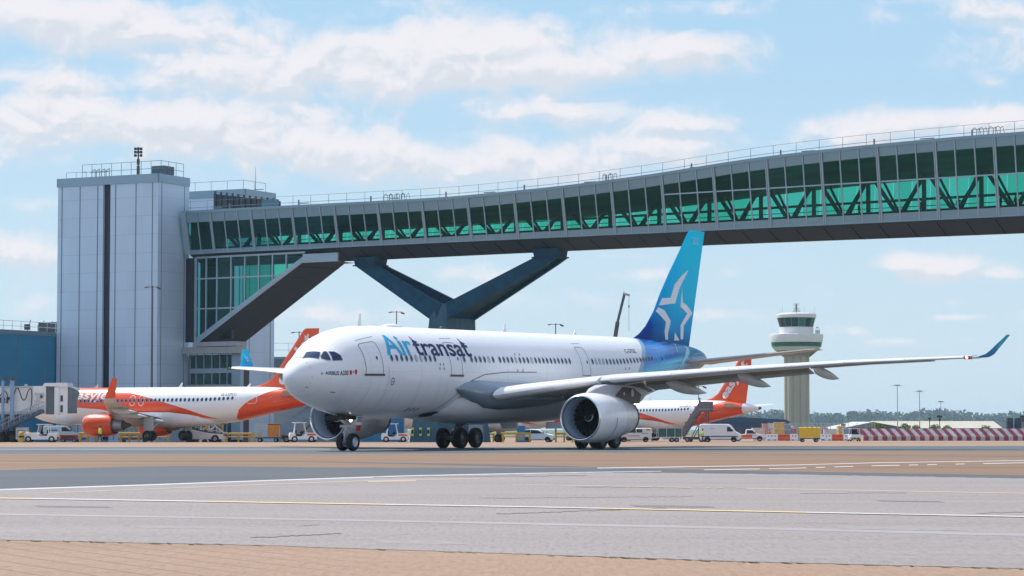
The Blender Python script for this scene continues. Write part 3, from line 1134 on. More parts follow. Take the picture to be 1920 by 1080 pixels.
    # wing root glove (fillet ahead of the wing, dark engine reflection painted into its colour)
    for side in (-1, 1):
        b = MB()
        rings = []
        for (t, y0, y1, zt, zb) in [(14.9, 2.74, 2.76, -1.0, -1.05), (15.8, 2.6, 2.98, -.62, -1.45), (16.8, 2.45, 3.3, -.42, -1.9), (18.0, 2.4, 3.62, -.42, -2.25), (20, 2.35, 3.8, -.5, -2.4), (23, 2.4, 3.75, -.6, -2.35), (26, 2.4, 3.5, -.8, -2.2), (29, 2.4, 3.2, -1.1, -1.9)]:
            r = []
            for i in range(13):
                a = -pi / 2 + pi * i / 12
                r.append((t, side * (y0 + (y1 - y0) * cos(a)), (zt + zb) / 2 + (zt - zb) / 2 * sin(a)))
            rings.append(r)
        b.loft(rings, close=False)
        b.build('wing_root_fillet', mat('fillet_reflection_paint', (.20, .26, .32), .2, coat=.3), root, 60)

    # --- fin
    q = SN('fin_paint', .4, coat=0, spec=.05)
    hx = q.m('SUBTRACT', q.x, q.m('MULTIPLY', q.z, .45))
    f1 = q.ramp(q.step(q.z, 2.5, 11.3), [(0, sl((0, 52, 130))), (.16, sl((0, 74, 160))), (.30, sl((0, 150, 220))), (.6, sl((0, 180, 244))), (1, sl((0, 200, 250)))])
    f2 = q.ramp(q.step(q.z, 2.5, 11.3), [(0, sl((0, 104, 160))), (.12, sl((0, 158, 215))), (.4, sl((0, 200, 238))), (1, sl((0, 214, 246)))])
    streak = q.m('ADD', q.step(hx, 45.8, 49.6), q.m('MULTIPLY', q.m('SUBTRACT', q.noise(1.2, 2, (1, 1, .12)), .5), .5), clamp=True)
    m_fin = q.out(q.mix(streak, f1, f2))
    le = [(44.87, 2.80), (45.7, 3.12), (46.92, 3.72), (48.28, 4.85), (49.39, 6.2), (50.4, 7.6), (52.3, 8.8 + .6), (54.35, 11.05), (54.75, 11.28)]
    le = [(44.87, 2.78), (45.9, 3.15), (46.92, 3.72), (48.28, 4.85), (49.45, 6.25), (50.9, 7.75), (52.6, 9.35), (54.3, 11.0), (54.8, 11.28)]
    te = lambda z_: 54.55 + (57.43 - 54.55) * (z_ - 2.73) / (11.28 - 2.73)
    rings = []
    fo = foil(9)
    for (xl, zl) in [(le[0][0], 2.3)] + le:
        xt = te(zl)
        th = max(.07, .85 * (1 - (zl - 2.7) / 11)) if zl > 4 else .55 + .2 * max(0, zl - 2.8)
        if zl < 3:
            th = .4
        c = xt - xl
        up = [(xl + t * c, -f * th * .55, zl) for t, f in fo]
        lo = [(xl + t * c, f * th * .55, zl) for t, f in fo]
        rings.append(up[::-1] + lo[1:])
    b = MB()
    b.loft(rings, cap1=True)
    b.build('fin', m_fin, root, 45)
    b = MB()
    b.add([(54.0, -.33, 3.0), (54.02, -.33, 3.0), (56.1, -.12, 10.4), (56.06, -.12, 10.4)], [(0, 1, 2, 3)])
    # star emblem on both faces of the fin (thin painted panels following the fin's thickness)

    def fz(px_, py_):
        u, v = px_ / 3.858 + 1160, py_ / 3.858 + 420
        zz_ = 11.25 - (v - 433) * (11.25 - 2.73) / 207.0
        return (54.5 - (1291 - u) * .0926 - 0.0, zz_)

    def fin_y(x_, z_):
        pts = sorted(le, key=lambda p: p[1])
        xl = lerp_tab([(p[1], p[0]) for p in pts], z_)
        xt = te(z_)
        t = min(max((x_ - xl) / (xt - xl), 0.001), 1)
        th = max(.07, .85 * (1 - (z_ - 2.7) / 11)) if z_ > 4 else .55 + .2 * max(0, z_ - 2.8)
        y_ = 5 * (0.2969 * sqrt(t) - 0.126 * t - 0.3516 * t * t + 0.2843 * t ** 3 - 0.1036 * t ** 4)
        return y_ * th * .55
    shapes = [[[(275, 608), (298, 555), (355, 548), (388, 585)], [(355, 548), (385, 455), (420, 480), (388, 585)], [(385, 455), (440, 385), (495, 337), (440, 440), (420, 480)]],
              [[(443, 465), (447, 575), (428, 605)], [(447, 575), (478, 590), (483, 650), (428, 605)], [(478, 590), (528, 645), (483, 650)], [(528, 645), (455, 740), (428, 738), (483, 650)], [(455, 740), (454, 836), (434, 838), (428, 738)]],
              [[(255, 650), (270, 620), (310, 640), (315, 720)], [(310, 640), (352, 712), (315, 720)], [(352, 712), (335, 800), (308, 790), (315, 720)], [(335, 800), (338, 845), (318, 845), (308, 790)]],
              [[(388, 790), (425, 845), (383, 848)]]]
    for sd in (-1, 1):
        b = MB()
        for shp in shapes:
            for pl in shp:
                # subdivide every piece so that it follows the curved skin
                bm = bmesh.new()
                vs = [bm.verts.new((fz(*p)[0], fz(*p)[1], 0)) for p in pl]
                bm.faces.new(vs)
                sliced(bm, lambda x_, z_: (x_, sd * (fin_y(x_, z_) + .015), z_), .4)
                bm.verts.index_update()
                b.add([v.co[:] for v in bm.verts], [[v.index for v in f.verts] for f in bm.faces])
                bm.free()
        b.build('star_emblem', mat('emblem_white', (.78, .80, .86), .35), root)
    b = MB()
    fus_strip(b, F, [(50.2, 62), (49.6, 48), (48.9, 30)], .12, .015)
    for (xa, ta, xb, tb_, w0) in [(52.3, 55, 51.7, 35, .42), (51.7, 35, 50.6, 18, .40), (50.6, 18, 49.3, 0, .26), (49.3, 0, 48.0, -18, .13)]:
        fus_strip(b, F, [(xa, ta), (xb, tb_)], w0, .015)
    b.build('fuselage_swoosh', mat('swoosh_pale', sl((165, 205, 222)), .35), root)
    bm = text_bm('202', 1.05, .55, .0)
    sliced(bm, lambda a, h: (55.05 + a, -(fin_y(55.5, 10.4) + .03), 10.2 + h), 5)
    bm_obj(bm, 'fleet_number', mat('pale_letter', sl((160, 220, 240)), .4), root)

    # --- tailplanes
    ts = [(1.0, 50.2, 56.2, .95, .6), (1.7, 50.9, 56.3, 1.05, .55), (9.4, 55.0, 57.4, 1.92, .24), (9.75, 55.6, 57.5, 1.96, .12)]
    for side in (-1, 1):
        wing_mesh(ts, side, 10).build('tailplane', mat('tailplane_paint', (.26, .26, .27), .35, noise=.06, nscale=1), root, 40)
    b = MB()
    rings = []
    for x_, r_ in ((56.8, .26), (57.12, .2)):
        rings.append([(x_, r_ * cos(2 * pi * i / 16), 1.42 + r_ * sin(2 * pi * i / 16)) for i in range(16)])
    b.loft(rings, cap1=True)
    b.build('apu_exhaust', M_dgrey, root)
    # recess behind the tailplane root
    b = MB()
    for sd in (-1, 1):
        fus_poly(b, F, [(51.0, 2), (51.8, 12), (53.2, 28), (55.0, 34), (56.0, 22), (55.6, 2), (54.5, -22), (52.6, -24)], .02, side=sd)
    b.build('stabiliser_cutout', mat('cutout_grey', (.32, .35, .36), .4, noise=.2, nscale=2), root)

    # --- landing gear
    def wheel_at(par, x_, y_, z_, r, w, rimcol):
        b_ = wheel_mb(r, w)
        b_.v = [(p[0] + x_, p[1] + y_, p[2] + z_) for p in b_.v]
        return b_.build('wheel', [M_black, rimcol], par, 50)
    m_rim = mat('wheel_rim', (.55, .60, .66), .35, .2)
    m_rimd = mat('dark_rim', (.10, .11, .12), .4, .3)
    # world ground height below each gear in local coordinates: z = -(4.63 + x*sin(.67deg))
    g0 = lambda x_: -(4.63 + x_ * math.sin(rad(.67)))
    gx = 6.67
    zg = g0(gx)
    r = .525
    b = MB()
    b.tube((gx, 0, -2.3), (gx, 0, zg + r + .55), .15, 12)
    b.tube((gx, 0, zg + r + .6), (gx, 0, zg + r), .09, 10)
    b.tube((gx, -.42, zg + r), (gx, .42, zg + r), .09, 10)
    b.beam((gx - 1.5, 0, -2.5), (gx - .1, 0, zg + r + 1.0), .12, .12)
    b.beam((gx - .35, 0, zg + r + .75), (gx - .35, 0, zg + r + .2), .1, .06)
    b.beam((gx, 0, zg + r + .8), (gx - .38, 0, zg + r + .45), .14, .06)
    b.beam((gx, 0, zg + r + .1), (gx - .38, 0, zg + r + .45), .14, .06)
    b.box((gx - .1, 0, zg + r + .95), (.34, .8, .14))
    b.tube((gx, -.35, -2.5), (gx, -.12, zg + r + .9), .035, 6)
    b.tube((gx, .35, -2.5), (gx, .12, zg + r + .9), .035, 6)
    ng = b.build('nose_gear', M_lgrey, root, 50)
    for yy in (-.36, .36):
        wheel_at(ng, gx, yy, zg + r, r, .40, m_rim)
    for yy in (-.42, -.15, .28):
        b = MB()
        zz_ = zg + r + (1.42 if yy > -.3 else 1.30)
        b.lathe([(.06, 0), (.13, -.05), (.14, -.12)], (gx - .22, yy, zz_), 'x', 14, 0)
        b.lathe([(.001, -.135), (.10, -.115)], (gx - .22, yy, zz_), 'x', 14, 1)
        b.build('taxi_light', [M_dgrey, M_lamp if yy != -.15 else mat('dim_lamp', (1, .8, .5), .3, emit=2.5)], ng)
    b = MB()
    b.box((gx + .25, -.62, zg + r + 1.28), (.62, .04, .52), 0, rot=(rad(10), 0, 0))
    d = b.build('gear_door', M_white, ng)
    bm = text_bm('202', .52, .30, .01)
    sliced(bm, lambda a, h: (gx + .0 + a, -.66 + (h - .1) * -.17, zg + r + 1.2 + h), 5)
    bm_obj(bm, 'door_number', M_dgrey, d)
    b = MB()
    b.box((gx + .3, -.55, zg + r + .82), (.46, .03, .34), 0, rot=(rad(10), 0, 0))
    b.build('flag_panel', M_red, ng)
    b = MB()
    b.box((gx - .55, 0, -2.72), (2.3, 1.0, .26))
    b.build('wheel_bay', M_dark, ng)
    gx = 28.85
    for side in (-1, 1):
        zg = g0(gx)
        r = .70
        yy = side * 5.34
        b = MB()
        b.tube((gx, yy, zg + r + .1), (gx - .1, yy - side * .1, -1.4), .24, 14)
        b.beam((gx - 1.05, yy, zg + r), (gx + 1.05, yy, zg + r), .28, .30)
        for dx in (-.99, .99):
            b.tube((gx + dx, yy - .8, zg + r), (gx + dx, yy + .8, zg + r), .11, 10)
        b.beam((gx, yy, zg + r + .7), (gx, yy - side * 2.2, -2.2), .16, .16)
        b.beam((gx + .1, yy, zg + r + .5), (gx + 1.6, yy, -1.2), .12, .12)
        b.beam((gx - .8, yy, zg + r + .25), (gx - .1, yy, zg + r + 1.3), .1, .1)
        b.tube((gx + .3, yy + .2, zg + r), (gx + .3, yy + .1, -1.6), .04, 6)
        mg = b.build('main_gear', mat('gear_steel', (.16, .17, .19), .4, .2, noise=.2, nscale=4), root, 50)
        for dx in (-.99, .99):
            for dy in (-.7, .7):
                wheel_at(mg, gx + dx, yy + dy, zg + r, r, .50, m_rimd)
        b = MB()
        b.box((gx + .1, yy + side * .62, -1.95), (1.5, .06, 1.5), 0, rot=(rad(8 * side), 0, 0))
        b.build('gear_door', M_white2, mg)
    for sd in (-1, 1):
        b = MB()
        b.box((gx + .6, sd * 1.75, -3.42), (2.3, .06, .45), rot=(rad(-15 * sd), 0, 0))
        b.build('bay_door', M_white2, root)
    return root


def radians_(a):
    return rad(a)

# ------------------------------------------------------------------ narrow-body airliner


def build_narrowbody():
    F = E_FUS
    root = thing('airliner', 'white and orange airliner parked nose-in at the jet bridge with its winglet over the lettering', 'airliner',
                 (-54.11, 282.73, 3.84), (0, 0, rad(-23)), 'orange-tailed airliners parked at their stands')
    s = SN('easyjet_paint', .26, coat=.35)
    x, y, z = s.x, s.y, s.z
    th = s.m('MULTIPLY', s.m('ARCTAN2', z, s.m('ABSOLUTE', y)), 57.2958)
    T = lambda t: (t + 100) / 200.0
    up = s.ramp(s.m('DIVIDE', x, 40), [(0, T(95)), (10.9 / 40, T(95)), (11.21 / 40, T(66)), (14.1 / 40, T(42.7)), (17.8 / 40, T(16)), (21.2 / 40, T(-10.6)), (25.1 / 40, T(-50)), (25.2 / 40, T(-100)), (1, T(-100))])
    lo = s.ramp(s.m('DIVIDE', x, 40), [(0, T(28)), (3.4 / 40, T(16)), (5.2 / 40, T(2)), (6.9 / 40, T(-4.4)), (10.4 / 40, T(-11)), (13 / 40, T(-33)), (17 / 40, T(-38)), (21.1 / 40, T(-32)), (25.1 / 40, T(-50)), (1, T(-50))])
    tn = s.m('DIVIDE', s.m('ADD', th, 100), 200)
    front = s.m('MULTIPLY', s.step(s.m('SUBTRACT', up, tn), 0, .002), s.step(s.m('SUBTRACT', tn, lo), 0, .002))
    tb = s.ramp(tn, [(0, 27.0 / 40), (T(-53), 26.9 / 40), (T(-14), 27.5 / 40), (T(12), 28.5 / 40), (T(41), 30.3 / 40), (T(70), 32.0 / 40), (1, 33.0 / 40)])
    tail = s.m('MULTIPLY', s.step(s.m('SUBTRACT', s.m('DIVIDE', x, 40), tb), 0, .001), s.step(x, 35.1, 35.05))
    f = s.m('MAXIMUM', front, tail)
    dirt = s.noise(.9, 6, (.25, 1, 1.3))
    wht = s.mix(s.m('MULTIPLY', s.step(dirt, .45, .8), .12), (.84, .86, .87), (.5, .5, .5))
    nose = s.mix(s.step(x, 1.25, 1.2), wht, wht)
    col = s.mix(f, nose, (.80, .075, .010))
    col = s.mix(s.m('MULTIPLY', s.lines(x, 4.1, .03), .12), col, (.3, .3, .3))
    m_f = s.out(col)
    xs = [.002]
    k = 1
    while xs[-1] < 6.5:
        xs.append(.003 + .012 * k * k)
        k += 1
    while xs[-1] < 22.5:
        xs.append(xs[-1] + 1.6)
    while xs[-1] < 37:
        xs.append(xs[-1] + .6)
    xs[-1] = 37.5
    fus_mesh(F, xs, 56).build('fuselage', m_f, root, 40)
    # belly
    b = MB()
    rings = []
    for t, hw, zb, zt in [(10.4, .8, -2.0, -1.7), (11.5, 1.7, -2.15, -1.0), (13.5, 2.05, -2.32, -.7), (19, 2.1, -2.35, -.7), (21.5, 1.95, -2.25, -.95), (23.4, 1.35, -2.1, -1.35), (24.8, .6, -1.98, -1.7)]:
        rings.append([(t, -hw * (abs(cos(pi * i / 20)) ** .62) * (1 if i <= 10 else -1), zt + (zb - zt) * sin(pi * i / 20) ** .8) for i in range(21)])
    b.loft(rings, close=False)
    b.build('belly_fairing', M_white2, root, 50)
    # cockpit glass
    for pl in ([(2.35, 88), (2.45, 60), (1.75, 47), (1.45, 80)], [(2.5, 57), (2.75, 50), (2.45, 33), (2.0, 42)], [(2.9, 49), (3.2, 44), (3.2, 28), (2.65, 31)]):
        b = MB()
        fus_poly(b, F, pl, .03)
        b.build('cockpit_window', M_cock, root)
    for i in range(39):
        wx = 6.6 + i * .531 + (2.2 if False else 0)
        if i > 41:
            break
        b = MB()
        t0 = lerp_tab([(6, 15.8), (12, 16.5), (28, 19.5)], wx)
        for mi, rx, rz, of in ((1, .17, .24, .012), (0, .13, .19, .018)):
            fus_poly(b, F, [(wx + rx * cos(2 * pi * q / 12), t0 + math.degrees(rz / 2.05 * sin(2 * pi * q / 12))) for q in range(12)], of, mi)
        b.build('cabin_window', [M_pane, mat('window_rim', (.30, .42, .52), .4)], root)
    wl = mat('door_outline', (.72, .70, .70), .5)
    for (x0, x1, t0, t1, nm) in [(4.6, 5.45, -10, 45, 'cabin_door'), (14.02, 14.62, 1, 33, 'overwing_exit'), (15.15, 15.75, 1, 33, 'overwing_exit'), (28.6, 29.7, -7, 44, 'cabin_door')]:
        b = MB()
        c = .2
        d = 5
        fus_strip(b, F, [(x0, t0 + d), (x0, t1 - d), (x0 + c, t1), (x1 - c, t1), (x1, t1 - d), (x1, t0 + d), (x1 - c, t0), (x0 + c, t0)], .07, closed=True)
        b.build(nm, wl, root)
    fus_text(F, 'easyJet', 6.15, 22.0, 'airline_lettering', mat('letter_white', (.74, .74, .74), .4), root, width=5.6, height=1.0, bold=.022, shear=.08)
    fus_text(F, 'G-UZLC', 25.3, 29, 'registration', M_dgrey, root, width=1.9, height=.32, bold=.005)
    b = MB()
    for xx, z_ in ((8.2, .45), (19.0, .55), (27.5, .4)):
        b.prism([(xx, 2.0), (xx + .42, 2.0), (xx + .55, 2.0 + z_), (xx + .42, 2.0 + z_)], 'y', -.03, .03)
    b.build('antenna', M_white, root)
    # wings
    secs = [(1.5, 10.9, 18.0, -1.38, .95), (2.2, 11.4, 18.0, -1.3, .88), (6.4, 14.1, 18.1, -.85, .55), (12, 17.3, 20.0, -.25, .34), (16.6, 19.95, 21.6, .20, .22)]
    for side in (-1, 1):
        wing = wing_mesh(secs, side, 10).build('wing', mat('narrow_wing_paint', (.55, .57, .59), .35, noise=.08, nscale=1), root, 40)
        b = MB()
        rings = []
        fo = foil(7)
        for (yy, xl, xt, zz_, thk, kk) in [(16.6, 19.95, 21.6, .20, .22, 0), (17.05, 20.2, 21.7, .30, .18, .35), (17.4, 20.55, 21.8, .62, .14, .8), (17.6, 20.9, 22.0, 1.2, .12, .97), (17.95, 21.75, 22.35, 2.68, .07, .97)]:
            c = xt - xl
            up_ = [(xl + t * c, side * (yy - kk * f_ * thk * .6), zz_ + (1 - kk) * f_ * thk * .6) for t, f_ in fo]
            lo_ = [(xl + t * c, side * (yy + kk * f_ * thk * .6), zz_ - (1 - kk) * f_ * thk * .6) for t, f_ in fo]
            rings.append(up_[::-1] + lo_[1:])
        b.loft(rings[:3], 1)
        b.loft(rings[2:], 0, cap1=True)
        b.build('winglet', [M_orange, M_lgrey], wing, 45)
        for yy, L in ((3.2, 3.6), (7.9, 3.8), (12.0, 3.2)):
            se = interp_secs(secs, yy)
            b = MB()
            canoe(b, se[2] - L * .62, se[2] + L * .35, side * yy, se[3] - .25, se[3] - .5, .42, .6)
            b.build('flap_track_fairing', M_lgrey, wing, 50)
        b = MB()
        ex, ey, ez = 11.0, side * 5.75, -2.12
        b.lathe([(1.09, .07), (1.16, .3), (1.235, .9), (1.26, 1.6), (1.22, 2.5), (1.10, 3.3), (1.02, 3.55), (.97, 3.55), (.93, 2.8)], (ex, ey, ez), 'x', 40)
        eng = b.build('engine', M_orange, root, 50)
        b = MB()
        b.lathe([(1.09, .07), (1.06, 0), (1.02, .02), (.97, .2), (.96, 1.0)], (ex, ey, ez), 'x', 40)
        b.build('intake_lip', M_lip, eng, 50)
        b = MB()
        b.lathe([(.96, 1.0), (.3, 1.0), (.001, .5)], (ex, ey, ez), 'x', 30)
        b.build('fan', M_dark, eng, 40)
        b = MB()
        b.lathe([(.93, 2.9), (.72, 2.95)], (ex, ey, ez), 'x', 30, 0)
        b.lathe([(.72, 2.95), (.70, 3.6), (.62, 4.3), (.55, 4.6), (.50, 4.6)], (ex, ey, ez), 'x', 30, 1)
        b.lathe([(.50, 4.6), (.36, 4.75), (.22, 5.3), (.08, 5.6)], (ex, ey, ez), 'x', 24, 0)
        b.build('exhaust_nozzle', [M_dgrey, mat('nozzle_metal', (.33, .36, .40), .4, .6)], eng, 50)
        b = MB()
        rings = []
        for px_, zb, zt, w in [(ex + .8, 1.2, 1.26, .05), (ex + 2.2, 1.05, 1.45, .2), (ex + 4.2, .55, 1.35, .2), (ex + 6.0, .95, 1.25, .05)]:
            rings.append([(px_, ey - w, ez + zb), (px_, ey + w, ez + zb), (px_, ey + w, ez + zt), (px_, ey - w, ez + zt)])
        b.loft(rings, cap0=True, cap1=True)
        b.build('pylon', M_lgrey, root)
    # fin
    le = [(28.3, 2.0), (29.7, 2.35), (30.75, 3.0), (34.45, 8.12), (34.75, 8.27)]
    te = lambda z_: 35.4 + (36.35 - 35.4) * (z_ - 1.9) / 6.37
    b = MB()
    rings = []
    fo = foil(8)
    for xl, zl in [(28.3, 1.6)] + le:
        c = te(zl) - xl
        thk = .5 * (1 - (zl - 1.6) / 9)
        rings.append([(xl + t * c, -f_ * thk * .55, zl) for t, f_ in fo][::-1] + [(xl + t * c, f_ * thk * .55, zl) for t, f_ in fo][1:])
    b.loft(rings, cap1=True)
    b.build('fin', M_orange, root, 45)
    # lettering runs up the fin
    for sd in (-1, 1):
        bm = text_bm('easyJet', 6.3, 1.3, .03)
        ang = math.atan2(8.12 - 3.0, 34.45 - 30.75)
        ca, sa = cos(ang), sin(ang)
        if sd < 0:
            sliced(bm, lambda a, h: (32.15 + a * ca - (h - .0) * sa * .95, sd * .31, 2.1 + a * sa + h * ca * .95), .8)
        else:
            sliced(bm, lambda a, h: (35.0 - (a * ca) + (h * sa) * .95 + .6, sd * .31, 7.9 - a * sa - h * ca * .95), .8)
        bm_obj(bm, 'fin_lettering', MATS['letter_white'], root)
    for side in (-1, 1):
        wing_mesh([(.6, 31.9, 35.3, .95, .34), (6.1, 35.2, 36.7, 1.5, .16)], side, 8).build('tailplane', M_lgrey, root, 40)
        b = MB()
        fus_poly(b, F, [(31.2, 14), (34.4, 30), (34.9, 20), (33.3, -8), (31.6, -12)], .02, side=side)
        b.build('stabiliser_patch', mat('patch_grey', (.36, .38, .40), .4), root)
    b = MB()
    b.lathe([(.24, 37.42), (.2, 37.75), (.001, 37.6)], (0, 0, .88), 'x', 16)
    b.build('apu_exhaust', M_dgrey, root)
    # gear
    zg = -3.84
    for gx, yy, r, sep, w in ((5.07, 0, .38, .25, .22), (17.7, -3.8, .58, .46, .42), (17.7, 3.8, .58, .46, .42)):
        b = MB()
        b.tube((gx, yy, zg + r), (gx, yy, -1.4), .12, 10)
        b.tube((gx, yy - sep, zg + r), (gx, yy + sep, zg + r), .07, 8)
        b.beam((gx, yy, zg + r + .6), (gx + .9, yy * .7, -1.5), .1, .1)
        if yy:
            b.box((gx + .05, yy + (.3 if yy > 0 else -.3), -1.95), (1.15, .05, 1.5))
        g = b.build('landing_gear', M_lgrey, root, 50)
        for q in (-sep, sep):
            bw = wheel_mb(r, w, n=20)
            bw.v = [(p[0] + gx, p[1] + yy + q, p[2] + zg + r) for p in bw.v]
            bw.build('wheel', [M_black, MATS['dark_rim']], g, 50)
    return root


# ------------------------------------------------------------------ footbridge over the taxiway
def cladding(name, col, pz, px_=None, rough=.4, metal=.25, wz=.05):
    """metal sandwich panels: horizontal joints every pz metres, vertical every px_ metres"""
    s = SN(name, rough, metal)
    ln = s.lines(s.z, pz, wz)
    if px_:
        ln = s.m('MAXIMUM', ln, s.lines(s.m('ADD', s.x, s.y), px_, wz))
    c = s.mix(s.m('MULTIPLY', s.step(s.noise(.25, 4, (1, 1, .3)), .35, .7), .18), col, [v * .78 for v in col])
    wn_ = s.nt.nodes.new('ShaderNodeTexWhiteNoise')
    cb = s.nt.nodes.new('ShaderNodeCombineXYZ')
    s.nt.links.new(s.m('FLOOR', s.m('DIVIDE', s.m('ADD', s.x, s.y), 2.3)), cb.inputs[0])
    s.nt.links.new(s.m('FLOOR', s.m('DIVIDE', s.z, pz)), cb.inputs[1])
    s.nt.links.new(cb.outputs[0], wn_.inputs['Vector'])
    c = s.mix(s.m('MULTIPLY', wn_.outputs['Value'], .13), c, [v * .55 for v in col])
    run = s.step(s.noise(1.1, 6, (2.2, 2.2, .06), .7), .55, .8)
    c = s.mix(s.m('MULTIPLY', run, .16), c, [v * .5 for v in col])
    c = s.mix(s.m('MULTIPLY', ln, .45), c, [v * .3 for v in col])
    return s.out(c, bump=s.noise(.6, 3), bstr=.08, bdist=.05)


BR_P0 = Vector((-32.175, 307.14, 0))
BR_U = Vector((0.82912, -0.55906, 0))
BR_N = Vector((0.55906, 0.82912, 0))
BR_ROT = atan2(BR_U.y, BR_U.x)
BL = 6.511
Z_ROOF = smooth_tab([-16, -5, 10, 28, 41.7, 54.4, 71.8, 84.7, 98, 112, 130], [28.6, 28.55, 28.4, 28.26, 28.55, 29.15, 30.42, 30.92, 31.14, 31.2, 31.2])
Z_WT = smooth_tab([-16, -5, 10, 28, 41.7, 54.4, 71.8, 84.7, 98, 112, 130], [27.2, 27.1, 26.97, 26.83, 27.2, 27.82, 29.12, 29.66, 29.86, 29.9, 29.9])
Z_WB = 23.72
Z_B = smooth_tab([-16, 10, 41, 71, 98, 130], [23.25, 23.14, 23.0, 22.86, 22.78, 22.75])
Z_KEEL = smooth_tab([-16, 15, 42, 70, 98, 130], [21.85, 21.72, 21.70, 21.55, 21.32, 21.2])
Z_CEIL = smooth_tab([-16, 10, 41, 58, 72, 84, 98, 130], [25.55, 25.65, 25.75, 26.5, 27.3, 27.75, 28.0, 28.1])
BW = 9.0


def nfac(s_, z_):
    """how far the leaning facade has come in at height z"""
    return (Z_ROOF(s_) - z_) / (Z_ROOF(s_) - Z_B(s_))


def glass_mat(name, tint, gloss_rough=.05, strength=1.0):
    m = bpy.data.materials.new(name)
    m.use_nodes = True
    nt = m.node_tree
    nt.nodes.clear()
    o = nt.nodes.new('ShaderNodeOutputMaterial')
    t = nt.nodes.new('ShaderNodeBsdfTransparent')
    t.inputs[0].default_value = tuple(tint) + (1,)
    g = nt.nodes.new('ShaderNodeBsdfGlossy')
    g.inputs['Roughness'].default_value = gloss_rough
    g.inputs['Color'].default_value = (.18, .5, .6, 1)
    fr = nt.nodes.new('ShaderNodeLayerWeight')
    fr.inputs[0].default_value = .5
    pw = nt.nodes.new('ShaderNodeMath')
    pw.operation = 'POWER'
    pw.inputs[1].default_value = 4.0
    nt.links.new(fr.outputs['Facing'], pw.inputs[0])
    ad = nt.nodes.new('ShaderNodeMath')
    ad.inputs[1].default_value = .05
    nt.links.new(pw.outputs[0], ad.inputs[0])
    mul = nt.nodes.new('ShaderNodeMath')
    mul.operation = 'MULTIPLY'
    mul.inputs[1].default_value = strength
    nt.links.new(ad.outputs[0], mul.inputs[0])
    mx = nt.nodes.new('ShaderNodeMixShader')
    nt.links.new(mul.outputs[0], mx.inputs[0])
    nt.links.new(t.outputs[0], mx.inputs[1])
    nt.links.new(g.outputs[0], mx.inputs[2])
    nt.links.new(mx.outputs[0], o.inputs[0])
    MATS[name] = m
    return m


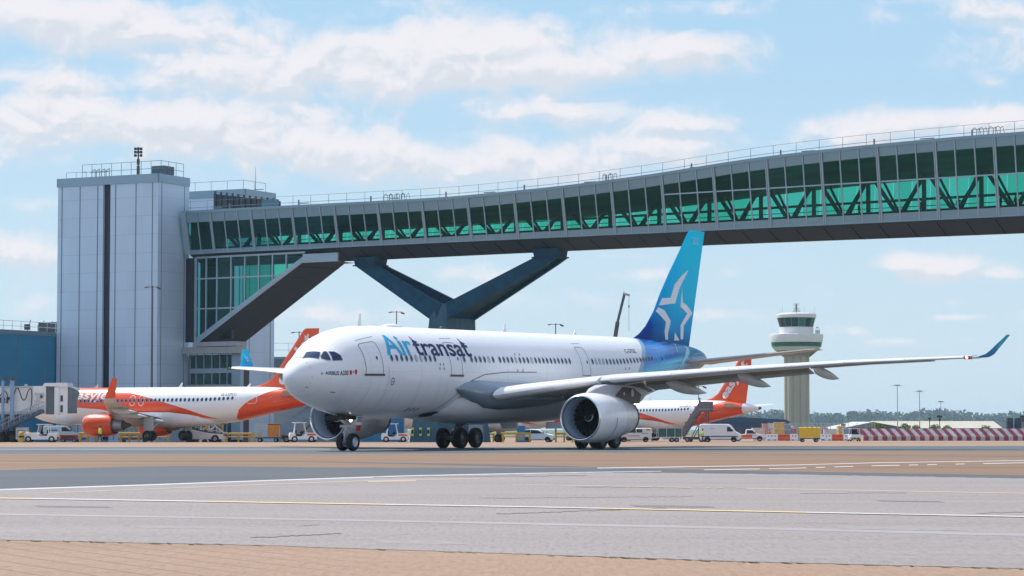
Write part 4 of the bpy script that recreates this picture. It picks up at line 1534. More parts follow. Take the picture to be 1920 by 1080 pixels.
def build_bridge():
    root = thing('passenger_bridge', 'long elevated glazed walkway with green windows rising to the right over the apron', 'bridge', tuple(BR_P0), (0, 0, BR_ROT))
    alu = cladding('bridge_aluminium', (.20, .34, .43), 50, None, .38, .35)
    alu2 = mat('mullion_aluminium', (.28, .41, .50), .35, .3, noise=.06, nscale=1)
    seam = mat('facade_seam', (.10, .13, .16), .5)
    glass = glass_mat('green_glass', (.24, .74, .60), .04, 1.0)
    panes = [glass, glass_mat('green_glass_pale', (.28, .78, .66), .06, 1.3), glass_mat('green_glass_deep', (.19, .68, .54), .04, .9)]
    rgp = random.Random(5)
    steel = mat('truss_steel', (.035, .06, .075), .5)
    inside = mat('bridge_ceiling', (.03, .20, .22), .6, noise=.45, nscale=.35, streak=(.25, 1.5, 1))
    S0, S1 = -10.9, 124.0
    n = 96
    ss = [S0 + (S1 - S0) * i / n for i in range(n + 1)]

    def P(s_, nn, z_, far=False):
        return (s_, (BW - nn) if far else nn, z_)

    def band(b, zf0, zf1, nf0, nf1, mi=0, far=False):
        r = [[P(s_, nf0(s_), zf0(s_), far), P(s_, nf1(s_), zf1(s_), far)] for s_ in ss]
        b.loft(r, mi, close=False)
    Wb = lambda s_: Z_WB
    for far in (False, True):
        b = MB()
        band(b, lambda s_: Z_ROOF(s_), lambda s_: Z_WT(s_) - .0, lambda s_: -.04, lambda s_: nfac(s_, Z_WT(s_)) - .04, 0, far)
        band(b, lambda s_: Z_WT(s_), lambda s_: Z_WT(s_), lambda s_: nfac(s_, Z_WT(s_)) - .04, lambda s_: nfac(s_, Z_WT(s_)) + .35, 0, far)
        band(b, lambda s_: Z_ROOF(s_) + .02, lambda s_: Z_ROOF(s_) - .32, lambda s_: -.10, lambda s_: -.08, 0, far)
        band(b, lambda s_: Z_ROOF(s_) - .32, lambda s_: Z_ROOF(s_) - .32, lambda s_: -.08, lambda s_: -.0, 1, far)
        b.build('fascia', [alu, seam], root)
        b = MB()
        band(b, Wb, Z_B, lambda s_: nfac(s_, Z_WB) - .03, lambda s_: .97, 0, far)
        band(b, Z_B, Z_B, lambda s_: .90, lambda s_: 1.25, 0, far)
        band(b, lambda s_: Z_B(s_) + .18, Z_B, lambda s_: .90, lambda s_: .90, 0, far)
        band(b, Wb, Wb, lambda s_: nfac(s_, Z_WB) - .03, lambda s_: nfac(s_, Z_WB) + .5, 0, far)
        b.build('spandrel', alu, root)
    # roof
    b = MB()
    b.loft([[P(s_, -.1, Z_ROOF(s_) + .02), P(s_, BW / 2, Z_ROOF(s_) + .30), P(s_, BW + .1, Z_ROOF(s_) + .02)] for s_ in ss], close=False)
    b.build('roof', M_grey, root)
    # ceiling, floor
    b = MB()
    b.loft([[P(s_, .55, Z_WT(s_) + .05), P(s_, 3.0, Z_WT(s_) - .15), P(s_, 5.5, (Z_WT(s_) + Z_CEIL(s_)) / 2 - .2), P(s_, BW - .75, Z_CEIL(s_))] for s_ in ss], close=False)
    b.build('ceiling', inside, root, 40)
    b = MB()
    b.loft([[P(s_, 1.05, Z_WB + .05), P(s_, BW - 1.0, Z_WB + .05)] for s_ in ss], close=False)
    b.loft([[P(s_, BW - 1.0, Z_WB + .05), P(s_, BW - 1.0, 24.62)] for s_ in ss], close=False)
    b.build('floor', mat('bridge_floor', (.012, .05, .05), .6), root)
    # soffit
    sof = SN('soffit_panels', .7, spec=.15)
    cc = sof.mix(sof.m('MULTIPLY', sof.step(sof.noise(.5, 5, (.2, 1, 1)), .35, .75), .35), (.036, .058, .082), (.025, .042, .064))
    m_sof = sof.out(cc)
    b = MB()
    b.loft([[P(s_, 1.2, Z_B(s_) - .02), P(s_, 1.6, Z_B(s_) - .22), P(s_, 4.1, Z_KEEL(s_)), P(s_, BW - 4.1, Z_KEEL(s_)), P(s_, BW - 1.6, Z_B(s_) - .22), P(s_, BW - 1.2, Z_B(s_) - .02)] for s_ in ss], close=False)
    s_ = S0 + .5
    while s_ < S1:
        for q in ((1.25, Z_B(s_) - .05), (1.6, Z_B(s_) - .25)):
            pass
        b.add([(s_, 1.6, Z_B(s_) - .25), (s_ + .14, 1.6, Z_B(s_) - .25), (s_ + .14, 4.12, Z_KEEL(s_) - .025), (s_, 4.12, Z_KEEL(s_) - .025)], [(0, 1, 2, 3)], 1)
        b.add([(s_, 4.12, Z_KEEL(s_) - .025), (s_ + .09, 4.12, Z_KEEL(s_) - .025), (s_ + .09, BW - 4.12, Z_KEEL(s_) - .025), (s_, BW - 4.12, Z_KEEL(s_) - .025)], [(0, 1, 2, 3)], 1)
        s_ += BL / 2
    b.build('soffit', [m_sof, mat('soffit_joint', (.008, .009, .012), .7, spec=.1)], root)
    # glazing, mullions, posts
    k = -5
    while True:
        s_ = k * BL / 3
        s1 = s_ + BL / 3
        k += 1
        if s_ < S0 + .2:
            s_ = S0 + .35
        if s_ > 120 or s1 > S1:
            break
        two = s_ > 57.9
        for far in (False, True):
            if far and s_ > 112:
                continue
            b = MB()
            a, c = s_ + .04, s1 - .04
            q = lambda x_, z_: P(x_, nfac(x_, z_) + .05, z_, far)
            b.add([q(a, Z_WB + .02), q(c, Z_WB + .02), q(c, Z_WT(c) - .02), q(a, Z_WT(a) - .02)], [(0, 1, 2, 3)])
            b.build('rear_window' if far else 'window', rgp.choice(panes), root)
        # mullion on the left edge of this pane
        main = (k - 1) % 3 == 0
        w = .34 if main else .13
        b = MB()
        zt, zb = Z_ROOF(s_) - .32, Z_B(s_) + .0
        d = .16 if main else .10
        b.beam((s_ + (0), nfac(s_, zt) - d * .35, zt), (s_, nfac(s_, zb) - d * .35, zb), d, w, 0, up=(1, 0, 0))
        if main:
            b.beam((s_ - .03, nfac(s_, zt) - d * .85, zt), (s_ - .03, nfac(s_, zb) - d * .85, zb), .02, .05, 1, up=(1, 0, 0))
        b.beam((s_ + w / 2 + .03, nfac(s_, zt) - .075, zt), (s_ + w / 2 + .03, nfac(s_, Z_WT(s_)) - .075, Z_WT(s_)), .03, .05, 1, up=(1, 0, 0))
        b.build('post' if main else 'mullion', [alu2, seam], root)
        if two:
            b = MB()
            b.beam((s_ + w / 2, nfac(s_, 27.05) - .03, 27.05), (s1 - .06, nfac(s1, 27.05) - .03, 27.05), .08, .14)
            b.build('transom', alu2, root)
    b = MB()
    b.beam((S0, 0, Z_ROOF(S0)), (S0 , 1.0, Z_B(S0)), .3, .9, up=(1, 0, 0))
    b.build('end_post', alu2, root)
    b = MB()
    b.bb((S0 + .2, 1.2, Z_B(S0) + .2), (S0 + .35, BW - 1.2, Z_WT(S0)))
    b.build('end_wall', inside, root)
    # trusses behind the glass
    for j in range(-2, 18):
        c = j * BL - .9
        for nn, w in ((BW - 1.9, .40),):
            b = MB()
            zt = min(Z_WT(c) - .3, 28.3)
            for sg in (-1, 1):
                b.beam((c + sg * .12, nn, 24.0), (c + sg * BL * .47, nn, zt), .22, w)
                if nn > 4:
                    b.beam((c + sg * .12 + .1, nn + .5, 24.0), (c + .1 + sg * BL * .36, nn + .5, zt), .15, w * .6)
            b.box((c, nn, 24.15), (1.1, .4, .55))
            if nn > 4:
                b.box((c + BL * .45, nn, (24 + zt) / 2), (.38, .3, zt - 24))
            b.build('truss', steel, root)
    b = MB()
    b.beam((S0, BW - 1.6, 25.55), (40, BW - 1.6, 25.55), .2, .08)
    b.beam((40, BW - 1.6, 25.55), (S1, BW - 1.6, 25.75), .2, .26)
    b.beam((S0, BW - 1.4, 24.95), (S1, BW - 1.4, 24.95), .08, .07)
    b.build('handrail', steel, root)
    # roof rail
    b = MB()
    for q0, q1 in zip(ss[:-1], ss[1:]):
        for hh in (1.25, .45):
            b.tube((q0, .9, Z_ROOF(q0) + hh), (q1, .9, Z_ROOF(q1) + hh), .02 if hh > 1 else .03, 5, cap=False)
    s_ = S0 + .4
    i = 0
    while s_ < S1:
        b.tube((s_, .9, Z_ROOF(s_)), (s_, .9, Z_ROOF(s_) + 1.27), .026, 5)
        if i % 4 == 2:
            b.box((s_ + .9, .9, Z_ROOF(s_) + .35), (.14, .14, .75))
        if i % 5 == 1:
            b.box((s_ + 1.1, 1.6, Z_ROOF(s_) + .35), (1.6, .1, .1))
        s_ += 2.75
        i += 1
    b.build('roof_guard_rail', mat('rail_steel', (.16, .19, .22), .45, .3), root)
    for s_, w in ((20.0, 3.2), (50.6, 1.8), (95.0, 2.6)):
        b = MB()
        i = 0
        x_ = s_
        while x_ < s_ + w:
            z0 = Z_ROOF(x_)
            b.path([(x_, .7, z0), (x_, .7, z0 + .7), (x_ + .25, .7, z0 + .88), (x_ + .5, .7, z0 + .7), (x_ + .5, .7, z0)], .035, 5)
            b.path([(x_, 1.7, z0), (x_ + .1, 1.7, z0 + .8), (x_ + .35, 1.7, z0 + .95), (x_ + .6, 1.7, z0)], .03, 5)
            x_ += .75 + .3 * (i % 2)
            i += 1
        b.tube((s_, .7, Z_ROOF(s_) + .7), (s_ + w, .7, Z_ROOF(s_ + w) + .7), .025, 5)
        b.build('step_over_ladder', MATS['rail_steel'], root)
    return root


def build_pier():
    root = thing('bridge_pier', 'dark blue steel V-shaped pier holding up the walkway behind the large airliner', 'bridge pier', tuple(BR_P0), (0, 0, BR_ROT))
    st = mat('pier_steel', (.006, .060, .115), .6, noise=.25, nscale=1.2, bump=.1, spec=.15)
    st2 = mat('pier_steel_lower', (.022, .10, .15), .7, noise=.3, nscale=1.5, streak=(1, 1, .15))

    def plate(pts, n0, n1, name='arm_plate', n0t=None, n1t=None):
        """polygon of (s, z, t) with t=0 at the foot and 1 at the head; the plate's two faces lean from n0 to n0t"""
        b = MB()
        A = [(p[0], n0 + ((n0t if n0t is not None else n0) - n0) * p[2], p[1]) for p in pts]
        B = [(p[0], n1 + ((n1t if n1t is not None else n1) - n1) * p[2], p[1]) for p in pts]
        n = len(pts)
        b.add(A + B, [tuple(reversed(range(n))), tuple(range(n, 2 * n))] + [(i, (i + 1) % n, n + (i + 1) % n, n + i) for i in range(n)])
        return b.build(name, st, root, bevel=.03)
    L = [(13.9, 20.95, 1), (17.1, 20.95, 1), (27.55, 15.92, 0), (27.0, 14.4, 0), (25.85, 14.25, 0)]
    Rr = [(28.3, 16.05, 0), (39.6, 20.95, 1), (43.0, 20.95, 1), (41.6, 20.15, 1), (28.5, 14.2, 0)]
    for pts in (L, Rr):
        plate(pts, 1.75, 2.15, 'near_arm_plate', 3.1, 3.5)
        plate(pts, 7.1, 7.5, 'far_arm_plate', 5.0, 5.4)
    # webs between the plates
    b = MB()
    for a, c in (((16.4, 20.6, 1), (27.2, 15.1, 0)), ((41.0, 20.3, 1), (28.5, 14.75, 0))):
        b.add([(a[0], 3.3, a[1]), (a[0], 5.2, a[1]), (c[0], 7.3, c[1]), (c[0], 1.95, c[1])], [(0, 1, 2, 3)])
    b.prism([(26.2, 14.2), (28.4, 14.2), (28.3, 15.6), (27.2, 15.6)], 'y', 2.0, 7.3)
    b.build('arm_web', st, root)
    for s0, s1 in ((13.7, 17.0), (39.6, 42.9)):
        b = MB()
        b.prism([(s0 + .25, 20.9), (s1 - .25, 20.9), (s1, 22.0), (s0, 22.0)], 'y', 3.0, 5.5)
        b.box(((s0 + s1) / 2, 4.25, 21.0), (s1 - s0 + .1, 2.7, .14))
        b.build('bearing_head', st, root)
    # trunk, wider towards the ground and around the back
    b = MB()
    ring = lambda z_, s0, s1, n0, n1: [(s0, n0, z_), (s1, n0, z_), (s1, n1, z_), (s0, n1, z_)]
    b.loft([ring(-.6, 24.9, 28.7, -.9, 10.6), ring(13.2, 25.75, 28.5, 1.75, 7.55), ring(14.3, 25.9, 28.5, 1.75, 7.5)], cap0=True, cap1=True)
    b.add([(25.9, 1.75, 14.3), (28.5, 1.75, 14.3), (28.3, 1.9, 16.0), (27.2, 1.9, 16.0)], [(0, 1, 2, 3)])
    b.build('trunk', st2, root, bevel=.04)
    for i in range(3):
        b = MB()
        x_ = 25.5 + i * 1.15
        b.box((x_, -.95, 1.0), (.34, .06, .95), 0)
        b.box((x_, -.99, 1.0), (.30, .03, .45), 1)
        b.build('hazard_plate', [mat('lime_yellow', (.62, .66, .08), .5), M_black], root)
    return root

# ------------------------------------------------------------------ placing things by their position on the apron


def gz(Y):
    """the apron falls away gently beyond the taxiway"""
    return lerp_tab([(0, 0), (245, 0), (350, -.5), (9000, -.5)], Y)


def at(px, py, Y):
    d = pxdir(px, py)
    return Vector((0, 0, CAM_H)) + d * (Y / d.y)


def wx(px, Y):
    return at(px, 805, Y).x


def gp(px, py, z=0.0):
    """point of the level apron seen at that place of the photograph"""
    d = pxdir(px, py)
    t = (z - CAM_H) / d.z
    return Vector((0, 0, CAM_H)) + d * t


# ------------------------------------------------------------------ ground
def build_ground():
    # sandy brushed concrete
    s = SN('sandy_concrete', .85, spec=.25)
    n1 = s.noise(.10, 5, (.25, 1.5, 1), .6)
    n2 = s.noise(16, 4, (1, .14, 1), .8)
    n3 = s.noise(3.2, 6, (.5, 1, 1), .65)
    c = s.mix(s.step(n1, .3, .7), (.215, .138, .090), (.280, .185, .124))
    c = s.mix(s.m('MULTIPLY', s.step(n3, .42, .75), .25), c, (.19, .135, .105))
    c = s.mix(s.m('MULTIPLY', s.step(n2, .35, .7), .45), c, (.40, .295, .225))
    c = s.mix(s.m('MULTIPLY', s.step(n2, .40, .25), .35), c, (.15, .10, .07))
    # block joints, running diagonally, only readable close by on the left
    bt = s.nt.nodes.new('ShaderNodeTexBrick')
    mp = s.nt.nodes.new('ShaderNodeMapping')
    mp.inputs['Rotation'].default_value = (0, 0, rad(62))
    s.nt.links.new(s.obj, mp.inputs[0])
    s.nt.links.new(mp.outputs[0], bt.inputs['Vector'])
    bt.inputs['Scale'].default_value = 1.0
    bt.inputs['Brick Width'].default_value = .9
    bt.inputs['Row Height'].default_value = .42
    bt.inputs['Mortar Size'].default_value = .028
    bt.inputs['Mortar Smooth'].default_value = .3
    near = s.m('MULTIPLY', s.step(s.y, 34, 26), s.step(s.m('ADD', s.x, s.m('MULTIPLY', s.noise(.6, 3), 3)), 1.0, -1.5))
    c = s.mix(s.m('MULTIPLY', s.m('MULTIPLY', bt.outputs['Fac'], near), .42), c, (.10, .065, .05))
    m_sand = s.out(c, bump=n2, bstr=.5, bdist=.01)
    q = SN('sandy_band', .85, spec=.2)
    w1 = q.noise(.10, 6, (.12, 1.6, 1), .62)
    cq = q.mix(q.step(w1, .3, .7), (.175, .112, .070), (.235, .156, .102))
    q.out(q.mix(q.m('MULTIPLY', q.step(q.x, -25, 30), .35), cq, (.15, .095, .065)))
    ys = [-60, 0, 20, 60, 120, 245, 280, 315, 350, 700]
    xs = [-700, -300, -100, 0, 100, 300, 700]
    b = MB()
    for j in range(len(ys) - 1):
        for i in range(len(xs) - 1):
            b.add([(xs[i], ys[j], gz(ys[j])), (xs[i + 1], ys[j], gz(ys[j])), (xs[i + 1], ys[j + 1], gz(ys[j + 1])), (xs[i], ys[j + 1], gz(ys[j + 1]))], [(0, 1, 2, 3)])
    o = b.build('ground', m_sand)
    tag(o, kind='structure')
    g = SN('grass_ground', .9)
    m_g = g.out(g.mix(g.noise(.05, 5), (.06, .09, .035), (.11, .13, .05)))
    b = MB()
    for (x0, x1, y0, y1) in [(-9000, -700, -3000, 9000), (700, 9000, -3000, 9000), (-700, 700, 700, 9000), (-700, 700, -3000, -60)]:
        b.add([(x0, y0, -.5 if y0 > 0 or abs(x0) + abs(x1) > 2000 else 0), (x1, y0, -.5), (x1, y1, -.5), (x0, y1, -.5)], [(0, 1, 2, 3)])
    tag(b.build('grass_field', m_g), kind='structure')

    def asphalt(name, a, bcol, tint, seed, streak=(.12, 1.4, 1), fine=.35):
        s_ = SN(name, .8, spec=.3)
        m1 = s_.noise(.16 + seed * .013, 6, streak, .62)
        m2 = s_.noise(17, 4, (1, .12, 1), .85)
        m3 = s_.noise(.9, 6, (.10, 2.0, 1), .6)
        cc = s_.mix(s_.step(m1, .3, .7), a, bcol)
        cc = s_.mix(s_.m('MULTIPLY', s_.step(m3, .48, .66), .65), cc, tint)
        cc = s_.mix(s_.m('MULTIPLY', s_.step(m2, .3, .65), fine), cc, [v * 1.5 for v in bcol])
        cc = s_.mix(s_.m('MULTIPLY', s_.step(m2, .42, .3), fine), cc, [v * .5 for v in a])
        # meandering hairline cracks
        vo = s_.nt.nodes.new('ShaderNodeTexVoronoi')
        vo.feature = 'DISTANCE_TO_EDGE'
        mp_ = s_.nt.nodes.new('ShaderNodeMapping')
        mp_.inputs['Scale'].default_value = (.05, .10, 1)
        ad = s_.nt.nodes.new('ShaderNodeVectorMath')
        nz = s_.nt.nodes.new('ShaderNodeTexNoise')
        nz.inputs['Scale'].default_value = .5
        nz.inputs['Detail'].default_value = 6
        sc = s_.nt.nodes.new('ShaderNodeVectorMath')
        sc.operation = 'SCALE'
        sc.inputs['Scale'].default_value = 3.0
        s_.nt.links.new(s_.obj, nz.inputs['Vector'])
        s_.nt.links.new(nz.outputs['Color'], sc.inputs[0])
        s_.nt.links.new(s_.obj, ad.inputs[0])
        s_.nt.links.new(sc.outputs[0], ad.inputs[1])
        s_.nt.links.new(ad.outputs[0], mp_.inputs[0])
        s_.nt.links.new(mp_.outputs[0], vo.inputs['Vector'])
        vo.inputs['Scale'].default_value = 1
        crack = s_.m('MULTIPLY', s_.m('LESS_THAN', vo.outputs['Distance'], .0022), s_.step(s_.noise(.08, 2), .5, .56))
        cc = s_.mix(s_.m('MULTIPLY', crack, .6), cc, [v * .35 for v in a])
        return s_.out(cc, bump=m2, bstr=.4, bdist=.008)
    m_pink = asphalt('worn_pink_asphalt', (.168, .148, .141), (.226, .202, .194), (.17, .148, .142), 1, fine=.5)
    m_mid = asphalt('blue_grey_asphalt', (.052, .064, .075), (.074, .085, .096), (.043, .050, .058), 4, fine=.25)
    m_dark = asphalt('shadow_darkened_asphalt', (.050, .066, .082), (.105, .130, .150), (.035, .048, .06), 7, fine=.1)  # asphalt grey, painted darker to strengthen the shadow under the airliner

    def sheet(name, up, lo, z, m, wob=0.0, n=90):
        """strip between two curves given at photographed places"""
        rr = random.Random(len(name) * 7 + int(z * 1000))
        b_ = MB()
        r = []
        x0, x1 = -500, 2420
        for i in range(n + 1):
            u = x0 + (x1 - x0) * i / n
            a = lerp_tab(up, u) + rr.uniform(-wob, wob)
            c_ = lerp_tab(lo, u) + rr.uniform(-wob, wob)
            r.append([gp(u, a, z), gp(u, max(c_, a + .01), z)])
        b_.loft(r, close=False)
        return tag(b_.build(name, m), kind='structure')
    sheet('taxiway_asphalt', [(-500, 838.5), (0, 838.3), (500, 838.2), (900, 838.2), (1200, 837.5), (1920, 836), (2420, 835)], [(-500, 851), (0, 851), (600, 851), (900, 849.5), (1100, 847.5), (1500, 845.8), (1920, 845), (2420, 844)], .004, m_dark, .12)
    sheet('taxiway_shoulder', [(-500, 884), (0, 881), (200, 876), (340, 873.5), (600, 876), (900, 876.5), (1130, 877), (1300, 880), (1500, 884), (1920, 891), (2420, 897)], [(-500, 942), (0, 921), (500, 903), (750, 895), (960, 891), (1130, 888), (1300, 889), (1500, 893), (1920, 901), (2420, 908)], .002, m_mid, .15)
    sheet('apron_asphalt', [(-500, 940), (0, 919), (500, 901), (750, 893), (960, 889), (1130, 886), (1300, 887), (1500, 890), (1920, 897), (2420, 905)], [(-500, 1004), (0, 1012), (480, 1022), (960, 1038), (1400, 1053), (1920, 1066), (2420, 1078)], .004, m_pink, .5, 300)
    sheet('tarmac_tongue', [(-500, 864), (560, 865), (760, 867.5), (950, 871), (1130, 876), (2420, 876)], [(-500, 864.2), (560, 866), (760, 869.6), (950, 874.5), (1130, 876.5), (2420, 876.2)], .004, m_mid, .08)
    sheet('tarmac_seam', [(-500, 846), (1100, 847), (1500, 851.5), (1920, 855), (2420, 858)], [(-500, 846.1), (1100, 847.6), (1500, 852.6), (1920, 856.3), (2420, 859.5)], .006, m_dark, .05)
    # markings
    def paint(name, col, wear):
        s_ = SN(name, .6)
        w_ = s_.step(s_.noise(2.2, 6, (.35, 1.4, 1), .7), wear, wear + .22)
        return s_.out(s_.mix(s_.m('MULTIPLY', w_, .75), col, (.22, .20, .205)))
    m_wl = paint('white_line_paint', (.52, .50, .51), .50)
    m_yl = paint('yellow_line_paint', (.58, .44, .22), .55)
    m_fl = paint('faded_line_paint', (.32, .295, .30), .35)
    m_fy = paint('faded_yellow_paint', (.42, .31, .20), .45)

    def line(name, pts, th, z, m, seg=None, gaps=None):
        b_ = MB()
        x0, x1 = pts[0][0], pts[-1][0]
        n = int((x1 - x0) / (18 if z != .008 else 5)) + 2
        rr = random.Random(5)
        for i in range(n):
            u0, u1 = x0 + (x1 - x0) * i / n, x0 + (x1 - x0) * (i + 1) / n
            if gaps and rr.random() < gaps:
                continue
            if isinstance(th, (list, tuple)):
                t0, t1 = lerp_tab(th, u0), lerp_tab(th, u1)
            else:
                t0 = t1 = th
            y0, y1 = lerp_tab(pts, u0), lerp_tab(pts, u1)
            b_.add([gp(u0, y0 - t0 / 2, z), gp(u1, y1 - t1 / 2, z), gp(u1, y1 + t1 / 2, z), gp(u0, y0 + t0 / 2, z)], [(0, 1, 2, 3)])
        return tag(b_.build(name, m), kind='structure')
    curve1 = [(-500, 941), (0, 918), (250, 910), (500, 901), (750, 892.5), (960, 888), (1130, 885), (1240, 883.5)]
    line('edge_line', curve1, [(-500, 2.8), (0, 2.0), (750, 1.6), (1240, .8)], .007, m_wl)
    line('edge_line', [(1120, 877.6), (1300, 875), (1500, 871.4), (1650, 867.5), (1920, 863.4), (2420, 857)], [(1120, 1.3), (1500, 1.0), (2420, .8)], .006, m_wl)
    line('edge_line', [(1320, 881), (1480, 878), (1650, 873), (1920, 867.6), (2420, 861)], 1.1, .006, m_wl, gaps=.25)
    line('faded_line', [(100, 924), (500, 908), (700, 901), (900, 897)], 1.2, .007, m_fy)
    line('faded_line', [(690, 903), (780, 901)], 2.2, .007, m_fy)
    cl = [(-500, 928), (0, 933.5), (960, 949.5), (1920, 968.5), (2420, 978)]
    for (a, c_, m) in [(-500, 62, m_yl), (62, 385, m_wl), (385, 722, m_yl), (722, 1120, m_wl), (1120, 1512, m_yl), (1512, 2420, m_wl)]:
        line('taxi_line_yellow' if m is m_yl else 'taxi_line_white', [(a, lerp_tab(cl, a)), (960, lerp_tab(cl, 960)), (c_, lerp_tab(cl, c_))] if a < 960 < c_ else [(a, lerp_tab(cl, a)), (c_, lerp_tab(cl, c_))], 1.8, .014, m)
    line('faded_yellow_line', [(960, 908.5), (1300, 914), (1600, 919), (1920, 925), (2420, 934)], [(960, .8), (1300, 1.5), (2420, 1.8)], .007, m_fy)
    line('faded_line', [(-500, 953), (0, 964), (480, 972), (960, 981), (1440, 991), (1920, 1003), (2420, 1014)], [(-500, 2.5), (700, 3), (960, 4), (2420, 5)], .006, m_fl)
    m_pat = mat('repair_patch', (.135, .125, .125), .85, noise=.25, nscale=6)
    m_pal = mat('pale_patch', (.245, .225, .215), .85, noise=.2, nscale=6)
    for (a, y0, c_, y1, mm) in [(1180, 947, 1330, 950.5, m_pat), (250, 985, 420, 990, m_pal), (1560, 985, 1800, 992, m_pal), (60, 948, 200, 951, m_pat), (1640, 938, 1760, 940.5, m_pat), (700, 1012, 860, 1019, m_pal)]:
        b_ = MB()
        b_.add([gp(a, y0, .0055), gp(c_, y0 + (c_ - a) * .012, .0055), gp(c_ + 14, y1 + (c_ - a) * .012, .0055), gp(a + 14, y1, .0055)], [(0, 1, 2, 3)])
        tag(b_.build('tarmac_patch', mm), kind='structure')
    m_tar = mat('tar_seam', (.08, .078, .082), .8, noise=.4, nscale=3)
    rt = random.Random(31)
    for (a, y0, c_, y1, w_) in [(930, 964, 1250, 952, .7), (470, 1008, 640, 1000, .8), (1500, 925, 1700, 924, .4), (1830, 962, 1920, 960, .5), (700, 894.6, 1100, 891.5, .6), (1080, 913, 1400, 915, .4), (900, 934, 1300, 931, .3), (560, 986, 600, 984, .4)]:
        pts, n_ = [], 40
        for i in range(n_ + 1):
            pts.append((a + (c_ - a) * i / n_, y0 + (y1 - y0) * i / n_ + rt.uniform(-.9, .9)))
        line('tar_seam', pts, w_, .008, m_tar)
    sheet('sand_band', [(-500, 851.2), (600, 851.2), (900, 849.7), (1100, 847.7), (1500, 846), (1920, 845.2), (2420, 844.2)], [(-500, 883), (0, 880), (340, 873), (600, 875.5), (1130, 876.5), (1300, 879.5), (1500, 883.5), (1920, 890.5), (2420, 896)], .001, MATS['sandy_band'], .05)
    line('faded_line', [(0, 842.2), (400, 842), (620, 842)], .8, .006, m_fl)
    # grass and grime along the pavement joint
    b_ = MB()
    rr = random.Random(11)
    edge = [(-500, 1004), (0, 1012), (480, 1022), (960, 1038), (1400, 1053), (1920, 1066), (2420, 1078)]
    u = -200
    while u < 2200:
        wdt = rr.uniform(4, 26)
        dens = 1.0 if 1100 < u < 1420 else .35
        if rr.random() < dens:
            y0 = lerp_tab(edge, u) - rr.uniform(.2, 1.3)
            h = rr.uniform(.5, 1.6) * (1.3 if dens == 1 else 1)
            b_.add([gp(u, y0, .009), gp(u + wdt, lerp_tab(edge, u + wdt) - .3, .009), gp(u + wdt * .9, lerp_tab(edge, u + wdt) + h * .5, .009), gp(u + wdt * .3, y0 + h, .009)], [(0, 1, 2, 3)])
        u += wdt * rr.uniform(.7, 1.6)
    tag(b_.build('joint_grime', mat('joint_moss', (.06, .065, .04), .9, noise=.4, nscale=8)), kind='structure')


# ------------------------------------------------------------------ buildings
TW_ROT = atan2(-.456, .89)
TWX, TWY = Vector((.89, -.456, 0)), Vector((.456, .89, 0))


def rails(b, pts, h=1.1, r=.03, step=2.0, mid=True):
    for p, q in zip(pts[:-1], pts[1:]):
        p, q = Vector(p), Vector(q)
        L = (q - p).length
        n = max(1, int(L / step))
        for i in range(n + 1):
            c = p + (q - p) * i / n
            b.tube(c, c + Vector((0, 0, h)), r, 5)
        for hh in ([h, h * .5] if mid else [h]):
            b.tube(p + Vector((0, 0, hh)), q + Vector((0, 0, hh)), r, 5)


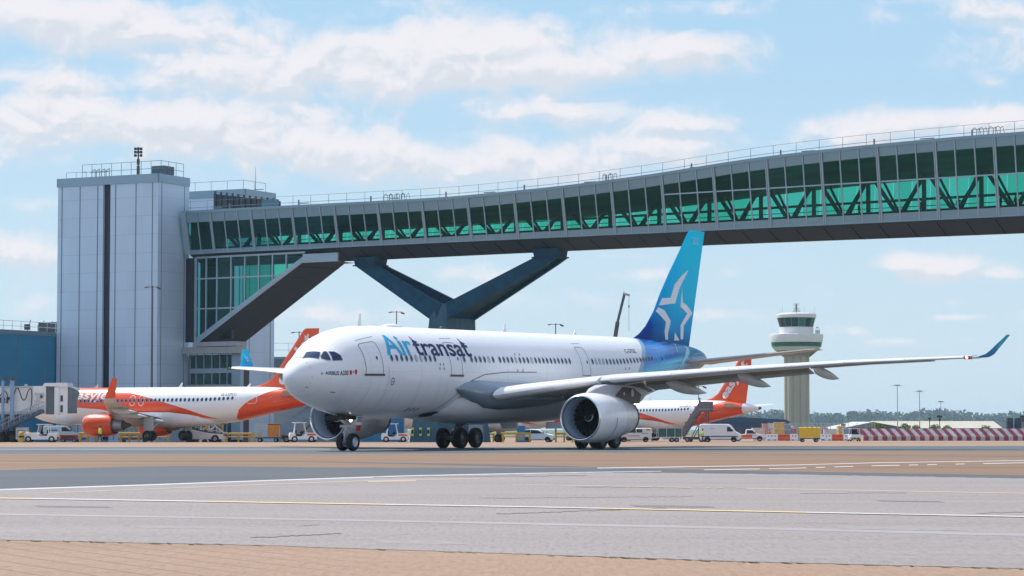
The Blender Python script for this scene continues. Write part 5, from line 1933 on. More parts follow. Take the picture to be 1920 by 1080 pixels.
def build_tower_block():
    zt = 32.9
    root = thing('stair_tower', 'tall pale panelled tower block with a dark vertical slot left of the bridge', 'building', (-43.91, 310, 0), (0, 0, TW_ROT))
    m = cladding('pale_panel_cladding', (.50, .67, .82), 2.32, None, .45, .12, .035)
    seam = mat('cladding_seam', (.12, .20, .26), .5)
    L, W = 15.4, 6.75
    b = MB()
    b.bb((-L, 0, -.6), (-8.38, W, zt))
    b.bb((-7.25, 0, -.6), (0, W, zt))
    b.bb((-8.38, .8, -.6), (-7.25, W - .01, zt - .01))
    b.build('wall', m, root)
    b = MB()
    b.bb((-8.38, .35, 0), (-7.25, .79, zt - .8))
    b.build('dark_slot', mat('slot_navy', (.006, .012, .035), .4), root)
    b = MB()
    for x0 in (-14.75, -11.95, -9.2, -6.45, -3.35, -.85):
        b.bb((x0 - .06, -.03, 0), (x0 + .06, .0 - .002, zt - 1))
    for y0 in (.75, 5.7):
        b.bb((.002, y0 - .05, 0), (.03, y0 + .05, zt - 1))
    b.build('panel_joint', seam, root)
    b = MB()
    b.bb((-L - .12, -.12, zt - .95), (.12, -.003, zt + .12))
    b.bb((.003, -.12, zt - .95), (.12, W, zt + .12))
    b.bb((-L - .12, -.12, zt - .95), (-L - .003, W, zt + .12))
    b.bb((-L, 0, zt), (0, W, zt + .1))
    b.build('parapet', mat('parapet_grey', (.24, .38, .48), .4, .2), root)
    b = MB()
    rails(b, [(-12.7, 1.4, zt), (-4.6 + 4, 1.4, zt), (-.6, 6.3, zt)], 1.9, .035, 1.35)
    rails(b, [(-14.6, .6, zt), (-11.5, .6, zt)], .9, .03, 1.5, False)
    b.build('roof_rail', MATS['rail_steel'], root)
    b = MB()
    for x0 in (-10.9, -10.2, -9.4, -8.7):
        b.path([(x0, 1, zt), (x0, 1, zt + 1.0), (x0 + .5, 1, zt + 1.2), (x0 + .5, 1, zt)], .05, 5)
    b.tube((-11.2, 1, zt + .8), (-8.3, 1, zt + .8), .04, 5)
    b.build('roof_ladder', MATS['rail_steel'], root)
    b = MB()
    b.bb((-2.6, 2.2, zt), (-.7, 4.4, zt + 1.35))
    b.build('roof_unit', mat('slate_box', (.06, .12, .15), .5), root)
    # floodlight mast
    fl = thing('floodlight_mast', 'short mast with a cluster of dark floodlights on top of the tower block', 'floodlight', tuple(at(259, 332, 312.5)))
    b = MB()
    b.tube((0, 0, -1.0), (0, 0, 2.9), .10, 8)
    b.tube((0, 0, .2), (0, 0, 1.4), .20, 8)
    b.box((0, 0, 1.9), (.34, .3, .7))
    b.build('mast', M_dgrey, fl)
    for r_ in range(3):
        for c_ in (-.36, 0, .36) if r_ < 2 else (-.36, .36):
            b = MB()
            zz = 3.55 - r_ * .42
            b.box((c_, -.05, zz), (.30, .24, .32), 0, rot=(rad(15), 0, 0))
            b.box((c_, -.2, zz - .03), (.26, .04, .27), 0, rot=(rad(15), 0, 0))
            b.build('floodlight', mat('lamp_black', (.012, .02, .035), .4), fl)
    b = MB()
    for zz in (3.55, 3.13, 2.71):
        b.tube((-.5, .05, zz), (.5, .05, zz), .04, 6)
    b.tube((0, .05, 2.6), (0, .05, 3.8), .06, 6)
    b.build('crossbar', M_dgrey, fl)

    # rear block
    zt2 = 33.4
    r2 = thing('rear_tower', 'second pale panelled block partly hidden behind the bridge and its sloping stair', 'building', (-35.8, 335, 0), (0, 0, TW_ROT))
    b = MB()
    b.bb((-16, 0, -.6), (0, 7.4, zt2))
    b.build('wall', m, r2)
    b = MB()
    for x0 in (-3.7, -3.2, -.8):
        b.bb((x0 - .08, -.03, 0), (x0 + .08, -.002, zt2 - 1))
    for y0 in (1.2, 6.4):
        b.bb((.002, y0 - .05, 0), (.03, y0 + .05, zt2 - 1))
    b.build('panel_joint', seam, r2)
    b = MB()
    b.bb((-16, -.12, zt2 - .85), (.12, -.003, zt2 + .1))
    b.bb((.003, -.12, zt2 - .85), (.12, 7.5, zt2 + .1))
    b.bb((-16, 0, zt2), (0, 7.4, zt2 + .09))
    b.build('parapet', MATS['parapet_grey'], r2)
    b = MB()
    rails(b, [(-11, .5, zt2), (-.6, .5, zt2), (-.6, 6, zt2)], 1.35, .03, 2.2, False)
    b.build('roof_rail', MATS['rail_steel'], r2)
    an = thing('antenna', 'thin whip antenna on the roof edge of the rear block', 'antenna', tuple(at(479, 358, 338)))
    b = MB()
    b.tube((0, 0, -.5), (0, 0, 3.2), .045, 6, r1=.02)
    b.box((.5, 0, .2), (1.2, .1, .08))
    b.build('whip', M_dgrey, an)

    # low building coming towards us on the far left
    r3 = thing('low_terminal', 'low blue-grey terminal wing with a railed roof at the left edge', 'building', tuple(Vector((-43.91, 310, 0)) + TWX * -15.6), (0, 0, TW_ROT))
    b = MB()
    b.bb((-60, -46, -.6), (0, 5.5, 13.4))
    b.build('wall', cladding('teal_cladding', (.022, .22, .38), 1.25, None, .5, .1, .03), r3)
    b = MB()
    for i in range(8):
        b.bb((.002, -2.2 - i * 5.2, 0), (.03, -2.1 - i * 5.2, 13.0))
    b.build('panel_joint', seam, r3)
    b = MB()
    b.bb((-60, -46.1, 13.0), (.08, 5.4, 13.55))
    b.build('parapet', mat('teal_trim', (.16, .24, .29), .4, .3), r3)
    b = MB()
    rails(b, [(-1.0, -30, 13.5), (-1.0, 4.8, 13.5)], 1.25, .035, 1.7)
    b.build('roof_rail', M_lgrey, r3)
    b = MB()
    for y0 in (-3.9, -1.2, .6, 1.7):
        b = MB()
        b.box((-1.4, y0, 14.1), (.6, .5, .7))
        b.tube((-1.4, y0, 13.5), (-1.2, y0 + .4, 15.0), .05, 6)
        if y0 < 1.7:
            b.build('roof_camera', M_dgrey, r3)
    b.build('roof_camera', M_dgrey, r3)
    b = MB()
    b.bb((-5, 2.9, 13.5), (-.2, 5.4, 15.0))
    b.build('roof_plant', M_dgrey, r3)

    # glazed stair lobby under the bridge
    r4 = thing('glazed_lobby', 'triangular green glazed lobby under the bridge with a dark sloping escalator box', 'building', tuple(BR_P0), (0, 0, BR_ROT))
    glass = MATS['green_glass']
    al = MATS['mullion_aluminium']
    n0 = 1.6
    zdi = lambda s_: 12.49 + (s_ + 9.83) * (22.07 - 12.49) / (7.6 + 9.83)
    ms = [-10.0, -8.38, -6.63, -4.33, -2.09, .13, 2.33, 4.48, 6.6]
    lv = [22.75, 20.11, 16.35, 12.3]
    gid = 0
    for i in range(len(ms) - 1):
        for j in range(3):
            zt_, zb_ = lv[j], lv[j + 1]
            a, c = ms[i] + .05, ms[i + 1] - .05
            if zdi(a) > zt_ - .1:
                continue
            zta = min(zt_ - .05, 30)
            pl = [(a, max(zb_ + .05, zdi(a)))]
            if zdi(c) > zt_:
                sx = -9.83 + (zta - 12.49) * 17.43 / 9.58
                if zdi(a) < zb_:
                    sb = -9.83 + (zb_ + .05 - 12.49) * 17.43 / 9.58
                    if sb > a:
                        pl.append((sb, zb_ + .05))
                pl += [(min(sx, c), zta), (a, zta)]
            else:
                if zdi(a) < zb_ < zdi(c):
                    sb = -9.83 + (zb_ + .05 - 12.49) * 17.43 / 9.58
                    pl.append((sb, zb_ + .05))
                pl += [(c, max(zb_ + .05, zdi(c))), (c, zta), (a, zta)]
            b = MB()
            b.add([(p[0], n0, p[1]) for p in pl], [tuple(range(len(pl)))])
            b.build('window', glass, r4)
    b = MB()
    b.add([(-8.2, 8.2, 12.7), (-8.2, 8.2, 22.7), (7.2, 8.2, 22.7), (7.2, 8.2, 21.9)], [(0, 1, 2, 3)])
    b.build('rear_window', glass, r4)
    b = MB()
    for s_ in ms[:-1]:
        b.bb((s_ - .09, n0 - .12, max(12.3, zdi(s_))), (s_ + .09, n0 + .1, 22.75))
    for z_ in lv[1:3]:
        sx = -9.83 + (z_ - 12.49) * 17.43 / 9.58
        b.bb((-10.0, n0 - .1, z_ - .09), (sx, n0 + .08, z_ + .09))
    b.bb((-10.1, n0 - .11, 22.66), (7.4, n0 + .1, 22.9))
    b.bb((-10.25, n0 - .15, 12.2), (-9.95, n0 + .2, 22.8))
    b.build('mullions', al, r4)
    b = MB()
    e = .62
    b.add([(-10.1, 1.35, 12.35), (7.9, 1.35, 22.2), (9.4, 1.35, 22.2), (9.4, 1.35, 21.8), (6.95, 1.35, 21.55), (-9.4, 1.35, 12.1), (-10.1, 1.35, 12.0)], [(0, 1, 2, 3, 4, 5, 6)])
    b.beam((-9.9, 1.45, 12.32), (7.3, 1.45, 22.0), .25, .55)
    b.bb((7.2, 1.3, 21.5), (12.6, 1.55, 22.55))
    b.build('escalator_rim', al, r4)
    b = MB()
    q_ = []
    for i in range(13):
        t = i / 12
        q_.append([(-9.8 + 16.75 * t, 1.5, 12.1 + 9.5 * t), (-8.3 + 16.3 * t, 8.6, 12.15 + 9.6 * t)])
    q_.append([(9.9, 1.5, 21.75), (9.9, 8.6, 21.78)])
    b.loft(q_, close=False)
    b.add([(-9.8, 8.6, 12.1), (8.0, 8.6, 21.75), (8.0, 8.6, 22.6), (-9.8, 8.6, 12.9)], [(0, 1, 2, 3)])
    for i in range(8):
        t = (i + .6) / 8
        s_ = -9.8 + 16.75 * t
        z_ = 12.1 + 9.5 * t - .02
        b.add([(s_, 1.5, z_), (s_ + .09, 1.5, z_ + .05), (s_ + .09 + 1.0 * t, 8.6, z_ + .05), (s_ + 1.0 * t, 8.6, z_)], [(0, 1, 2, 3)], 1)
    b.build('escalator_soffit', [MATS['soffit_panels'], MATS['soffit_joint']], r4)
    b = MB()
    b.bb((-11.5, 4.0, 12.6), (-6.3, 4.5, 22.6))
    b.build('inner_core', mat('core_navy', (.02, .035, .06), .6), r4)
    b = MB()
    b.bb((-9.5, 2.2, 22.3), (7, 7.5, 22.5))
    b.beam((-5.8, 6.5, 14.6), (6.5, 6.5, 21.6), .12, .9)
    b.build('inner_escalator', MATS['bridge_floor'], r4)
    b = MB()
    b.bb((-11.9, 1.0, 10.7), (-3.0, 3.0, 11.55))
    b.bb((-9.9, .8, 11.6), (-3.0, 3.05, 12.15))
    b.bb((-11.9, 1.25, 6.55), (-4.0, 1.4, 8.85 - 2.0))
    b.build('lintel', mat('lintel_grey', (.30, .35, .39), .45, .1, noise=.15, nscale=1), r4)
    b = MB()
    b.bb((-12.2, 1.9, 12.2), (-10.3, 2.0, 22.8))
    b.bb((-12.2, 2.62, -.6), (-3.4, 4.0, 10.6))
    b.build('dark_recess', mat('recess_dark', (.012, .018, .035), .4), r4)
    xs = [-11.6, -10.6, -9.3, -8.0, -6.7, -5.5, -4.6]
    for i in range(6):
        for (z0, z1) in ((8.95, 10.6), (5.6, 8.25), (1.2, 4.9)):
            b = MB()
            b.add([(xs[i] + .06, 2.4, z0), (xs[i + 1] - .06, 2.4, z0), (xs[i + 1] - .06, 2.4, z1), (xs[i] + .06, 2.4, z1)], [(0, 1, 2, 3)])
            b.build('lower_window', mat('dull_green_glass', (.010, .075, .075), .12, noise=.5, nscale=.5), r4)
    b = MB()
    for x_ in xs:
        b.bb((x_ - .06, 2.25, 0), (x_ + .06, 2.45, 10.7))
    for z_ in (8.6, 5.25):
        b.bb((-11.7, 2.22, z_ - .32), (-4.5, 2.46, z_ + .3))
    b.bb((-4.55, 2.0, 0), (-3.1, 2.6, 10.7))
    b.build('lower_mullions', al, r4)
    # roof plant screen behind the bridge
    r5 = thing('plant_screen', 'dark slatted plant screen on the roof between the two tower blocks', 'roof plant', tuple(BR_P0), (0, 0, BR_ROT))
    b = MB()
    for i in range(11):
        x_ = -10.5 + i * .95
        b.bb((x_, 5.4, 28.5), (x_ + .22, 5.6, 31.5 - i * .14))
    b.add([(-10.8, 5.65, 28.5), (.2, 5.65, 28.5), (.2, 5.65, 29.7), (-10.8, 5.65, 31.2)], [(0, 1, 2, 3)])
    b.build('screen', mat('screen_dark', (.03, .05, .07), .6), r5)
    b = MB()
    b.bb((-2.0, 4.6, 28.5), (.2, 5.3, 29.9))
    b.build('cabinet', mat('cabinet_teal', (.05, .16, .22), .5), r5)

    # pier building to the right
    r6 = thing('pier_building', 'flat grey pier building with louvres and roof railing behind the airliner nose', 'building', (-33.4, 347, 0), (0, 0, rad(-4)))
    b = MB()
    b.bb((0, 0, -.6), (17.5, 14, 11.3))
    b.build('wall', cladding('pier_cladding', (.30, .36, .40), 1.6, None, .45, .2, .05), r6)
    b = MB()
    for i in range(6):
        b.bb((.2, -.25, 8.9 + i * .38), (17.2, -.02, 9.1 + i * .38))
    b.build('louvre', mat('louvre_teal', (.12, .22, .24), .5), r6)
    b = MB()
    rails(b, [(0, .2, 11.3), (17.4, .2, 11.3)], 1.9, .035, 2.4)
    b.build('roof_rail', M_lgrey, r6)


# ------------------------------------------------------------------ control tower
def build_control_tower():
    Y = 800
    k = Y / FPX
    X = wx(1494.5, Y)
    root = thing('control_tower', 'beige fluted air traffic control tower with white flared head and green glass cab', 'control tower', (X, Y, -.5))
    zz = lambda py: CAM_H + (805 - py) * k + .5
    con = mat('tower_concrete', (.42, .385, .31), .8, noise=.12, nscale=.35, streak=(1, 1, .12))
    b = MB()
    for i in range(10):
        a = 2 * pi * i / 10 + .2
        b.tube((3.0 * cos(a), 3.0 * sin(a), 0), (3.0 * cos(a), 3.0 * sin(a), zz(667)), 1.17, 20)
    b.tube((0, 0, 0), (0, 0, zz(667)), 3.2, 20)
    b.build('shaft', con, root, 60)
    b = MB()
    n = 20
    b.lathe([(4.15, zz(669)), (4.5, zz(665)), (6.9, zz(657.5))], n=n * 2)
    b.build('flare', con, root)
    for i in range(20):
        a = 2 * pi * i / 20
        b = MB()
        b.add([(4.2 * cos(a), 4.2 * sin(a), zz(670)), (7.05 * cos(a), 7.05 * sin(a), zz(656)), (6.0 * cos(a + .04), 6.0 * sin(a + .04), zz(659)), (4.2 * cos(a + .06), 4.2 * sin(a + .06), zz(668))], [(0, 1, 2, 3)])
        b.build('rib', mat('rib_dark_beige', (.30, .27, .21), .8), root)  # ribs in a darker beige than the flare
    wt = mat('tower_white', (.74, .74, .74), .45, noise=.06, nscale=.5)
    b = MB()
    b.lathe([(6.9, zz(657.5)), (7.75, zz(651)), (7.95, zz(650.5))], n=40)
    b.lathe([(8.2, zz(642.5)), (8.55, zz(631)), (8.45, zz(627.5)), (8.1, zz(627)), (5.4, zz(626.8))], n=40)
    b.build('flared_head', wt, root, 30)
    b = MB()
    b.lathe([(7.9, zz(650.7)), (8.15, zz(642.3))], n=40)
    b.build('office_window', mat('tower_glass', (.012, .11, .10), .1), root)
    b = MB()
    b.lathe([(5.4, zz(627)), (5.45, zz(614)), (5.2, zz(613.5))], n=32)
    b.build('drum', wt, root, 30)
    cg = mat('cab_glass', (.004, .030, .038), .08)
    for i in range(16):
        a0, a1 = 2 * pi * i / 16 + .03, 2 * pi * (i + 1) / 16 - .03
        b = MB()
        b.add([(5.35 * cos(a0), 5.35 * sin(a0), zz(613.8)), (5.35 * cos(a1), 5.35 * sin(a1), zz(613.8)), (6.15 * cos(a1), 6.15 * sin(a1), zz(596.5)), (6.15 * cos(a0), 6.15 * sin(a0), zz(596.5))], [(0, 1, 2, 3)])
        b.build('cab_window', mat('cab_glass_light', (.02, .14, .13), .1) if i in (12, 14) else cg, root)
    b = MB()
    b.lathe([(5.2, zz(613.8)), (6.0, zz(596.5))], n=32)
    b.build('cab_frame', mat('cab_frame_teal', (.10, .22, .22), .5), root)
    b = MB()
    b.lathe([(6.0, zz(596.6)), (6.3, zz(596.3)), (6.38, zz(590.5)), (6.2, zz(589)), (4.5, zz(587.5)), (.01, zz(587))], n=36)
    b.build('cab_roof', wt, root, 30)
    b = MB()
    z0 = zz(587)
    b.beam((0, 0, z0), (0, 0, z0 + 2.9), .35, .35)
    for h, w in ((.4, 1.9), (.9, 1.4), (1.4, 1.9), (1.9, 1.2), (2.4, 1.6), (2.9, 2.2)):
        b.beam((-w / 2, 0, z0 + h), (w / 2, .3, z0 + h), .12, .12)
        b.beam((-.1, -w / 2, z0 + h), (.2, w / 2, z0 + h), .12, .12)
    b.tube((-1.4, 0, z0), (-.2, 0, z0 + 1.6), .06, 5)
    b.tube((1.4, 0, z0), (.2, 0, z0 + 1.6), .06, 5)
    b.build('radar_mast', M_dgrey, root)
    b = MB()
    for a in range(0, 360, 24):
        c_, s_ = cos(rad(a)) * 5.9, sin(rad(a)) * 5.9
        b.tube((c_, s_, zz(589)), (c_, s_, zz(589) + (2.4 if a % 72 == 0 else .8)), .05, 5)
    b.build('roof_aerials', M_lgrey, root)
    b = MB()
    for dx in (5.9, 6.4, 6.9):
        b.box((dx, -3.0, zz(626) + .5), (.35, .5, 1.1))
    b.box((6.4, -3, zz(626) + 1.4), (1.4, .12, .12))
    b.box((6.3, -3, zz(626) + 1.9), (.7, .3, .35))
    b.build('deck_equipment', M_grey, root)


# ------------------------------------------------------------------ vehicles
def place(px, Y):
    return (wx(px, Y), Y, gz(Y))


def side_plate(b, pts, w, mi=0, off=.012, sides=(-1, 1)):
    for sg in sides:
        y = sg * (w / 2 + off)
        b.add([(p[0], y, p[1]) for p in pts], [tuple(range(len(pts)))], mi)


def car(name, label, cat, px, Y, rz, prof, w, m, wheels, side_glass, ws=None, stripes=(), group=None, base=None):
    root = thing(name, label, cat, place(px, Y), (0, 0, rz), group)
    b = MB()
    ins = .07
    rings = []
    zmid = 1.0
    for yy, k in ((-w / 2, 1), (-w / 2 + .12, 0), (w / 2 - .12, 0), (w / 2, 1)):
        ring = []
        cx = sum(p[0] for p in prof) / len(prof)
        for (x_, z_) in prof:
            if k:
                x_ = x_ - .06 * (1 if x_ > cx else -1)
                z_ = z_ - .05 * (1 if z_ > zmid else 0)
            ring.append((x_, yy, z_))
        rings.append(ring)
    b.loft(rings, cap0=True, cap1=True)
    b.build('body', m, root, 35)
    for gpoly in side_glass:
        for sg in (-1, 1):
            b = MB()
            side_plate(b, gpoly, w, sides=(sg,))
            b.build('side_window', M_carglass, root)
    if ws:
        (x0, z0), (x1, z1) = ws
        b = MB()
        dx, dz = x1 - x0, z1 - z0
        l = math.hypot(dx, dz)
        ox, oz = -dz / l * .015, dx / l * .015
        if ox < 0:
            ox, oz = -ox, -oz
        b.add([(x0 + ox, -w / 2 + .16, z0 + abs(oz)), (x0 + ox, w / 2 - .16, z0 + abs(oz)), (x1 + ox, w / 2 - .22, z1 + abs(oz)), (x1 + ox, -w / 2 + .22, z1 + abs(oz))], [(0, 1, 2, 3)])
        b.build('windscreen', M_carglass, root)
    for (x_, r) in wheels:
        for sg in (-1, 1):
            bw = wheel_mb(r, .22, n=18)
            bw.v = [(p[0] + x_, p[1] + sg * (w / 2 - .10), p[2] + r) for p in bw.v]
            bw.build('wheel', [M_black, MATS['wheel_rim']], root, 50)
        b = MB()
        ra = r * 1.16
        for sg in (-1, 1):
            b = MB()
            b.add([(x_ + ra * cos(pi * i / 10), sg * (w / 2 + .006), r + ra * sin(pi * i / 10)) for i in range(11)] + [(x_ - ra, sg * (w / 2 + .006), prof[0][1] - .02), (x_ + ra, sg * (w / 2 + .006), prof[0][1] - .02)], [tuple(range(13))])
            b.build('wheel_arch', M_dark, root)
    xf = max(p[0] for p in prof)
    xb = min(p[0] for p in prof)
    for sg in (-1, 1):
        b = MB()
        b.box((xf - .06, sg * (w / 2 - .25), .72), (.16, .34, .16))
        b.build('headlight', M_lgrey, root)
        b = MB()
        b.box((xb + .02, sg * (w / 2 - .12), .95), (.08, .16, .42))
        b.build('tail_light', M_red, root)
    b = MB()
    b.bb((xb - .03, -w / 2 + .02, prof[0][1] - .03), (xf + .03, w / 2 - .02, prof[0][1] + .20))
    b.bb((xb + .6, -w / 2 + .0, prof[0][1] - .06), (xf - .6, w / 2 - .0, prof[0][1] + .05))
    b.build('bumper', M_dgrey, root)
    for (pts, mm, nm) in stripes:
        b = MB()
        side_plate(b, pts, w, off=.016)
        b.build(nm, mm, root)
    for sg in (-1, 1):
        b = MB()
        mxp = ws[0][0] - .25 if ws else xf - 1
        b.box((mxp, sg * (w / 2 + .12), ws[0][1] + .12 if ws else 1.2), (.10, .22, .18))
        b.build('mirror', M_dgrey, root)
    return root


def tug(name, label, px, Y, rz, L=2.9, m=None, accent=None, cab=True, group=None, tall=1.0):
    """airport tow tractor: low slab body, open or closed cab, chevrons on the ends"""
    m = m or M_white2
    root = thing(name, label, 'tow tractor', place(px, Y), (0, 0, rz), group)
    w = 1.5
    b = MB()
    b.prism([(-L / 2, .28), (L / 2, .28), (L / 2, .85), (L / 2 - .25, 1.0), (.35, 1.02), (-.1, .62), (-.75, .62), (-.85, 1.0), (-L / 2 + .1, 1.02), (-L / 2, .8)], 'y', -w / 2, w / 2)
    b.build('body', m, root, bevel=.04)
    if cab:
        b = MB()
        z1 = 1.85 * tall
        for (x_, dx) in ((-.95, .12), (.30, -.22)):
            for sg in (-1, 1):
                b.beam((x_, sg * (w / 2 - .08), .9), (x_ + dx, sg * (w / 2 - .12), z1), .07, .07)
        b.box((-.38, 0, z1 + .03), (1.45, w - .1, .09))
        b.build('cab_frame', m, root)
        b = MB()
        b.add([(.26, -w / 2 + .14, 1.02), (.26, w / 2 - .14, 1.02), (.10, w / 2 - .16, z1), (.10, -w / 2 + .16, z1)], [(0, 1, 2, 3)])
        b.build('windscreen', M_carglass, root)
    b = MB()
    b.box((-.5, 0, .78), (.5, .9, .14))
    b.box((-.74, 0, 1.05), (.12, .9, .5))
    b.build('seat', M_black, root)
    b = MB()
    b.tube((-.05, .2, .95), (-.22, .2, 1.12), .16, 10, cap=False)
    b.build('steering_wheel', M_black, root)
    for x_ in (-L / 2 + .55, L / 2 - .6):
        for sg in (-1, 1):
            bw = wheel_mb(.34, .2, n=16)
            bw.v = [(p[0] + x_, p[1] + sg * (w / 2 - .06), p[2] + .34) for p in bw.v]
            bw.build('wheel', [M_black, M_grey], root, 50)
    for sg in (-1, 1):
        b = MB()
        xe = sg * (L / 2 + .012)
        for i in range(6):
            y0 = -w / 2 + i * w / 6
            b.add([(xe, y0, .32), (xe, y0 + w / 6, .32), (xe, y0 + w / 6 + .1 if i < 5 else y0 + w / 6, .56), (xe, y0 + .1, .56)], [(0, 1, 2, 3)], i % 2)
        b.build('chevron_board', [M_yellow, M_black], root)
    if accent:
        b = MB()
        side_plate(b, [(.4, .72), (L / 2 - .1, .72), (L / 2 - .1, .92), (.4, .92)], w)
        b.build('side_badge', accent, root)
    return root


def person(label, loc, rz, pose, top, legs, hair=(.03, .02, .015), skin=(.35, .2, .14), vest=None, group=None, arms=((.25, -.3), (.2, -.35))):
    """one continuous figure grown from a skeleton"""
    root = thing('person', label, 'person', loc, (0, 0, rz), group)
    V, Ed, R = [], [], []

    def v(p, r, par=None):
        V.append(p)
        R.append(r)
        if par is not None:
            Ed.append((par, len(V) - 1))
        return len(V) - 1
    st = .13 if pose == 'stand' else .26
    pel = v((0, 0, .95), (.15, .11))
    wa = v((0, 0, 1.10), (.145, .105), pel)
    ch = v((.01, 0, 1.32), (.18, .12), wa)
    nk = v((.01, 0, 1.49), (.065, .065), ch)
    h1 = v((.03, 0, 1.58), (.075, .085), nk)
    h2 = v((.03, 0, 1.70), (.08, .095), h1)
    for sg, fx in ((-1, st), (1, -st * .6)):
        hip = v((0, sg * .10, .90), (.10, .10), pel)
        kn = v((fx * .6 + .03, sg * .11, .50), (.065, .065), hip)
        an = v((fx * .9, sg * .12, .10), (.042, .042), kn)
        v((fx * .9 + .17, sg * .13, .045), (.04, .04), an)
    for sg, (ex, hx) in ((-1, arms[0]), (1, arms[1])):
        sh = v((.01, sg * .20, 1.40), (.065, .065), ch)
        el = v((ex * .3, sg * .27, 1.14), (.045, .045), sh)
        wr = v((ex, sg * .26, 1.14 + hx * .7), (.032, .032), el)
        hd = v((ex * 1.1 + .02, sg * .25, 1.10 + hx * .85), (.032, .040), wr)
        for f in range(4):
            fy = (f - 1.5) * .018
            v((ex * 1.15 + .07, sg * .25 + fy, 1.05 + hx * .9 - .006 * abs(f - 1.5)), (.009, .009), hd)
        v((ex * 1.1 + .04, sg * .21, 1.10 + hx * .85), (.010, .010), hd)
    me = bpy.data.meshes.new('body')
    me.from_pydata(V, Ed, [])
    ob = bpy.data.objects.new('body', me)
    COL.objects.link(ob)
    sk = ob.modifiers.new('s', 'SKIN')
    sk.use_smooth_shade = True
    lay = me.skin_vertices[0].data if me.skin_vertices else None
    if lay is None:
        bm = bmesh.new()
        bm.from_mesh(me)
        bm.verts.layers.skin.verify()
        bm.to_mesh(me)
        bm.free()
        lay = me.skin_vertices[0].data
    for i, r in enumerate(R):
        lay[i].radius = r
    lay[0].use_root = True
    sb = ob.modifiers.new('u', 'SUBSURF')
    sb.levels = sb.render_levels = 1
    dg = bpy.context.evaluated_depsgraph_get()
    m2 = bpy.data.meshes.new_from_object(ob.evaluated_get(dg))
    bpy.data.objects.remove(ob, do_unlink=True)
    mk = lambda c_, nm: mat('cloth_%s_%d' % (nm, int(sum(c_) * 997)), c_, .85)
    for mm in (mk(skin, 'skin'), mk(top, 'top'), mk(legs, 'legs'), mk((.02, .02, .02), 'shoe')):
        m2.materials.append(mm)
    for p in m2.polygons:
        c_ = p.center
        p.material_index = 0 if c_.z > 1.47 else 1 if c_.z > .97 and not (abs(c_.y) > .23 and c_.z < 1.12 and abs(c_.x) > .1) else 0 if c_.z > .97 else 3 if c_.z < .09 else 2
        p.use_smooth = True
    o = bpy.data.objects.new('body', m2)
    COL.objects.link(o)
    o.parent = root
    b = MB()
    b.ball((.015, 0, 1.70), .105, n=8, sq=(1, .9, .95))
    b.build('hair', mk(hair, 'hair'), root, 60)
    b = MB()
    for sg in (-1, 1):
        b.ball((.115, sg * .032, 1.655), .012, n=4)
    b.ball((.125, 0, 1.625), .018, n=4)
    b.box((.118, 0, 1.585), (.012, .045, .01))
    b.build('face', mk((.10, .05, .04), 'face'), root)
    if vest:
        b = MB()
        b.loft([[(.01 + rx * cos(2 * pi * i / 14), ry * sin(2 * pi * i / 14), z_) for i in range(14)] for z_, rx, ry in ((.88, .16, .19), (1.05, .155, .185), (1.25, .16, .21), (1.40, .14, .20), (1.46, .09, .13))])
        b.build('hi_vis_vest', vest, root, 60)
    return root
HAZE = 0.00008

# ------------------------------------------------------------------ put everything in place
build_ground()
airliner = build_widebody()
ez1 = build_narrowbody()
ez2 = copy_tree(ez1)
ez2.location = (4.4, 378.9, 3.42)
ez2.rotation_euler = (0, 0, rad(-34.7))
ez2['label'] = 'distant white and orange airliner right of the near engine, stairs at its rear door'
ez3 = copy_tree(ez1)
ez3.location = (-19.6, 335, 3.35)
ez3.rotation_euler = (0, 0, rad(-20))
ez3['label'] = 'orange and white airliner hidden behind the large airliner, showing only under its belly'
build_bridge()
build_pier()
build_tower_block()
build_control_tower()


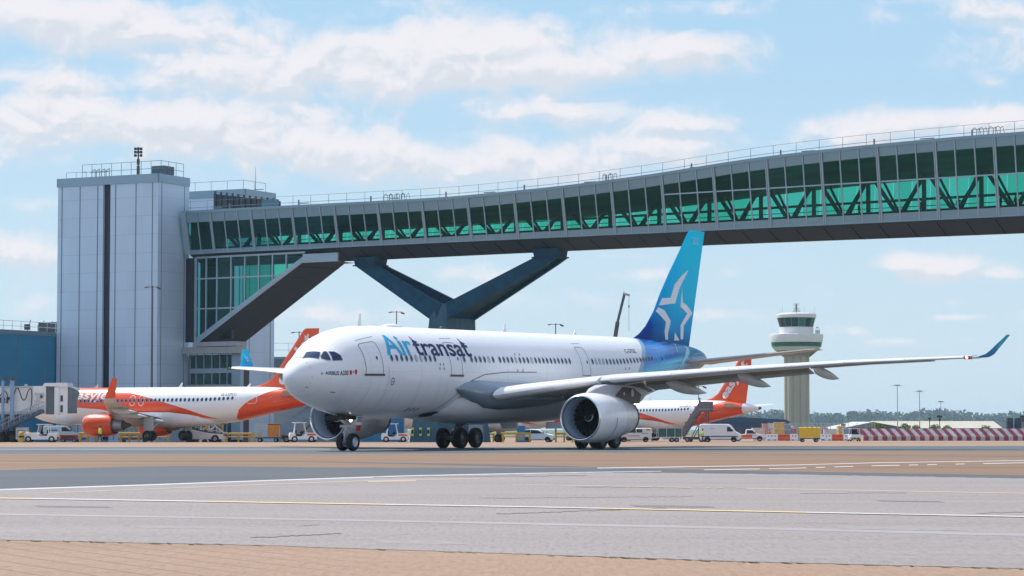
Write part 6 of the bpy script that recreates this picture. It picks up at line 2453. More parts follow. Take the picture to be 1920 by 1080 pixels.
# --- jet bridge on the left
def build_jetbridge():
    Y = 268
    o = at(137, 805, Y)
    root = thing('jet_bridge', 'white jet bridge with grey concertina hood reaching the left orange airliner', 'jet bridge', (o.x, Y, gz(Y)), (0, 0, 0))
    k = Y / FPX
    X = lambda px: (px - 137) * k
    Z = lambda py: CAM_H + (805 - py) * k - gz(Y)
    b = MB()
    b.bb((X(-160), 0, Z(774)), (X(62), 3.0, Z(725)))
    b.build('tunnel', M_white, root)
    b = MB()
    b.bb((X(-160), -.1, Z(776.5)), (X(66), -.005, Z(772)))
    b.bb((X(-160), -.12, Z(727)), (X(66), -.005, Z(724)))
    for px in (-20, 20, 48):
        b.box((X(px), -.05, Z(723)), (.25, .3, .3))
    b.build('tunnel_rail', M_lgrey, root)
    b = MB()
    b.bb((X(62), -.3, Z(776)), (X(86), 3.2, Z(724)))
    b.prism([(X(80), Z(724)), (X(84), Z(718.5)), (X(126), Z(718)), (X(127), Z(726))], 'y', -.4, 3.2)
    b.build('rotunda', M_white, root)
    b = MB()
    b.bb((X(86), .2, Z(777)), (X(103), 3.1, Z(725)))
    b.build('rotunda_screen', mat('hood_grey', (.14, .19, .22), .6, noise=.1, nscale=2), root)
    b = MB()
    b.bb((X(102.5), -.35, Z(777.5)), (X(111), .2, Z(726)))
    b.bb((X(111), -.2, Z(776)), (X(126.5), 3.0, Z(724)))
    b.build('cab_frame', M_white, root)
    for (a, c, d, e) in ((113.5, 118, 741.5, 753), (113.5, 118, 760, 773)):
        b = MB()
        b.bb((X(a), -.24, Z(e)), (X(c), -.205, Z(d)))
        b.build('cab_window', M_carglass, root)
    b = MB()
    pts0 = [(X(127), Z(725)), (X(127), Z(777))]
    rings = []
    for i in range(9):
        t = i / 8
        zz = .07 * (i % 2)
        rings.append([(X(127) + t * 1.0 - 0 * zz, .1 - zz, Z(775)), (X(127) + t * 1.0, -.1 - zz, Z(773 - 0 * t)), (X(127) + t * (1.0 + .0), -.1 - zz, Z(726 + 7 * t ** 2)), (X(127) + t * 1.0, 3, Z(724.5 + 7 * t ** 2))])
    b.loft(rings, close=False)
    b.add([(X(144.5), -.1, Z(732.5)), (X(150), -.1, Z(734)), (X(144.5), -.1, Z(752))], [(0, 1, 2)])
    b.build('concertina_hood', MATS['hood_grey'], root)
    b = MB()
    b.tube((X(7), -.6, Z(785)), (X(7), -.6, Z(714)), .16, 10)
    b.tube((X(24.5), -.6, Z(787)), (X(24.5), -.6, Z(713)), .22, 12)
    b.build('lift_column', M_palestair, root, 50)
    b = MB()
    b.tube((X(11), -.55, Z(714.5)), (X(11), -.55, Z(708)), .24, 12)
    b.tube((X(25), -.6, Z(714)), (X(25), -.6, Z(707)), .24, 12)
    b.build('column_cap', M_dgrey, root, 50)
    cab_ = MB()
    import itertools
    cur = [(-5, 750), (2, 742), (6, 735), (10, 733), (14, 738), (17, 748), (20, 751), (25, 748), (28, 738), (31, 729), (35, 728), (38, 735), (42, 747), (46, 751), (50, 747), (53, 735), (57, 729), (60, 730), (61, 742), (60, 758), (58, 770)]
    cab_.path([(X(a), -.5, Z(c)) for a, c in cur], .055, 6)
    cab_.build('hanging_cable', M_black, root)
    bm = text_bm('er', 1.42, .95, .02)
    x0 = X(-1) - .1
    sliced(bm, lambda a, h: (x0 + a, -.02, Z(756) + h), 9)
    bm_obj(bm, 'advert_lettering', mat('letter_slate', (.03, .05, .08), .5), root)
    b = MB()
    b.bb((X(69), -.42, Z(752)), (X(76), -.32, Z(737)))
    b.box((X(80.5), -.38, Z(742)), (.3, .1, .3))
    b.box((X(68), -.38, Z(753)), (.25, .1, .25))
    b.box((X(74), -.38, Z(738)), (.9, .1, .12))
    b.build('service_box', M_lgrey, root)
    b = MB()
    b.bb((X(77), -.45, Z(747)), (X(80.5), -.35, Z(741)))
    b.build('service_hatch', M_dgrey, root)
    # stair
    b = MB()
    for yy in (-1.6, -.6):
        b.beam((X(-30), yy, Z(824)), (X(84), yy, Z(770)), .08, .42)
    for i in range(22):
        t = i / 22
        b.box((X(-30) + (X(84) - X(-30)) * t, -1.1, Z(824) + (Z(770) - Z(824)) * t), (.3, .95, .05))
    b.build('stair', mat('stair_blue', (.05, .085, .14), .5, noise=.1, nscale=2), root)
    b = MB()
    for yy in (-1.65, -.55):
        for i in range(12):
            t = i / 11
            x_ = X(-30) + (X(84) - X(-30)) * t
            z_ = Z(824) + (Z(770) - Z(824)) * t
            b.tube((x_, yy, z_), (x_, yy, z_ + 1.0), .03, 5)
        for h in (1.0, .55):
            b.tube((X(-30), yy, Z(824) + h), (X(84), yy, Z(770) + h), .03, 5)
    b.build('stair_rail', M_grey, root)
    b = MB()
    b.bb((X(-6), 0.3, 0.55), (X(22), 2.6, 1.0))
    b.tube((X(7), 1.5, .8), (X(7), 1.5, Z(778)), .3, 12)
    b.tube((X(24), 1.5, .8), (X(24), 1.5, Z(778)), .3, 12)
    b.build('bogie', M_dgrey, root)
    for px in (2, 22):
        for yy in (.2, 2.5):
            bw = wheel_mb(.62, .4, n=20)
            bw.v = [(p[0] + X(px), p[1] + yy, p[2] + .62) for p in bw.v]
            bw.build('wheel', [M_black, M_dgrey], root, 50)


build_jetbridge()

# --- vans and cars
HB = [(-2.0, .3), (-2.02, .9), (-1.9, 1.15), (-1.45, 1.5), (-.6, 1.54), (.30, 1.45), (1.08, 1.0), (1.82, .82), (2.02, .58), (2.0, .3)]
SV = [(-2.2, .3), (-2.2, 1.72), (-2.08, 1.84), (.2, 1.84), (.55, 1.76), (1.22, 1.18), (2.0, 1.0), (2.2, .72), (2.2, .3)]
LV = [(-2.8, .35), (-2.8, 2.33), (-2.65, 2.48), (1.0, 2.48), (1.38, 2.32), (2.02, 1.5), (2.62, 1.18), (2.8, .85), (2.8, .35)]
PU = [(-2.5, .42), (-2.5, 1.02), (-.55, 1.06), (-.42, 1.78), (.62, 1.80), (1.28, 1.14), (2.3, .98), (2.5, .72), (2.5, .42)]
paleblue = mat('pale_van_paint', (.42, .56, .66), .35, noise=.05, nscale=1)
car('hatchback', 'small white hatchback parked between the large airliner wheels, facing right', 'car', 1009, 292, rad(-12), HB, 1.72, mat('hatchback_paint', (.70, .80, .85), .3), [(-1.25, .31), (1.28, .31)],
    [[(-1.75, 1.05), (-1.4, 1.38), (-.75, 1.42), (-.75, 1.02)], [(-.68, 1.02), (-.68, 1.42), (.15, 1.38), (.72, 1.03)]], ((1.04, 1.04), (.33, 1.44)))
v = car('small_van', 'small white van with yellow rear badge parked right of the near engine, facing left', 'van', 1190, 328, rad(180), SV, 1.78, M_white2, [(-1.4, .33), (1.42, .33)],
        [[(-.1, 1.22), (-.1, 1.68), (.38, 1.66), (.95, 1.24)], [(-.95, 1.25), (-.95, 1.68), (-.2, 1.68), (-.2, 1.25)]], ((1.2, 1.22), (.57, 1.76)),
        [([(-.6, .78), (.95, .78), (.95, .86), (-.6, .86)], M_dgrey, 'rubbing_strip'), ([(-1.95, 1.52), (-1.5, 1.52), (-1.5, 1.76), (-1.95, 1.76)], M_yellow, 'yellow_badge'),
         ([(-1.75, 1.12), (-.9, 1.12), (-.9, 1.18), (-1.75, 1.18)], M_dgrey, 'small_lettering')])
car('large_van', 'large white panel van with high roof behind the taxiway, facing right', 'van', 1351, 345, rad(-8), LV, 2.05, mat('panel_van_paint', (.74, .81, .86), .35, noise=.04, nscale=1), [(-1.75, .36), (1.85, .36)],
    [[(.95, 1.45), (.95, 2.1), (1.35, 2.08), (1.78, 1.47)]], ((2.0, 1.55), (1.42, 2.30)),
    [([(-2.6, .72), (2.4, .72), (2.4, .86), (-2.6, .86)], M_dgrey, 'rubbing_strip'), ([(-1.45, 1.78), (-.75, 1.78), (-.85, 1.95), (-1.3, 1.95)], mat('pale_blue_mark', (.40, .62, .76), .4), 'blue_logo'),
     ([(-2.6, .9), (-2.45, .9), (-2.45, 1.25), (-2.6, 1.25)], M_red, 'red_marker')])
car('pickup', 'orange and white pickup parked behind the large white van', 'pickup', 1404, 372, rad(-6), PU, 1.85, M_white2, [(-1.55, .37), (1.6, .37)],
    [[(-.3, 1.15), (-.25, 1.66), (.5, 1.66), (1.0, 1.15)]], ((1.22, 1.18), (.66, 1.78)), [([(-2.4, .55), (.5, .55), (.5, 1.0), (-2.4, 1.0)], M_orange, 'orange_panel')])
car('pale_van', 'pale blue van parked beside the jet bridge wheels', 'van', 121, 279, rad(-4), SV, 1.78, paleblue, [(-1.4, .33), (1.42, .33)],
    [[(-.1, 1.22), (-.1, 1.68), (.38, 1.66), (.95, 1.24)]], ((1.2, 1.22), (.57, 1.76)), [([(-1.7, 1.25), (-.6, 1.25), (-.6, 1.42), (-1.7, 1.42)], M_bluepaint, 'blue_logo')])
# belt loader by the left airliner
r = thing('belt_loader', 'white belt loader vehicle behind the wheels of the left airliner', 'belt loader', place(381, 283), (0, 0, rad(178)))
b = MB()
b.prism([(-2.4, .35), (2.3, .35), (2.4, .7), (2.1, 1.35), (1.7, 1.45), (-.6, 1.05), (-2.4, .9)], 'y', -.95, .95)
b.build('body', M_white2, r, bevel=.05)
b = MB()
b.beam((-2.9, .3, .75), (2.6, .3, 1.75), .75, .16)
b.build('belt', M_dgrey, r)
b = MB()
for yy in (-.15, .7):
    b.tube((-2.9, yy, 1.05), (2.6, yy, 2.05), .03, 5)
    for i in range(6):
        b.tube((-2.9 + i * 1.1, yy, .75 + i * .2), (-2.9 + i * 1.1, yy, 1.05 + i * .2), .025, 5)
b.build('belt_rail', M_lgrey, r)
for x_ in (-1.5, 1.5):
    for sg in (-1, 1):
        bw = wheel_mb(.42, .24, n=18)
        bw.v = [(p[0] + x_, p[1] + sg * .92, p[2] + .42) for p in bw.v]
        bw.build('wheel', [M_black, M_grey], r, 50)

# aircraft steps standing behind it
def small_steps(label, px, Y, h, col, rz=0, group=None):
    r_ = thing('access_steps', label, 'steps', place(px, Y), (0, 0, rz), group)
    b_ = MB()
    n = 7
    for i in range(n):
        b_.box((-1.0 + i * .24, 0, h * (i + 1) / n), (.26, .9, .05))
    for yy in (-.45, .45):
        b_.beam((-1.1, yy, .05), (.7, yy, h), .06, .14)
    b_.box((1.1, 0, h), (1.0, .9, .06))
    b_.build('treads', M_lgrey, r_)
    b_ = MB()
    for yy in (-.48, .48):
        b_.tube((-1.1, yy, 1.0), (.7, yy, h + 1.0), .03, 5)
        b_.tube((.7, yy, h + 1.0), (1.6, yy, h + 1.0), .03, 5)
        for x_, z_ in ((-1.1, 0), (-.2, h * .5), (.7, h), (1.6, h)):
            b_.tube((x_, yy, z_), (x_, yy, z_ + 1.0), .03, 5)
        b_.tube((1.6, yy, 0), (1.6, yy, h), .04, 5)
        b_.tube((.7, yy, 0), (1.6, yy, h), .03, 5)
    b_.build('handrail', col, r_)
    return r_


small_steps('white access steps under the tail of the left airliner', 403, 287, 1.5, M_white2, rad(180))
small_steps('yellow access steps leaning over near the left airliner tail', 392, 292, 1.9, M_yellow)

# caged cart
def cage_cart(label, px, Y, col, cover, L=2.6, rz=0, group=None, full=False):
    r_ = thing('baggage_cart', label, 'baggage cart', place(px, Y), (0, 0, rz), group)
    b_ = MB()
    b_.box((0, 0, .5), (L, 1.5, .14))
    b_.beam((L / 2, 0, .45), (L / 2 + .7, 0, .3), .08, .08)
    b_.build('bed', M_dgrey, r_)
    b_ = MB()
    for x_ in (-L / 2, L / 2):
        for yy in (-.72, .72):
            b_.beam((x_, yy, .5), (x_, yy, 1.85), .06, .06)
    for i in range(6 if not full else 2):
        x_ = -L / 2 + L / 2 * i / 5
        b_.beam((x_, -.74, .5), (x_, -.74, 1.85), .03, .03)
    for z_ in (.9, 1.2, 1.5):
        b_.beam((-L / 2, -.74, z_), (0, -.74, z_), .03, .03)
    for yy in (-.72, .72):
        b_.beam((-L / 2, yy, 1.83), (L / 2, yy, 1.83), .05, .05)
    for x_ in (-L / 2, L / 2):
        b_.beam((x_, -.72, 1.83), (x_, .72, 1.83), .05, .05)
    b_.build('cage', M_lgrey, r_)
    b_ = MB()
    x0 = -L / 2 if full else 0
    n = 14
    rings_ = []
    for i in range(n + 1):
        x_ = x0 + (L / 2 - x0) * i / n
        w_ = .03 * sin(i * 1.9) + .015 * sin(i * 4.1)
        rings_.append([(x_, -.77 + w_, .62), (x_, -.78 + w_ * 1.5, 1.2), (x_, -.76 + w_ * .4, 1.86), (x_, 0, 1.95 + w_), (x_, .76, 1.86), (x_, .77, .62)])
    b_.loft(rings_, close=False, cap0=False)
    b_.build('cover', cover, r_, 60)
    b_ = MB()
    b_.box((0, 0, 1.98 if not full else 1.88), (L + .1, 1.5, .06))
    b_.build('roof', col, r_)
    for x_ in (-L / 2 + .45, L / 2 - .45):
        for sg in (-1, 1):
            bw_ = wheel_mb(.24, .14, n=14)
            bw_.v = [(p[0] + x_, p[1] + sg * .6, p[2] + .24) for p in bw_.v]
            bw_.build('wheel', [M_black, M_grey], r_, 50)
    return r_


cage_cart('mesh cage baggage cart with a yellow roof and orange curtain under the left airliner tail', 503, 268, M_yellow, mat('orange_curtain', (.55, .22, .05), .8, noise=.25, nscale=4, streak=(3, 1, .3)), 2.6)
cage_cart('baggage cart with bright yellow fabric cover beside the red and white barriers', 1517, 330, M_yellow, mat('yellow_curtain', (.80, .52, .03), .7, noise=.08, nscale=3), 2.7, full=True)
b = MB()
# green sided trailer
r = thing('box_trailer', 'green-panelled two-axle trailer parked between the small van and the stairs', 'trailer', place(1254, 330))
b = MB()
b.box((0, 0, .62), (3.4, 1.7, .12))
b.beam((-1.7, 0, .6), (-2.9, 0, .45), .1, .1)
for x_ in (-1.65, -1.45, -.35, .75, 1.65):
    b.beam((x_, -.85, .6), (x_, -.85, 1.85), .07, .07)
b.box((0, -.85, 1.84), (3.4, .07, .08))
b.box((0, .85, 1.84), (3.4, .07, .08))
b.build('frame', M_lgrey, r)
b = MB()
b.bb((-1.4, -.8, .7), (1.65, -.76, 1.8))
b.bb((-1.4, .76, .7), (1.65, .8, 1.8))
b.bb((-1.4, -.76, .7), (-1.36, .76, 1.8))
b.build('side_panel', mat('trailer_green', (.02, .11, .11), .35, noise=.1, nscale=2), r)
b = MB()
b.bb((-.9, -.86, .36), (1.2, -.80, .60))
b.build('mudguard', M_lgrey, r)
for x_ in (.35, 1.0):
    for sg in (-1, 1):
        bw = wheel_mb(.31, .18, n=16)
        bw.v = [(p[0] + x_, p[1] + sg * .85, p[2] + .31) for p in bw.v]
        bw.build('wheel', [M_black, M_grey], r, 50)

# passenger stairs
def pax_stairs(label, px, Y, rz, h, run, col, group=None):
    r_ = thing('passenger_stairs', label, 'passenger stairs', place(px, Y), (0, 0, rz), group)
    b_ = MB()
    n = 16
    for i in range(n):
        t = (i + .5) / n
        b_.box((-run / 2 + run * t, 0, .4 + (h - .4) * t), (run / n * 1.1, 1.3, .05))
    b_.box((run / 2 + .8, 0, h), (1.7, 1.6, .1))
    b_.build('treads', M_grey, r_)
    b_ = MB()
    for yy in (-.72, .72):
        b_.add([(-run / 2 - .2, yy, .3), (run / 2, yy, h - .35), (run / 2 + 1.6, yy, h - .35), (run / 2 + 1.6, yy, h + 1.05), (run / 2, yy, h + 1.05), (-run / 2 - .2, yy, 1.35)], [(0, 1, 2, 3, 4, 5)])
        b_.add([(-run / 2 - .2, yy + .05, .3), (run / 2, yy + .05, h - .35), (run / 2 + 1.6, yy + .05, h - .35), (run / 2 + 1.6, yy + .05, h + 1.05), (run / 2, yy + .05, h + 1.05), (-run / 2 - .2, yy + .05, 1.35)], [(0, 1, 2, 3, 4, 5)])
    b_.build('side_panel', col, r_)
    b_ = MB()
    b_.bb((-run / 2 + .3, -.85, .35), (run / 2 + 1.0, .85, .75))
    for yy in (-.6, .6):
        b_.beam((run / 2 + 1.0, yy, .6), (run / 2 + 1.0, yy, h), .12, .12)
        b_.beam((run / 2 - 1.2, yy, .6), (run / 2 + .9, yy, h - .2), .10, .10)
    b_.build('chassis', M_dgrey, r_)
    for x_ in (-run / 2 + .9, run / 2 + .3):
        for sg in (-1, 1):
            bw_ = wheel_mb(.36, .2, n=16)
            bw_.v = [(p[0] + x_, p[1] + sg * .8, p[2] + .36) for p in bw_.v]
            bw_.build('wheel', [M_black, M_grey], r_, 50)
    return r_


pax_stairs('pale blue passenger stairs standing under the large airliner nose', 552, 272, 0, 3.1, 3.4, M_palestair)
pax_stairs('steep grey boarding stairs with passengers at the rear door of the distant orange-tailed airliner', 1297, 352, rad(-20), 4.6, 2.6, mat('clear_screen', (.15, .14, .17), .3, noise=.3, nscale=3))

# tow tractors
tug('tow_tractor', 'white tow tractor with tall cab and orange badge in front of the blue pier base', 741, 286, rad(0), 3.1, M_white2, M_orange, tall=1.12)
tug('tow_tractor', 'white and orange tow tractor beside the near rim of the far engine', 568, 262, rad(8), 2.9, M_white2, M_orange, tall=1.1)
tug('tow_tractor', 'white open tow tractor with roll bar standing under the jet bridge', 77, 264, rad(180), 3.6, M_white2, None)
tug('tow_tractor', 'small white and yellow tow tractor at the start of the striped barrier', 1601, 372, rad(96), 2.6, M_white2, M_bluepaint)

# small ground equipment
def gse_box(name, label, cat, px, Y, size, m, m2, rz=0, group=None):
    r_ = thing(name, label, cat, place(px, Y), (0, 0, rz), group)
    L, W, Hh = size
    b_ = MB()
    b_.bb((-L / 2, -W / 2, .3), (L / 2, W / 2, Hh))
    b_.build('housing', m, r_, bevel=.05)
    b_ = MB()
    for i in range(5):
        b_.bb((-L / 2 + .15, -W / 2 - .02, .45 + i * (Hh - .6) / 5), (L / 2 - .15, -W / 2 - .003, .5 + i * (Hh - .6) / 5))
    b_.build('grille', m2, r_)
    for x_ in (-L / 2 + .3, L / 2 - .3):
        for sg in (-1, 1):
            bw_ = wheel_mb(.22, .12, n=12)
            bw_.v = [(p[0] + x_, p[1] + sg * W * .4, p[2] + .22) for p in bw_.v]
            bw_.build('wheel', [M_black, M_grey], r_)
    return r_


gse_box('power_unit', 'white ground power unit at the foot of the jet bridge stair', 'power unit', 42, 268, (1.2, 1.2, 1.6), M_white2, M_dgrey)
gse_box('power_unit', 'small red equipment trolley in front of the left airliner engine', 'trolley', 130, 268, (1.8, 1.0, .8), mat('dull_red', (.35, .04, .02), .5), M_dgrey)
uld = mat('net_teal', (.16, .30, .36), .5, noise=.4, nscale=3)
r = thing('cargo_container', 'teal cargo container with netting behind the left airliner engine', 'container', place(252, 288))
b = MB()
b.prism([(-1.6, .5), (1.3, .5), (1.6, 1.0), (1.6, 1.75), (-1.6, 1.75)], 'y', -.75, .75)
b.build('shell', uld, r, bevel=.03)
b = MB()
for i in range(7):
    b.beam((-1.6 + i * .5, -.77, .5), (-1.3 + i * .5, -.77, 1.75), .02, .02)
    b.beam((-1.3 + i * .5, -.77, .5), (-1.6 + i * .5, -.77, 1.75), .02, .02)
b.build('net', M_lgrey, r)
b = MB()
b.bb((-1.7, -.8, .3), (1.7, .8, .48))
for x_ in (-1.2, 1.2):
    for yy in (-.6, .6):
        b.tube((x_, yy - .05, .16), (x_, yy + .05, .16), .16, 10)
b.build('dolly', M_dgrey, r)
r = thing('bright_blue_container', 'bright blue ribbed container between the far engine and the pier base', 'container', place(716, 300))
b = MB()
b.bb((-2.4, 0, .1), (2.6, 2.4, 2.9))
b.build('shell', mat('vivid_blue', (.02, .26, .52), .5, noise=.15, nscale=1), r)
b = MB()
for i in range(16):
    b.bb((-2.35 + i * .31, -.05, .2), (-2.22 + i * .31, -.003, 2.8))
b.build('ribs', MATS['vivid_blue'], r)

# yellow guard frames
proto = None
for i, (px, Y, L, lab) in enumerate([(912, 300, 2.0, 'yellow guard rail between the far main wheels and the blue post'), (968, 282, 3.3, 'yellow guard rail beside the white hatchback'), (1058, 286, 2.2, 'yellow guard rail partly hidden by the near engine intake'),
                                    (447, 290, 3.0, 'low yellow guard rail under the tail of the left airliner'), (478, 296, 1.6, 'short yellow guard rail beside the mesh cage cart'), (243, 284, 2.4, 'yellow guard rail behind the left airliner engine'), (292, 292, 3.2, 'yellow guard rail behind the main wheels of the left airliner'), (165, 276, 2.0, 'yellow guard rail behind the worker')]):
    r = thing('guard_rail', lab, 'guard rail', place(px, Y), (0, 0, 0), 'yellow guard rails on the apron')
    b = MB()
    b.tube((-L / 2, 0, 1.0), (L / 2, 0, 1.0), .11, 8)
    b.tube((-L / 2, 0, .62), (L / 2, 0, .62), .06, 8)
    b.build('rail', M_yellow, r, 50)
    for k_ in range(3):
        b = MB()
        b.box((-L / 2 + .15 + (L - .3) * k_ / 2, 0, .5), (.2, .2, 1.0))
        b.build('post', M_yellow, r)
for (px, Y, lab) in ((40, 263, 'yellow bollard left of the open tow tractor'), (53, 264, 'yellow bollard touching the open tow tractor')):
    r = thing('bollard', lab, 'bollard', place(px, Y), (0, 0, 0), 'yellow bollards under the jet bridge')
    b = MB()
    b.lathe([(.28, 0), (.28, 1.0), (.2, 1.1), (.001, 1.12)], n=14)
    b.build('post', M_yellow, r, 50)
    b = MB()
    b.lathe([(.286, .5), (.286, .7)], n=14)
    b.build('band', M_black, r)
# blue posts
for i, (px, Y, w_, h_, lab) in enumerate([(977, 287, .95, 1.9, 'light blue stand-number post left of the hatchback'), (886, 296, 2.6, 3.4, 'blue equipment cabin behind the far main wheels')]):
    r = thing('equipment_cabin', lab, 'cabin', place(px, Y))
    b = MB()
    b.bb((-w_ / 2, 0, 0), (w_ / 2, 1.0, h_))
    b.build('shell', M_bluepaint, r, bevel=.03)
    b = MB()
    b.bb((-w_ / 2 + .1, -.02, .2), (w_ / 2 - .1, -.003, h_ * .6))
    b.build('door', M_grey, r)

# water-filled barriers
wb_, rb_ = mat('barrier_white', (.80, .81, .83), .55, noise=.1, nscale=2), mat('barrier_red', (.72, .085, .02), .5, noise=.1, nscale=2)
names = ['white plastic barrier right of the orange pickup', 'red plastic barrier left of the yellow cart', 'white plastic barrier touching the yellow cart on its left', 'white plastic barrier touching the yellow cart on its right', 'red plastic barrier right of the yellow cart', 'white plastic barrier beside the small tractor at the end of the row']
def barrier(px, Y, m, lab):
    r_ = thing('plastic_barrier', lab, 'barrier', place(px, Y), (0, 0, 0), 'water-filled barriers in a row')
    b_ = MB()
    b_.prism([(-.25, 0), (.25, 0), (.25, .3), (.12, .55), (.10, 1.0), (-.10, 1.0), (-.12, .55), (-.25, .3)], 'x', -.93, .93)
    b_.build('shell', m, r_, bevel=.04)
    b_ = MB()
    for x_ in (-.5, 0, .5):
        b_.box((x_, -.125, .75), (.14, .03, .16))
    b_.box((-.5, -.26, .14), (.3, .03, .12))
    b_.box((.5, -.26, .14), (.3, .03, .12))
    b_.build('fork_slot', M_dgrey, r_)
for i, (px, red) in enumerate([(1447, 0), (1470, 1), (1492, 0), (1549, 0), (1570, 1), (1592, 0)]):
    barrier(px, 392, rb_ if red else wb_, names[i])

# striped blast fence
r = thing('blast_fence', 'long red and white striped blast fence along the right side of the apron', 'blast fence', (wx(1620, 392), 392, gz(392)), (0, 0, rad(2.5)))
dr, dw = mat('fence_red', (.27, .045, .065), .6, noise=.4, nscale=1.3), mat('fence_white', (.52, .48, .52), .6, noise=.3, nscale=1.3)
pit = .735
for i in range(64):
    x0 = i * pit
    m = dr if i % 2 == 0 else dw
    b = MB()
    b.bb((x0, -.05, 0), (x0 + pit - .02, .9, .72))
    b.build('red_block' if i % 2 == 0 else 'white_block', m, r, bevel=.03)
    b = MB()
    b.add([(x0, -.02, .74), (x0 + pit - .02, -.02, .74), (x0 + pit - .02 - .95, .75, 1.9), (x0 - .95, .75, 1.9),
           (x0, .08, .74), (x0 + pit - .02, .08, .74), (x0 + pit - .02 - .95, .85, 1.9), (x0 - .95, .85, 1.9)],
          [(0, 1, 2, 3), (4, 5, 6, 7), (0, 1, 5, 4), (1, 2, 6, 5), (2, 3, 7, 6), (3, 0, 4, 7)])
    b.build('red_panel' if i % 2 == 0 else 'white_panel', m, r)

# --- light poles
def lamp_pole(label, px, Y, ytop, kind='double', group='apron lighting columns'):
    p0 = at(px, 805, Y)
    h = at(px, ytop, Y).z - gz(Y)
    r_ = thing('lamp_post', label, 'lamp post', (p0.x, Y, gz(Y)), (0, 0, 0), group)
    b_ = MB()
    k_ = Y / FPX
    b_.tube((0, 0, 0), (0, 0, h), max(.16, .9 * k_), 8, r1=max(.08, .45 * k_))
    b_.build('pole', mat('pole_grey', (.10, .12, .15), .5, .3) if kind != 'mast' else mat('pole_pale', (.30, .35, .40), .5, .2), r_, 50)
    if kind == 'mast':
        b_ = MB()
        b_.lathe([(4.6 * k_, h - .5 * k_), (4.9 * k_, h - 1.6 * k_), (2, h - 2.2 * k_)], n=12)
        for i in range(8):
            a = 2 * pi * i / 8
            b_.box((4.2 * k_ * cos(a), 4.2 * k_ * sin(a), h - 1.4 * k_), (1.8 * k_, 1.8 * k_, 1.2 * k_))
        b_.build('lamp_ring', M_dgrey, r_)
    else:
        for sg in (-1, 1):
            b_ = MB()
            b_.beam((0, 0, h - 2.2 * k_), (sg * 10 * k_, 0, h - 2.0 * k_), 1.3 * k_, 1.0 * k_)
            b_.box((sg * 11.5 * k_, 0, h - (2.6 if sg < 0 else 4.2) * k_), (7 * k_, 5 * k_, (1.6 if sg < 0 else 3.0) * k_), rot=(0, rad(-12 if sg < 0 else 22), 0))
            b_.build('lamp_head', M_dgrey, r_)
    return r_


lamp_pole('tall grey lamp post standing against the pale tower block', 284, 300, 536)
lamp_pole('dark lamp post above the cabin roof left of the V-shaped pier', 743, 420, 583)
lamp_pole('dark lamp post above the cabin roof right of the V-shaped pier', 1042, 420, 606)
lamp_pole('dark lamp post beside the orange fin of the left airliner', 560, 425, 621)
lamp_pole('tallest pale floodlight mast right of the control tower', 1683, 700, 721, 'mast')
lamp_pole('middle pale floodlight mast right of the control tower', 1724.5, 760, 732, 'mast')
lamp_pole('farthest and shortest pale floodlight mast', 1764.5, 980, 752, 'mast')
lamp_pole('faint lamp post behind the tail fairing of the large airliner', 1310, 620, 722)

# --- crane
p = at(1150, 632, 620)
r = thing('crane', 'telescopic crane boom rising behind the cabin roof near the turquoise tail', 'crane', (p.x, 620, gz(620)))
b = MB()
q0 = Vector((-3.2, 0, 1.6))
zt_, zm_ = at(1172, 549, 620).z, at(1158, 600, 620).z
q1, q2 = Vector((at(1158, 600, 620).x - p.x, 0, zm_)), Vector((at(1170.5, 549, 620).x - p.x, 0, zt_))
b.beam(q0, q1, .9, 1.0)
b.beam(q1 - (q2 - q1) * .1, q2, .6, .65)
b.build('boom', mat('crane_dark', (.05, .06, .07), .5), r)
b = MB()
b.box(q2 + Vector((.5, 0, .1)), (1.8, .5, .5), rot=(0, rad(15), 0))
b.beam(q2, q2 + Vector((-.1, 0, .9)), .15, .15)
b.build('boom_head', M_grey, r)
b = MB()
b.tube(q2 + Vector((1.15, 0, 0)), q2 + Vector((1.15, 0, -9)), .045, 5)
b.tube(q2 + Vector((1.15, 0, -2.6)), q2 + Vector((1.15, 0, -3.2)), .16, 6)
b.build('hoist_rope', M_dgrey, r)
b = MB()
b.bb((-7, -1.2, .8), (2.5, 1.2, 1.9))
b.bb((.8, -1.2, 1.9), (2.5, 1.2, 3.2))
b.build('carrier', M_yellow, r, bevel=.1)
for x_ in (-6, -4.4, .2, 1.8):
    bw = wheel_mb(.6, 2.5, n=16)
    bw.v = [(p_[0] + x_, p_[1], p_[2] + .6) for p_ in bw.v]
    bw.build('wheel', [M_black, M_grey], r)

# --- distant buildings
Y = 880
k = Y / FPX
cream = mat('cream_roof', (.46, .43, .35), .6, noise=.08, nscale=.3)
r = thing('hangar', 'long low hangar with cream roof in front of the woods', 'hangar', (wx(1760, Y), Y, -.5))
b = MB()
x0, x1 = (1640 - 1760) * k, (1880 - 1760) * k
zr, ze = 4.2 + .5, 1.7 + .5
b.add([(x0, 0, ze), (x1, 0, ze), (x1 - 1.5, 9, zr), (x0, 9, zr), (x0, 18, ze), (x1, 18, ze)], [(0, 1, 2, 3), (3, 2, 5, 4)])
b.build('roof', cream, r)
b = MB()
b.bb((x0 + .2, .3, 0), (x1 - .3, 17.7, ze))
b.add([(x1, 0, ze), (x1, 18, ze), (x1 - 1.5, 9, zr)], [(0, 1, 2)])
b.build('wall', M_grey, r)
r = thing('gabled_hangar', 'white-roofed hangar with dark gable end beside the cream roof', 'hangar', (wx(1632, 850), 850, -.5))
k = 850 / FPX
b = MB()
g0_, g1_, gm_ = -44 * k, 52 * k, 5 * k
b.add([(g0_ - 3.2, 0, 1.9), (gm_, 0, 4.3), (gm_ - 4, 22, 4.4), (g0_ - 7, 22, 2.0)], [(0, 1, 2, 3)])
b.add([(gm_, 0, 4.3), (g1_ + 6, 0, 1.7), (g1_ + 3, 22, 1.7), (gm_ - 4, 22, 4.4)], [(0, 1, 2, 3)])
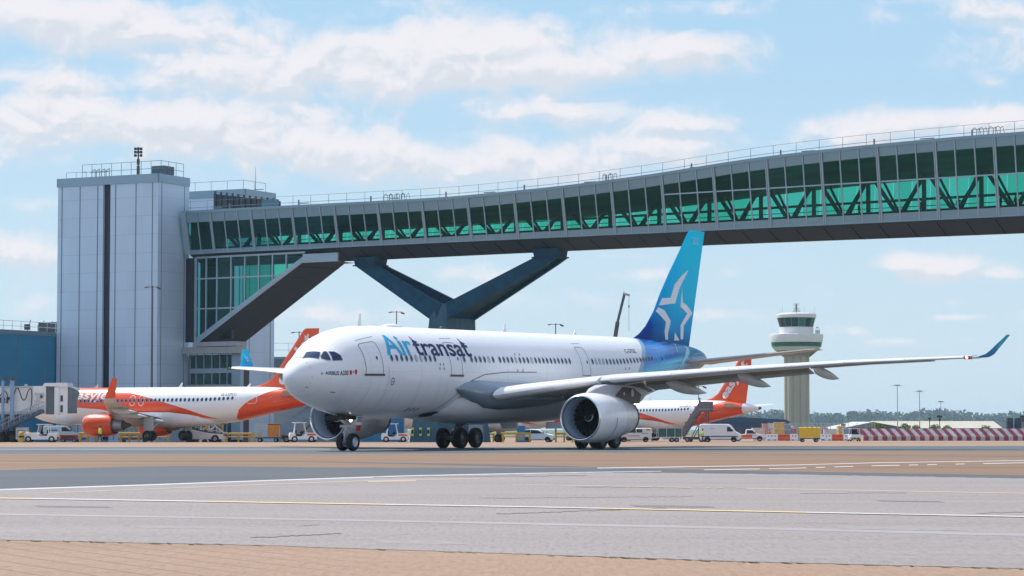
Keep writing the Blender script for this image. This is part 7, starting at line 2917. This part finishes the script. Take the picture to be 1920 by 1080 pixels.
b.build('roof', mat('pale_roof', (.50, .49, .47), .6), r)
b = MB()
b.prism([(g0_, 0), (g1_ + 4.5, 0), (g1_ + 4.5, 1.8), (gm_, 4.15), (g0_, 2.2)], 'y', .1, .4)
b.build('gable_wall', mat('gable_teal', (.07, .10, .11), .6), r)
b = MB()
b.box((-9.2, -.2, 3.3), (1.6, .1, .7))
b.build('roof_vent', M_dgrey, r)
Y = 600
r = thing('dark_blue_shed', 'long dark blue shed behind the far orange tail', 'building', (wx(1420, Y), Y, -.5))
b = MB()
b.bb((-11, 0, 0), (7.5, 12, 3.4))
b.prism([(-11.5, 3.4), (8, 3.4), (7.0, 4.1), (-4, 4.7), (-10.5, 4.3)], 'y', -.3, 12)
b.build('wall', mat('shed_navy', (.012, .05, .12), .6, noise=.2, nscale=.3), r)
b = MB()
for i in range(7):
    b.bb((-10 + i * 2.5, -.05, .6), (-8.6 + i * 2.5, -.003, 2.2))
b.build('shutter', M_dgrey, r)
r = thing('pale_shed', 'low pale curved-roof shed left of the control tower shaft', 'building', (wx(1456, 640), 640, -.5))
b = MB()
b.prism([(-2.6, 0), (5, 0), (5, 2.2), (2, 2.7), (-1.5, 2.6), (-2.6, 2.2)], 'y', 0, 8)
b.build('wall', M_dgrey, r)
b = MB()
b.prism([(-2.9, 2.2), (5, 2.25), (3.5, 2.85), (0, 3.05), (-2.2, 2.85)], 'y', -.2, 8)
b.build('roof', M_white2, r)
for (px, w_, h_, lab) in ((1893, 1.9, 2.0, 'dark storage tank near the right edge behind the striped fence'), (1909, 2.0, 2.0, 'dark storage tank at the right edge behind the striped fence')):
    r = thing('storage_tank', lab, 'tank', place(px, 430))
    b = MB()
    b.lathe([(w_ * .32, 0), (w_ * .32, 3.6), (w_ * .28, 3.75), (.001, 3.8)], n=20)
    b.build('shell', mat('tank_navy', (.015, .03, .07), .5), r, 50)
    b = MB()
    for z_ in (.8, 2.0, 3.2):
        b.lathe([(w_ * .33, z_), (w_ * .33, z_ + .1)], n=20)
    b.build('hoop', M_dgrey, r)
for (px, yt, w_, h_, lab) in ((1762, 779, 10, 7, 'sign board post with a wide dark board behind the striped fence'), (1743, 783, 5, 5, 'narrow sign post with a small dark board behind the striped fence'), (1918, 779, 10, 8, 'dark sign board cut by the right edge')):
    Y = 440
    k = Y / FPX
    r = thing('sign_post', lab, 'sign', place(px, Y))
    zt = at(px, yt, Y).z - gz(Y)
    b = MB()
    b.beam((0, 0, 0), (0, 0, zt), .12, .12)
    b.build('post', M_dgrey, r)
    b = MB()
    b.box((0, -.1, zt - h_ * k * .3), (w_ * k, .08, h_ * k * .55))
    b.box((0, -.1, zt - h_ * k * 1.1), (w_ * k * .4, .08, h_ * k * .8))
    b.build('board', mat('sign_black', (.02, .03, .02), .6), r)

# --- clutter between the pickup and the tower: stacked crates, panels, mesh fence
rnd = random.Random(21)
cols = [((.66, .58, .50), 'cream'), ((.62, .30, .22), 'brick red'), ((.60, .62, .64), 'white'), ((.65, .42, .10), 'amber'), ((.20, .34, .44), 'blue'), ((.45, .16, .18), 'maroon')]
spots = [(1422, 2.1, 1.9), (1437, 1.5, 2.6), (1449, 1.7, 2.7), (1461, 1.8, 2.8), (1474, 1.3, 2.5), (1484, 1.6, 1.9), (1530, 1.6, 1.6), (1546, 1.2, 2.0), (1556, 2.0, 1.7), (1577, 1.3, 2.2), (1586, 1.0, 1.8)]
where = ['at the left end of the row behind the orange pickup', 'second in the row behind the barriers', 'left of the tall pair behind the barriers', 'tallest, beside the mesh fence', 'beside the tower base, left', 'beside the tower base, right',
         'just right of the yellow cart', 'narrow, behind the red barrier', 'wide, behind the red barrier', 'narrow, left of the small tractor', 'last, touching the small tractor']
for i, (px, w_, h_) in enumerate(spots):
    c_, nm = cols[i % len(cols)]
    r = thing('stacked_crates', nm + ' crate stack ' + where[i], 'crates', place(px, 405 + rnd.uniform(-4, 14)), (0, 0, rnd.uniform(-.2, .2)), 'crate stacks behind the barriers')
    b = MB()
    n_ = 3 if h_ > 2 else 2
    for j in range(n_):
        b.bb((-w_ / 2 + rnd.uniform(0, .1), -.5, .15 + j * h_ / n_), (w_ / 2 - rnd.uniform(0, .15), .5, (j + 1) * h_ / n_))
    b.build('crate', mat('crate_' + nm.replace(' ', '_'), c_, .7, noise=.2, nscale=3), r, bevel=.02)
    b = MB()
    for j in range(n_ + 1):
        b.bb((-w_ / 2, -.55, j * h_ / n_), (w_ / 2, .55, .12 + j * h_ / n_))
    b.build('pallet', M_lgrey, r)
r = thing('mesh_fence', 'tall thin mesh fence on posts behind the barriers and crates', 'fence', (wx(1440, 425), 425, gz(425)))
b = MB()
Lf = (1640 - 1440) * 425 / FPX
for i in range(13):
    b.tube((i * Lf / 12, 0, 0), (i * Lf / 12, 0, 2.9), .05, 6)
b.build('posts', M_grey, r)
b = MB()
for i in range(9):
    b.tube((0, 0, .4 + i * .3), (Lf, 0, .4 + i * .3), .012, 4, cap=False)
for i in range(60):
    b.tube((i * Lf / 60, 0, .3), (i * Lf / 60, 0, 2.85), .010, 4, cap=False)
b.build('mesh', M_lgrey, r)


# --- trees
def leaf_blob(b, c, r, rnd_, n, sq=.8):
    for _ in range(n):
        # random leaf-clump card cluster inside the ellipsoid, denser at the rim
        while True:
            p_ = Vector((rnd_.uniform(-1, 1), rnd_.uniform(-1, 1), rnd_.uniform(-1, 1)))
            if .35 < p_.length < 1:
                break
        p_ = Vector((c[0] + p_.x * r, c[1] + p_.y * r, c[2] + p_.z * r * sq))
        s_ = r * rnd_.uniform(.12, .26)
        a = Vector((rnd_.uniform(-1, 1), rnd_.uniform(-1, 1), rnd_.uniform(-1, 1))).normalized()
        u_ = a.orthogonal().normalized()
        w_ = a.cross(u_)
        b.add([p_ + u_ * s_, p_ + w_ * s_ * .8, p_ - u_ * s_ * .9, p_ - w_ * s_], [(0, 1, 2, 3)])


def foliage(name, a, c):
    s_ = SN(name, .9, spec=.1)
    return s_.out(s_.mix(s_.step(s_.noise(.12, 4, None, .6), .35, .65), a, c))


rw = random.Random(4)
b = MB()
fol = foliage('wood_leaves', (.02, .055, .035), (.055, .10, .055))
for i in range(620):
    px = rw.uniform(1370, 2150)
    Y = rw.uniform(3600, 4600)
    top = 770 + rw.uniform(-2.2, 2.2) + 3 * sin(px * .013) + 3 * sin(px * .041 + 1) + (6 if px > 1760 else 0) * min(1, (px - 1760) / 60.0)
    zt = at(px, top, Y).z
    R_ = rw.uniform(9, 20)
    zc = zt - R_ * .8 - rw.uniform(0, 15) * (0 if i % 3 == 0 else 1)
    leaf_blob(b, (wx(px, Y), Y, zc), R_, rw, 38)
tag(b.build('distant_wood', fol), 'hazy green wood along the horizon behind the hangars', 'woodland', kind='stuff')
b = MB()
for i in range(130):
    px = rw.uniform(1380, 2150)
    Y = rw.uniform(3300, 3550)
    leaf_blob(b, (wx(px, Y), Y, rw.uniform(0, 8)), rw.uniform(7, 14), rw, 34)
tag(b.build('hedge_line', fol), 'low dark hedge band at the foot of the distant wood', 'hedge', kind='stuff')
bush = foliage('bush_leaves', (.10, .16, .03), (.19, .22, .05))
for i, (px, w_, yt, lab) in enumerate([(1647, 20, 789, 'largest yellow-green bush in front of the dark gable'), (1699, 11, 792, 'round bush left of the pale masts'), (1717, 7, 795, 'small bush at the foot of the middle mast'), (1755, 13, 794, 'bush behind the sign post'), (1774, 9, 797, 'low bush right of the wide sign board'), (1849, 16, 797, 'low bush near the right end of the hangar')]):
    Y = 600
    k = Y / FPX
    r = thing('bush', lab, 'bush', place(px, Y), (0, 0, 0), 'bushes in front of the hangars')
    b = MB()
    zt = at(px, yt, Y).z + .5
    for j in range(9):
        leaf_blob(b, (rw.uniform(-1, 1) * w_ * k * .42, rw.uniform(-1, 1), zt * rw.uniform(.35, .72)), zt * .34, rw, 60)
    b.build('foliage', bush, r)
    b = MB()
    b.tube((0, 0, 0), (.1, 0, zt * .6), .12, 6, r1=.05)
    b.tube((0, 0, .3), (-.4, 0, zt * .6), .07, 6, r1=.03)
    b.build('trunk', mat('bark', (.06, .045, .03), .9), r)

# --- people
person('worker in yellow-green hi-vis top and dark shorts beside the left orange engine', place(188, 262), rad(200), 'walk', (.50, .72, .06), (.03, .03, .04), vest=M_hiviz)
person('worker in hi-vis vest and dark trousers standing behind the large white van', place(1318, 338), rad(170), 'stand', (.40, .58, .08), (.02, .025, .04), vest=M_hiviz)
person('worker in orange hi-vis among the crates behind the barriers', place(1443, 400), rad(100), 'stand', (.62, .22, .05), (.05, .05, .06), vest=mat('orange_vest', (.75, .18, .03), .8))
fl_z = 23.8
def on_bridge(s_, n_, lab, c1, c2, rz, pose='walk'):
    p_ = BR_P0 + BR_U * s_ + BR_N * n_
    return person(lab, (p_.x, p_.y, fl_z), rz, pose, c1, c2, group='people crossing inside the bridge')
on_bridge(91.0, 6.2, 'dark-clad person standing alone behind the bridge glass above the control tower', (.03, .03, .04), (.02, .02, .03), rad(-90), 'stand')
on_bridge(86.7, 6.3, 'person leaning near a truss foot, left of the lone standing figure in the bridge', (.04, .03, .03), (.02, .02, .03), rad(20))
on_bridge(95.8, 6.0, 'taller of the two people walking close together in the bridge', (.05, .03, .03), (.02, .02, .03), rad(150))
on_bridge(97.3, 6.3, 'shorter of the two people walking close together in the bridge', (.06, .06, .07), (.02, .02, .03), rad(150))
on_bridge(101.6, 5.2, 'person nearest the right edge inside the bridge', (.04, .02, .03), (.02, .02, .03), rad(150))
on_bridge(79.4, 6.4, 'leftmost person walking inside the bridge near a truss foot', (.03, .03, .05), (.02, .02, .03), rad(-20))
rp = random.Random(9)
st_c = Vector(place(1297, 352))
for i, t in enumerate((.15, .42, .68, .95)):
    lab = ['passenger in dark coat at the foot of the boarding stairs', 'passenger in red halfway up the boarding stairs', 'passenger in grey two thirds up the boarding stairs', 'passenger in dark top at the head of the boarding stairs'][i]
    cc = [(.04, .04, .06), (.5, .08, .05), (.3, .3, .33), (.05, .03, .03)][i]
    d_ = Vector((cos(rad(-20)), sin(rad(-20)), 0)) * (-1.3 + 2.6 * t)
    person(lab, (st_c.x + d_.x, st_c.y + d_.y, st_c.z + .42 + 4.2 * t), rad(-20), 'walk', cc, (.03, .03, .05), group='passengers on the boarding stairs')

# --- haze
b = MB()
b.bb((-9200, -3200, -1.6), (9200, 9200, 60))
hz = bpy.data.materials.new('haze_air')
hz.use_nodes = True
nt = hz.node_tree
nt.nodes.clear()
o_ = nt.nodes.new('ShaderNodeOutputMaterial')
pv = nt.nodes.new('ShaderNodeVolumePrincipled')
pv.inputs['Color'].default_value = (.62, .84, 1.0, 1)
pv.inputs['Density'].default_value = HAZE
pv.inputs['Anisotropy'].default_value = .2
nt.links.new(pv.outputs[0], o_.inputs['Volume'])
if HAZE > 0:
    tag(b.build('haze', hz), kind='stuff')
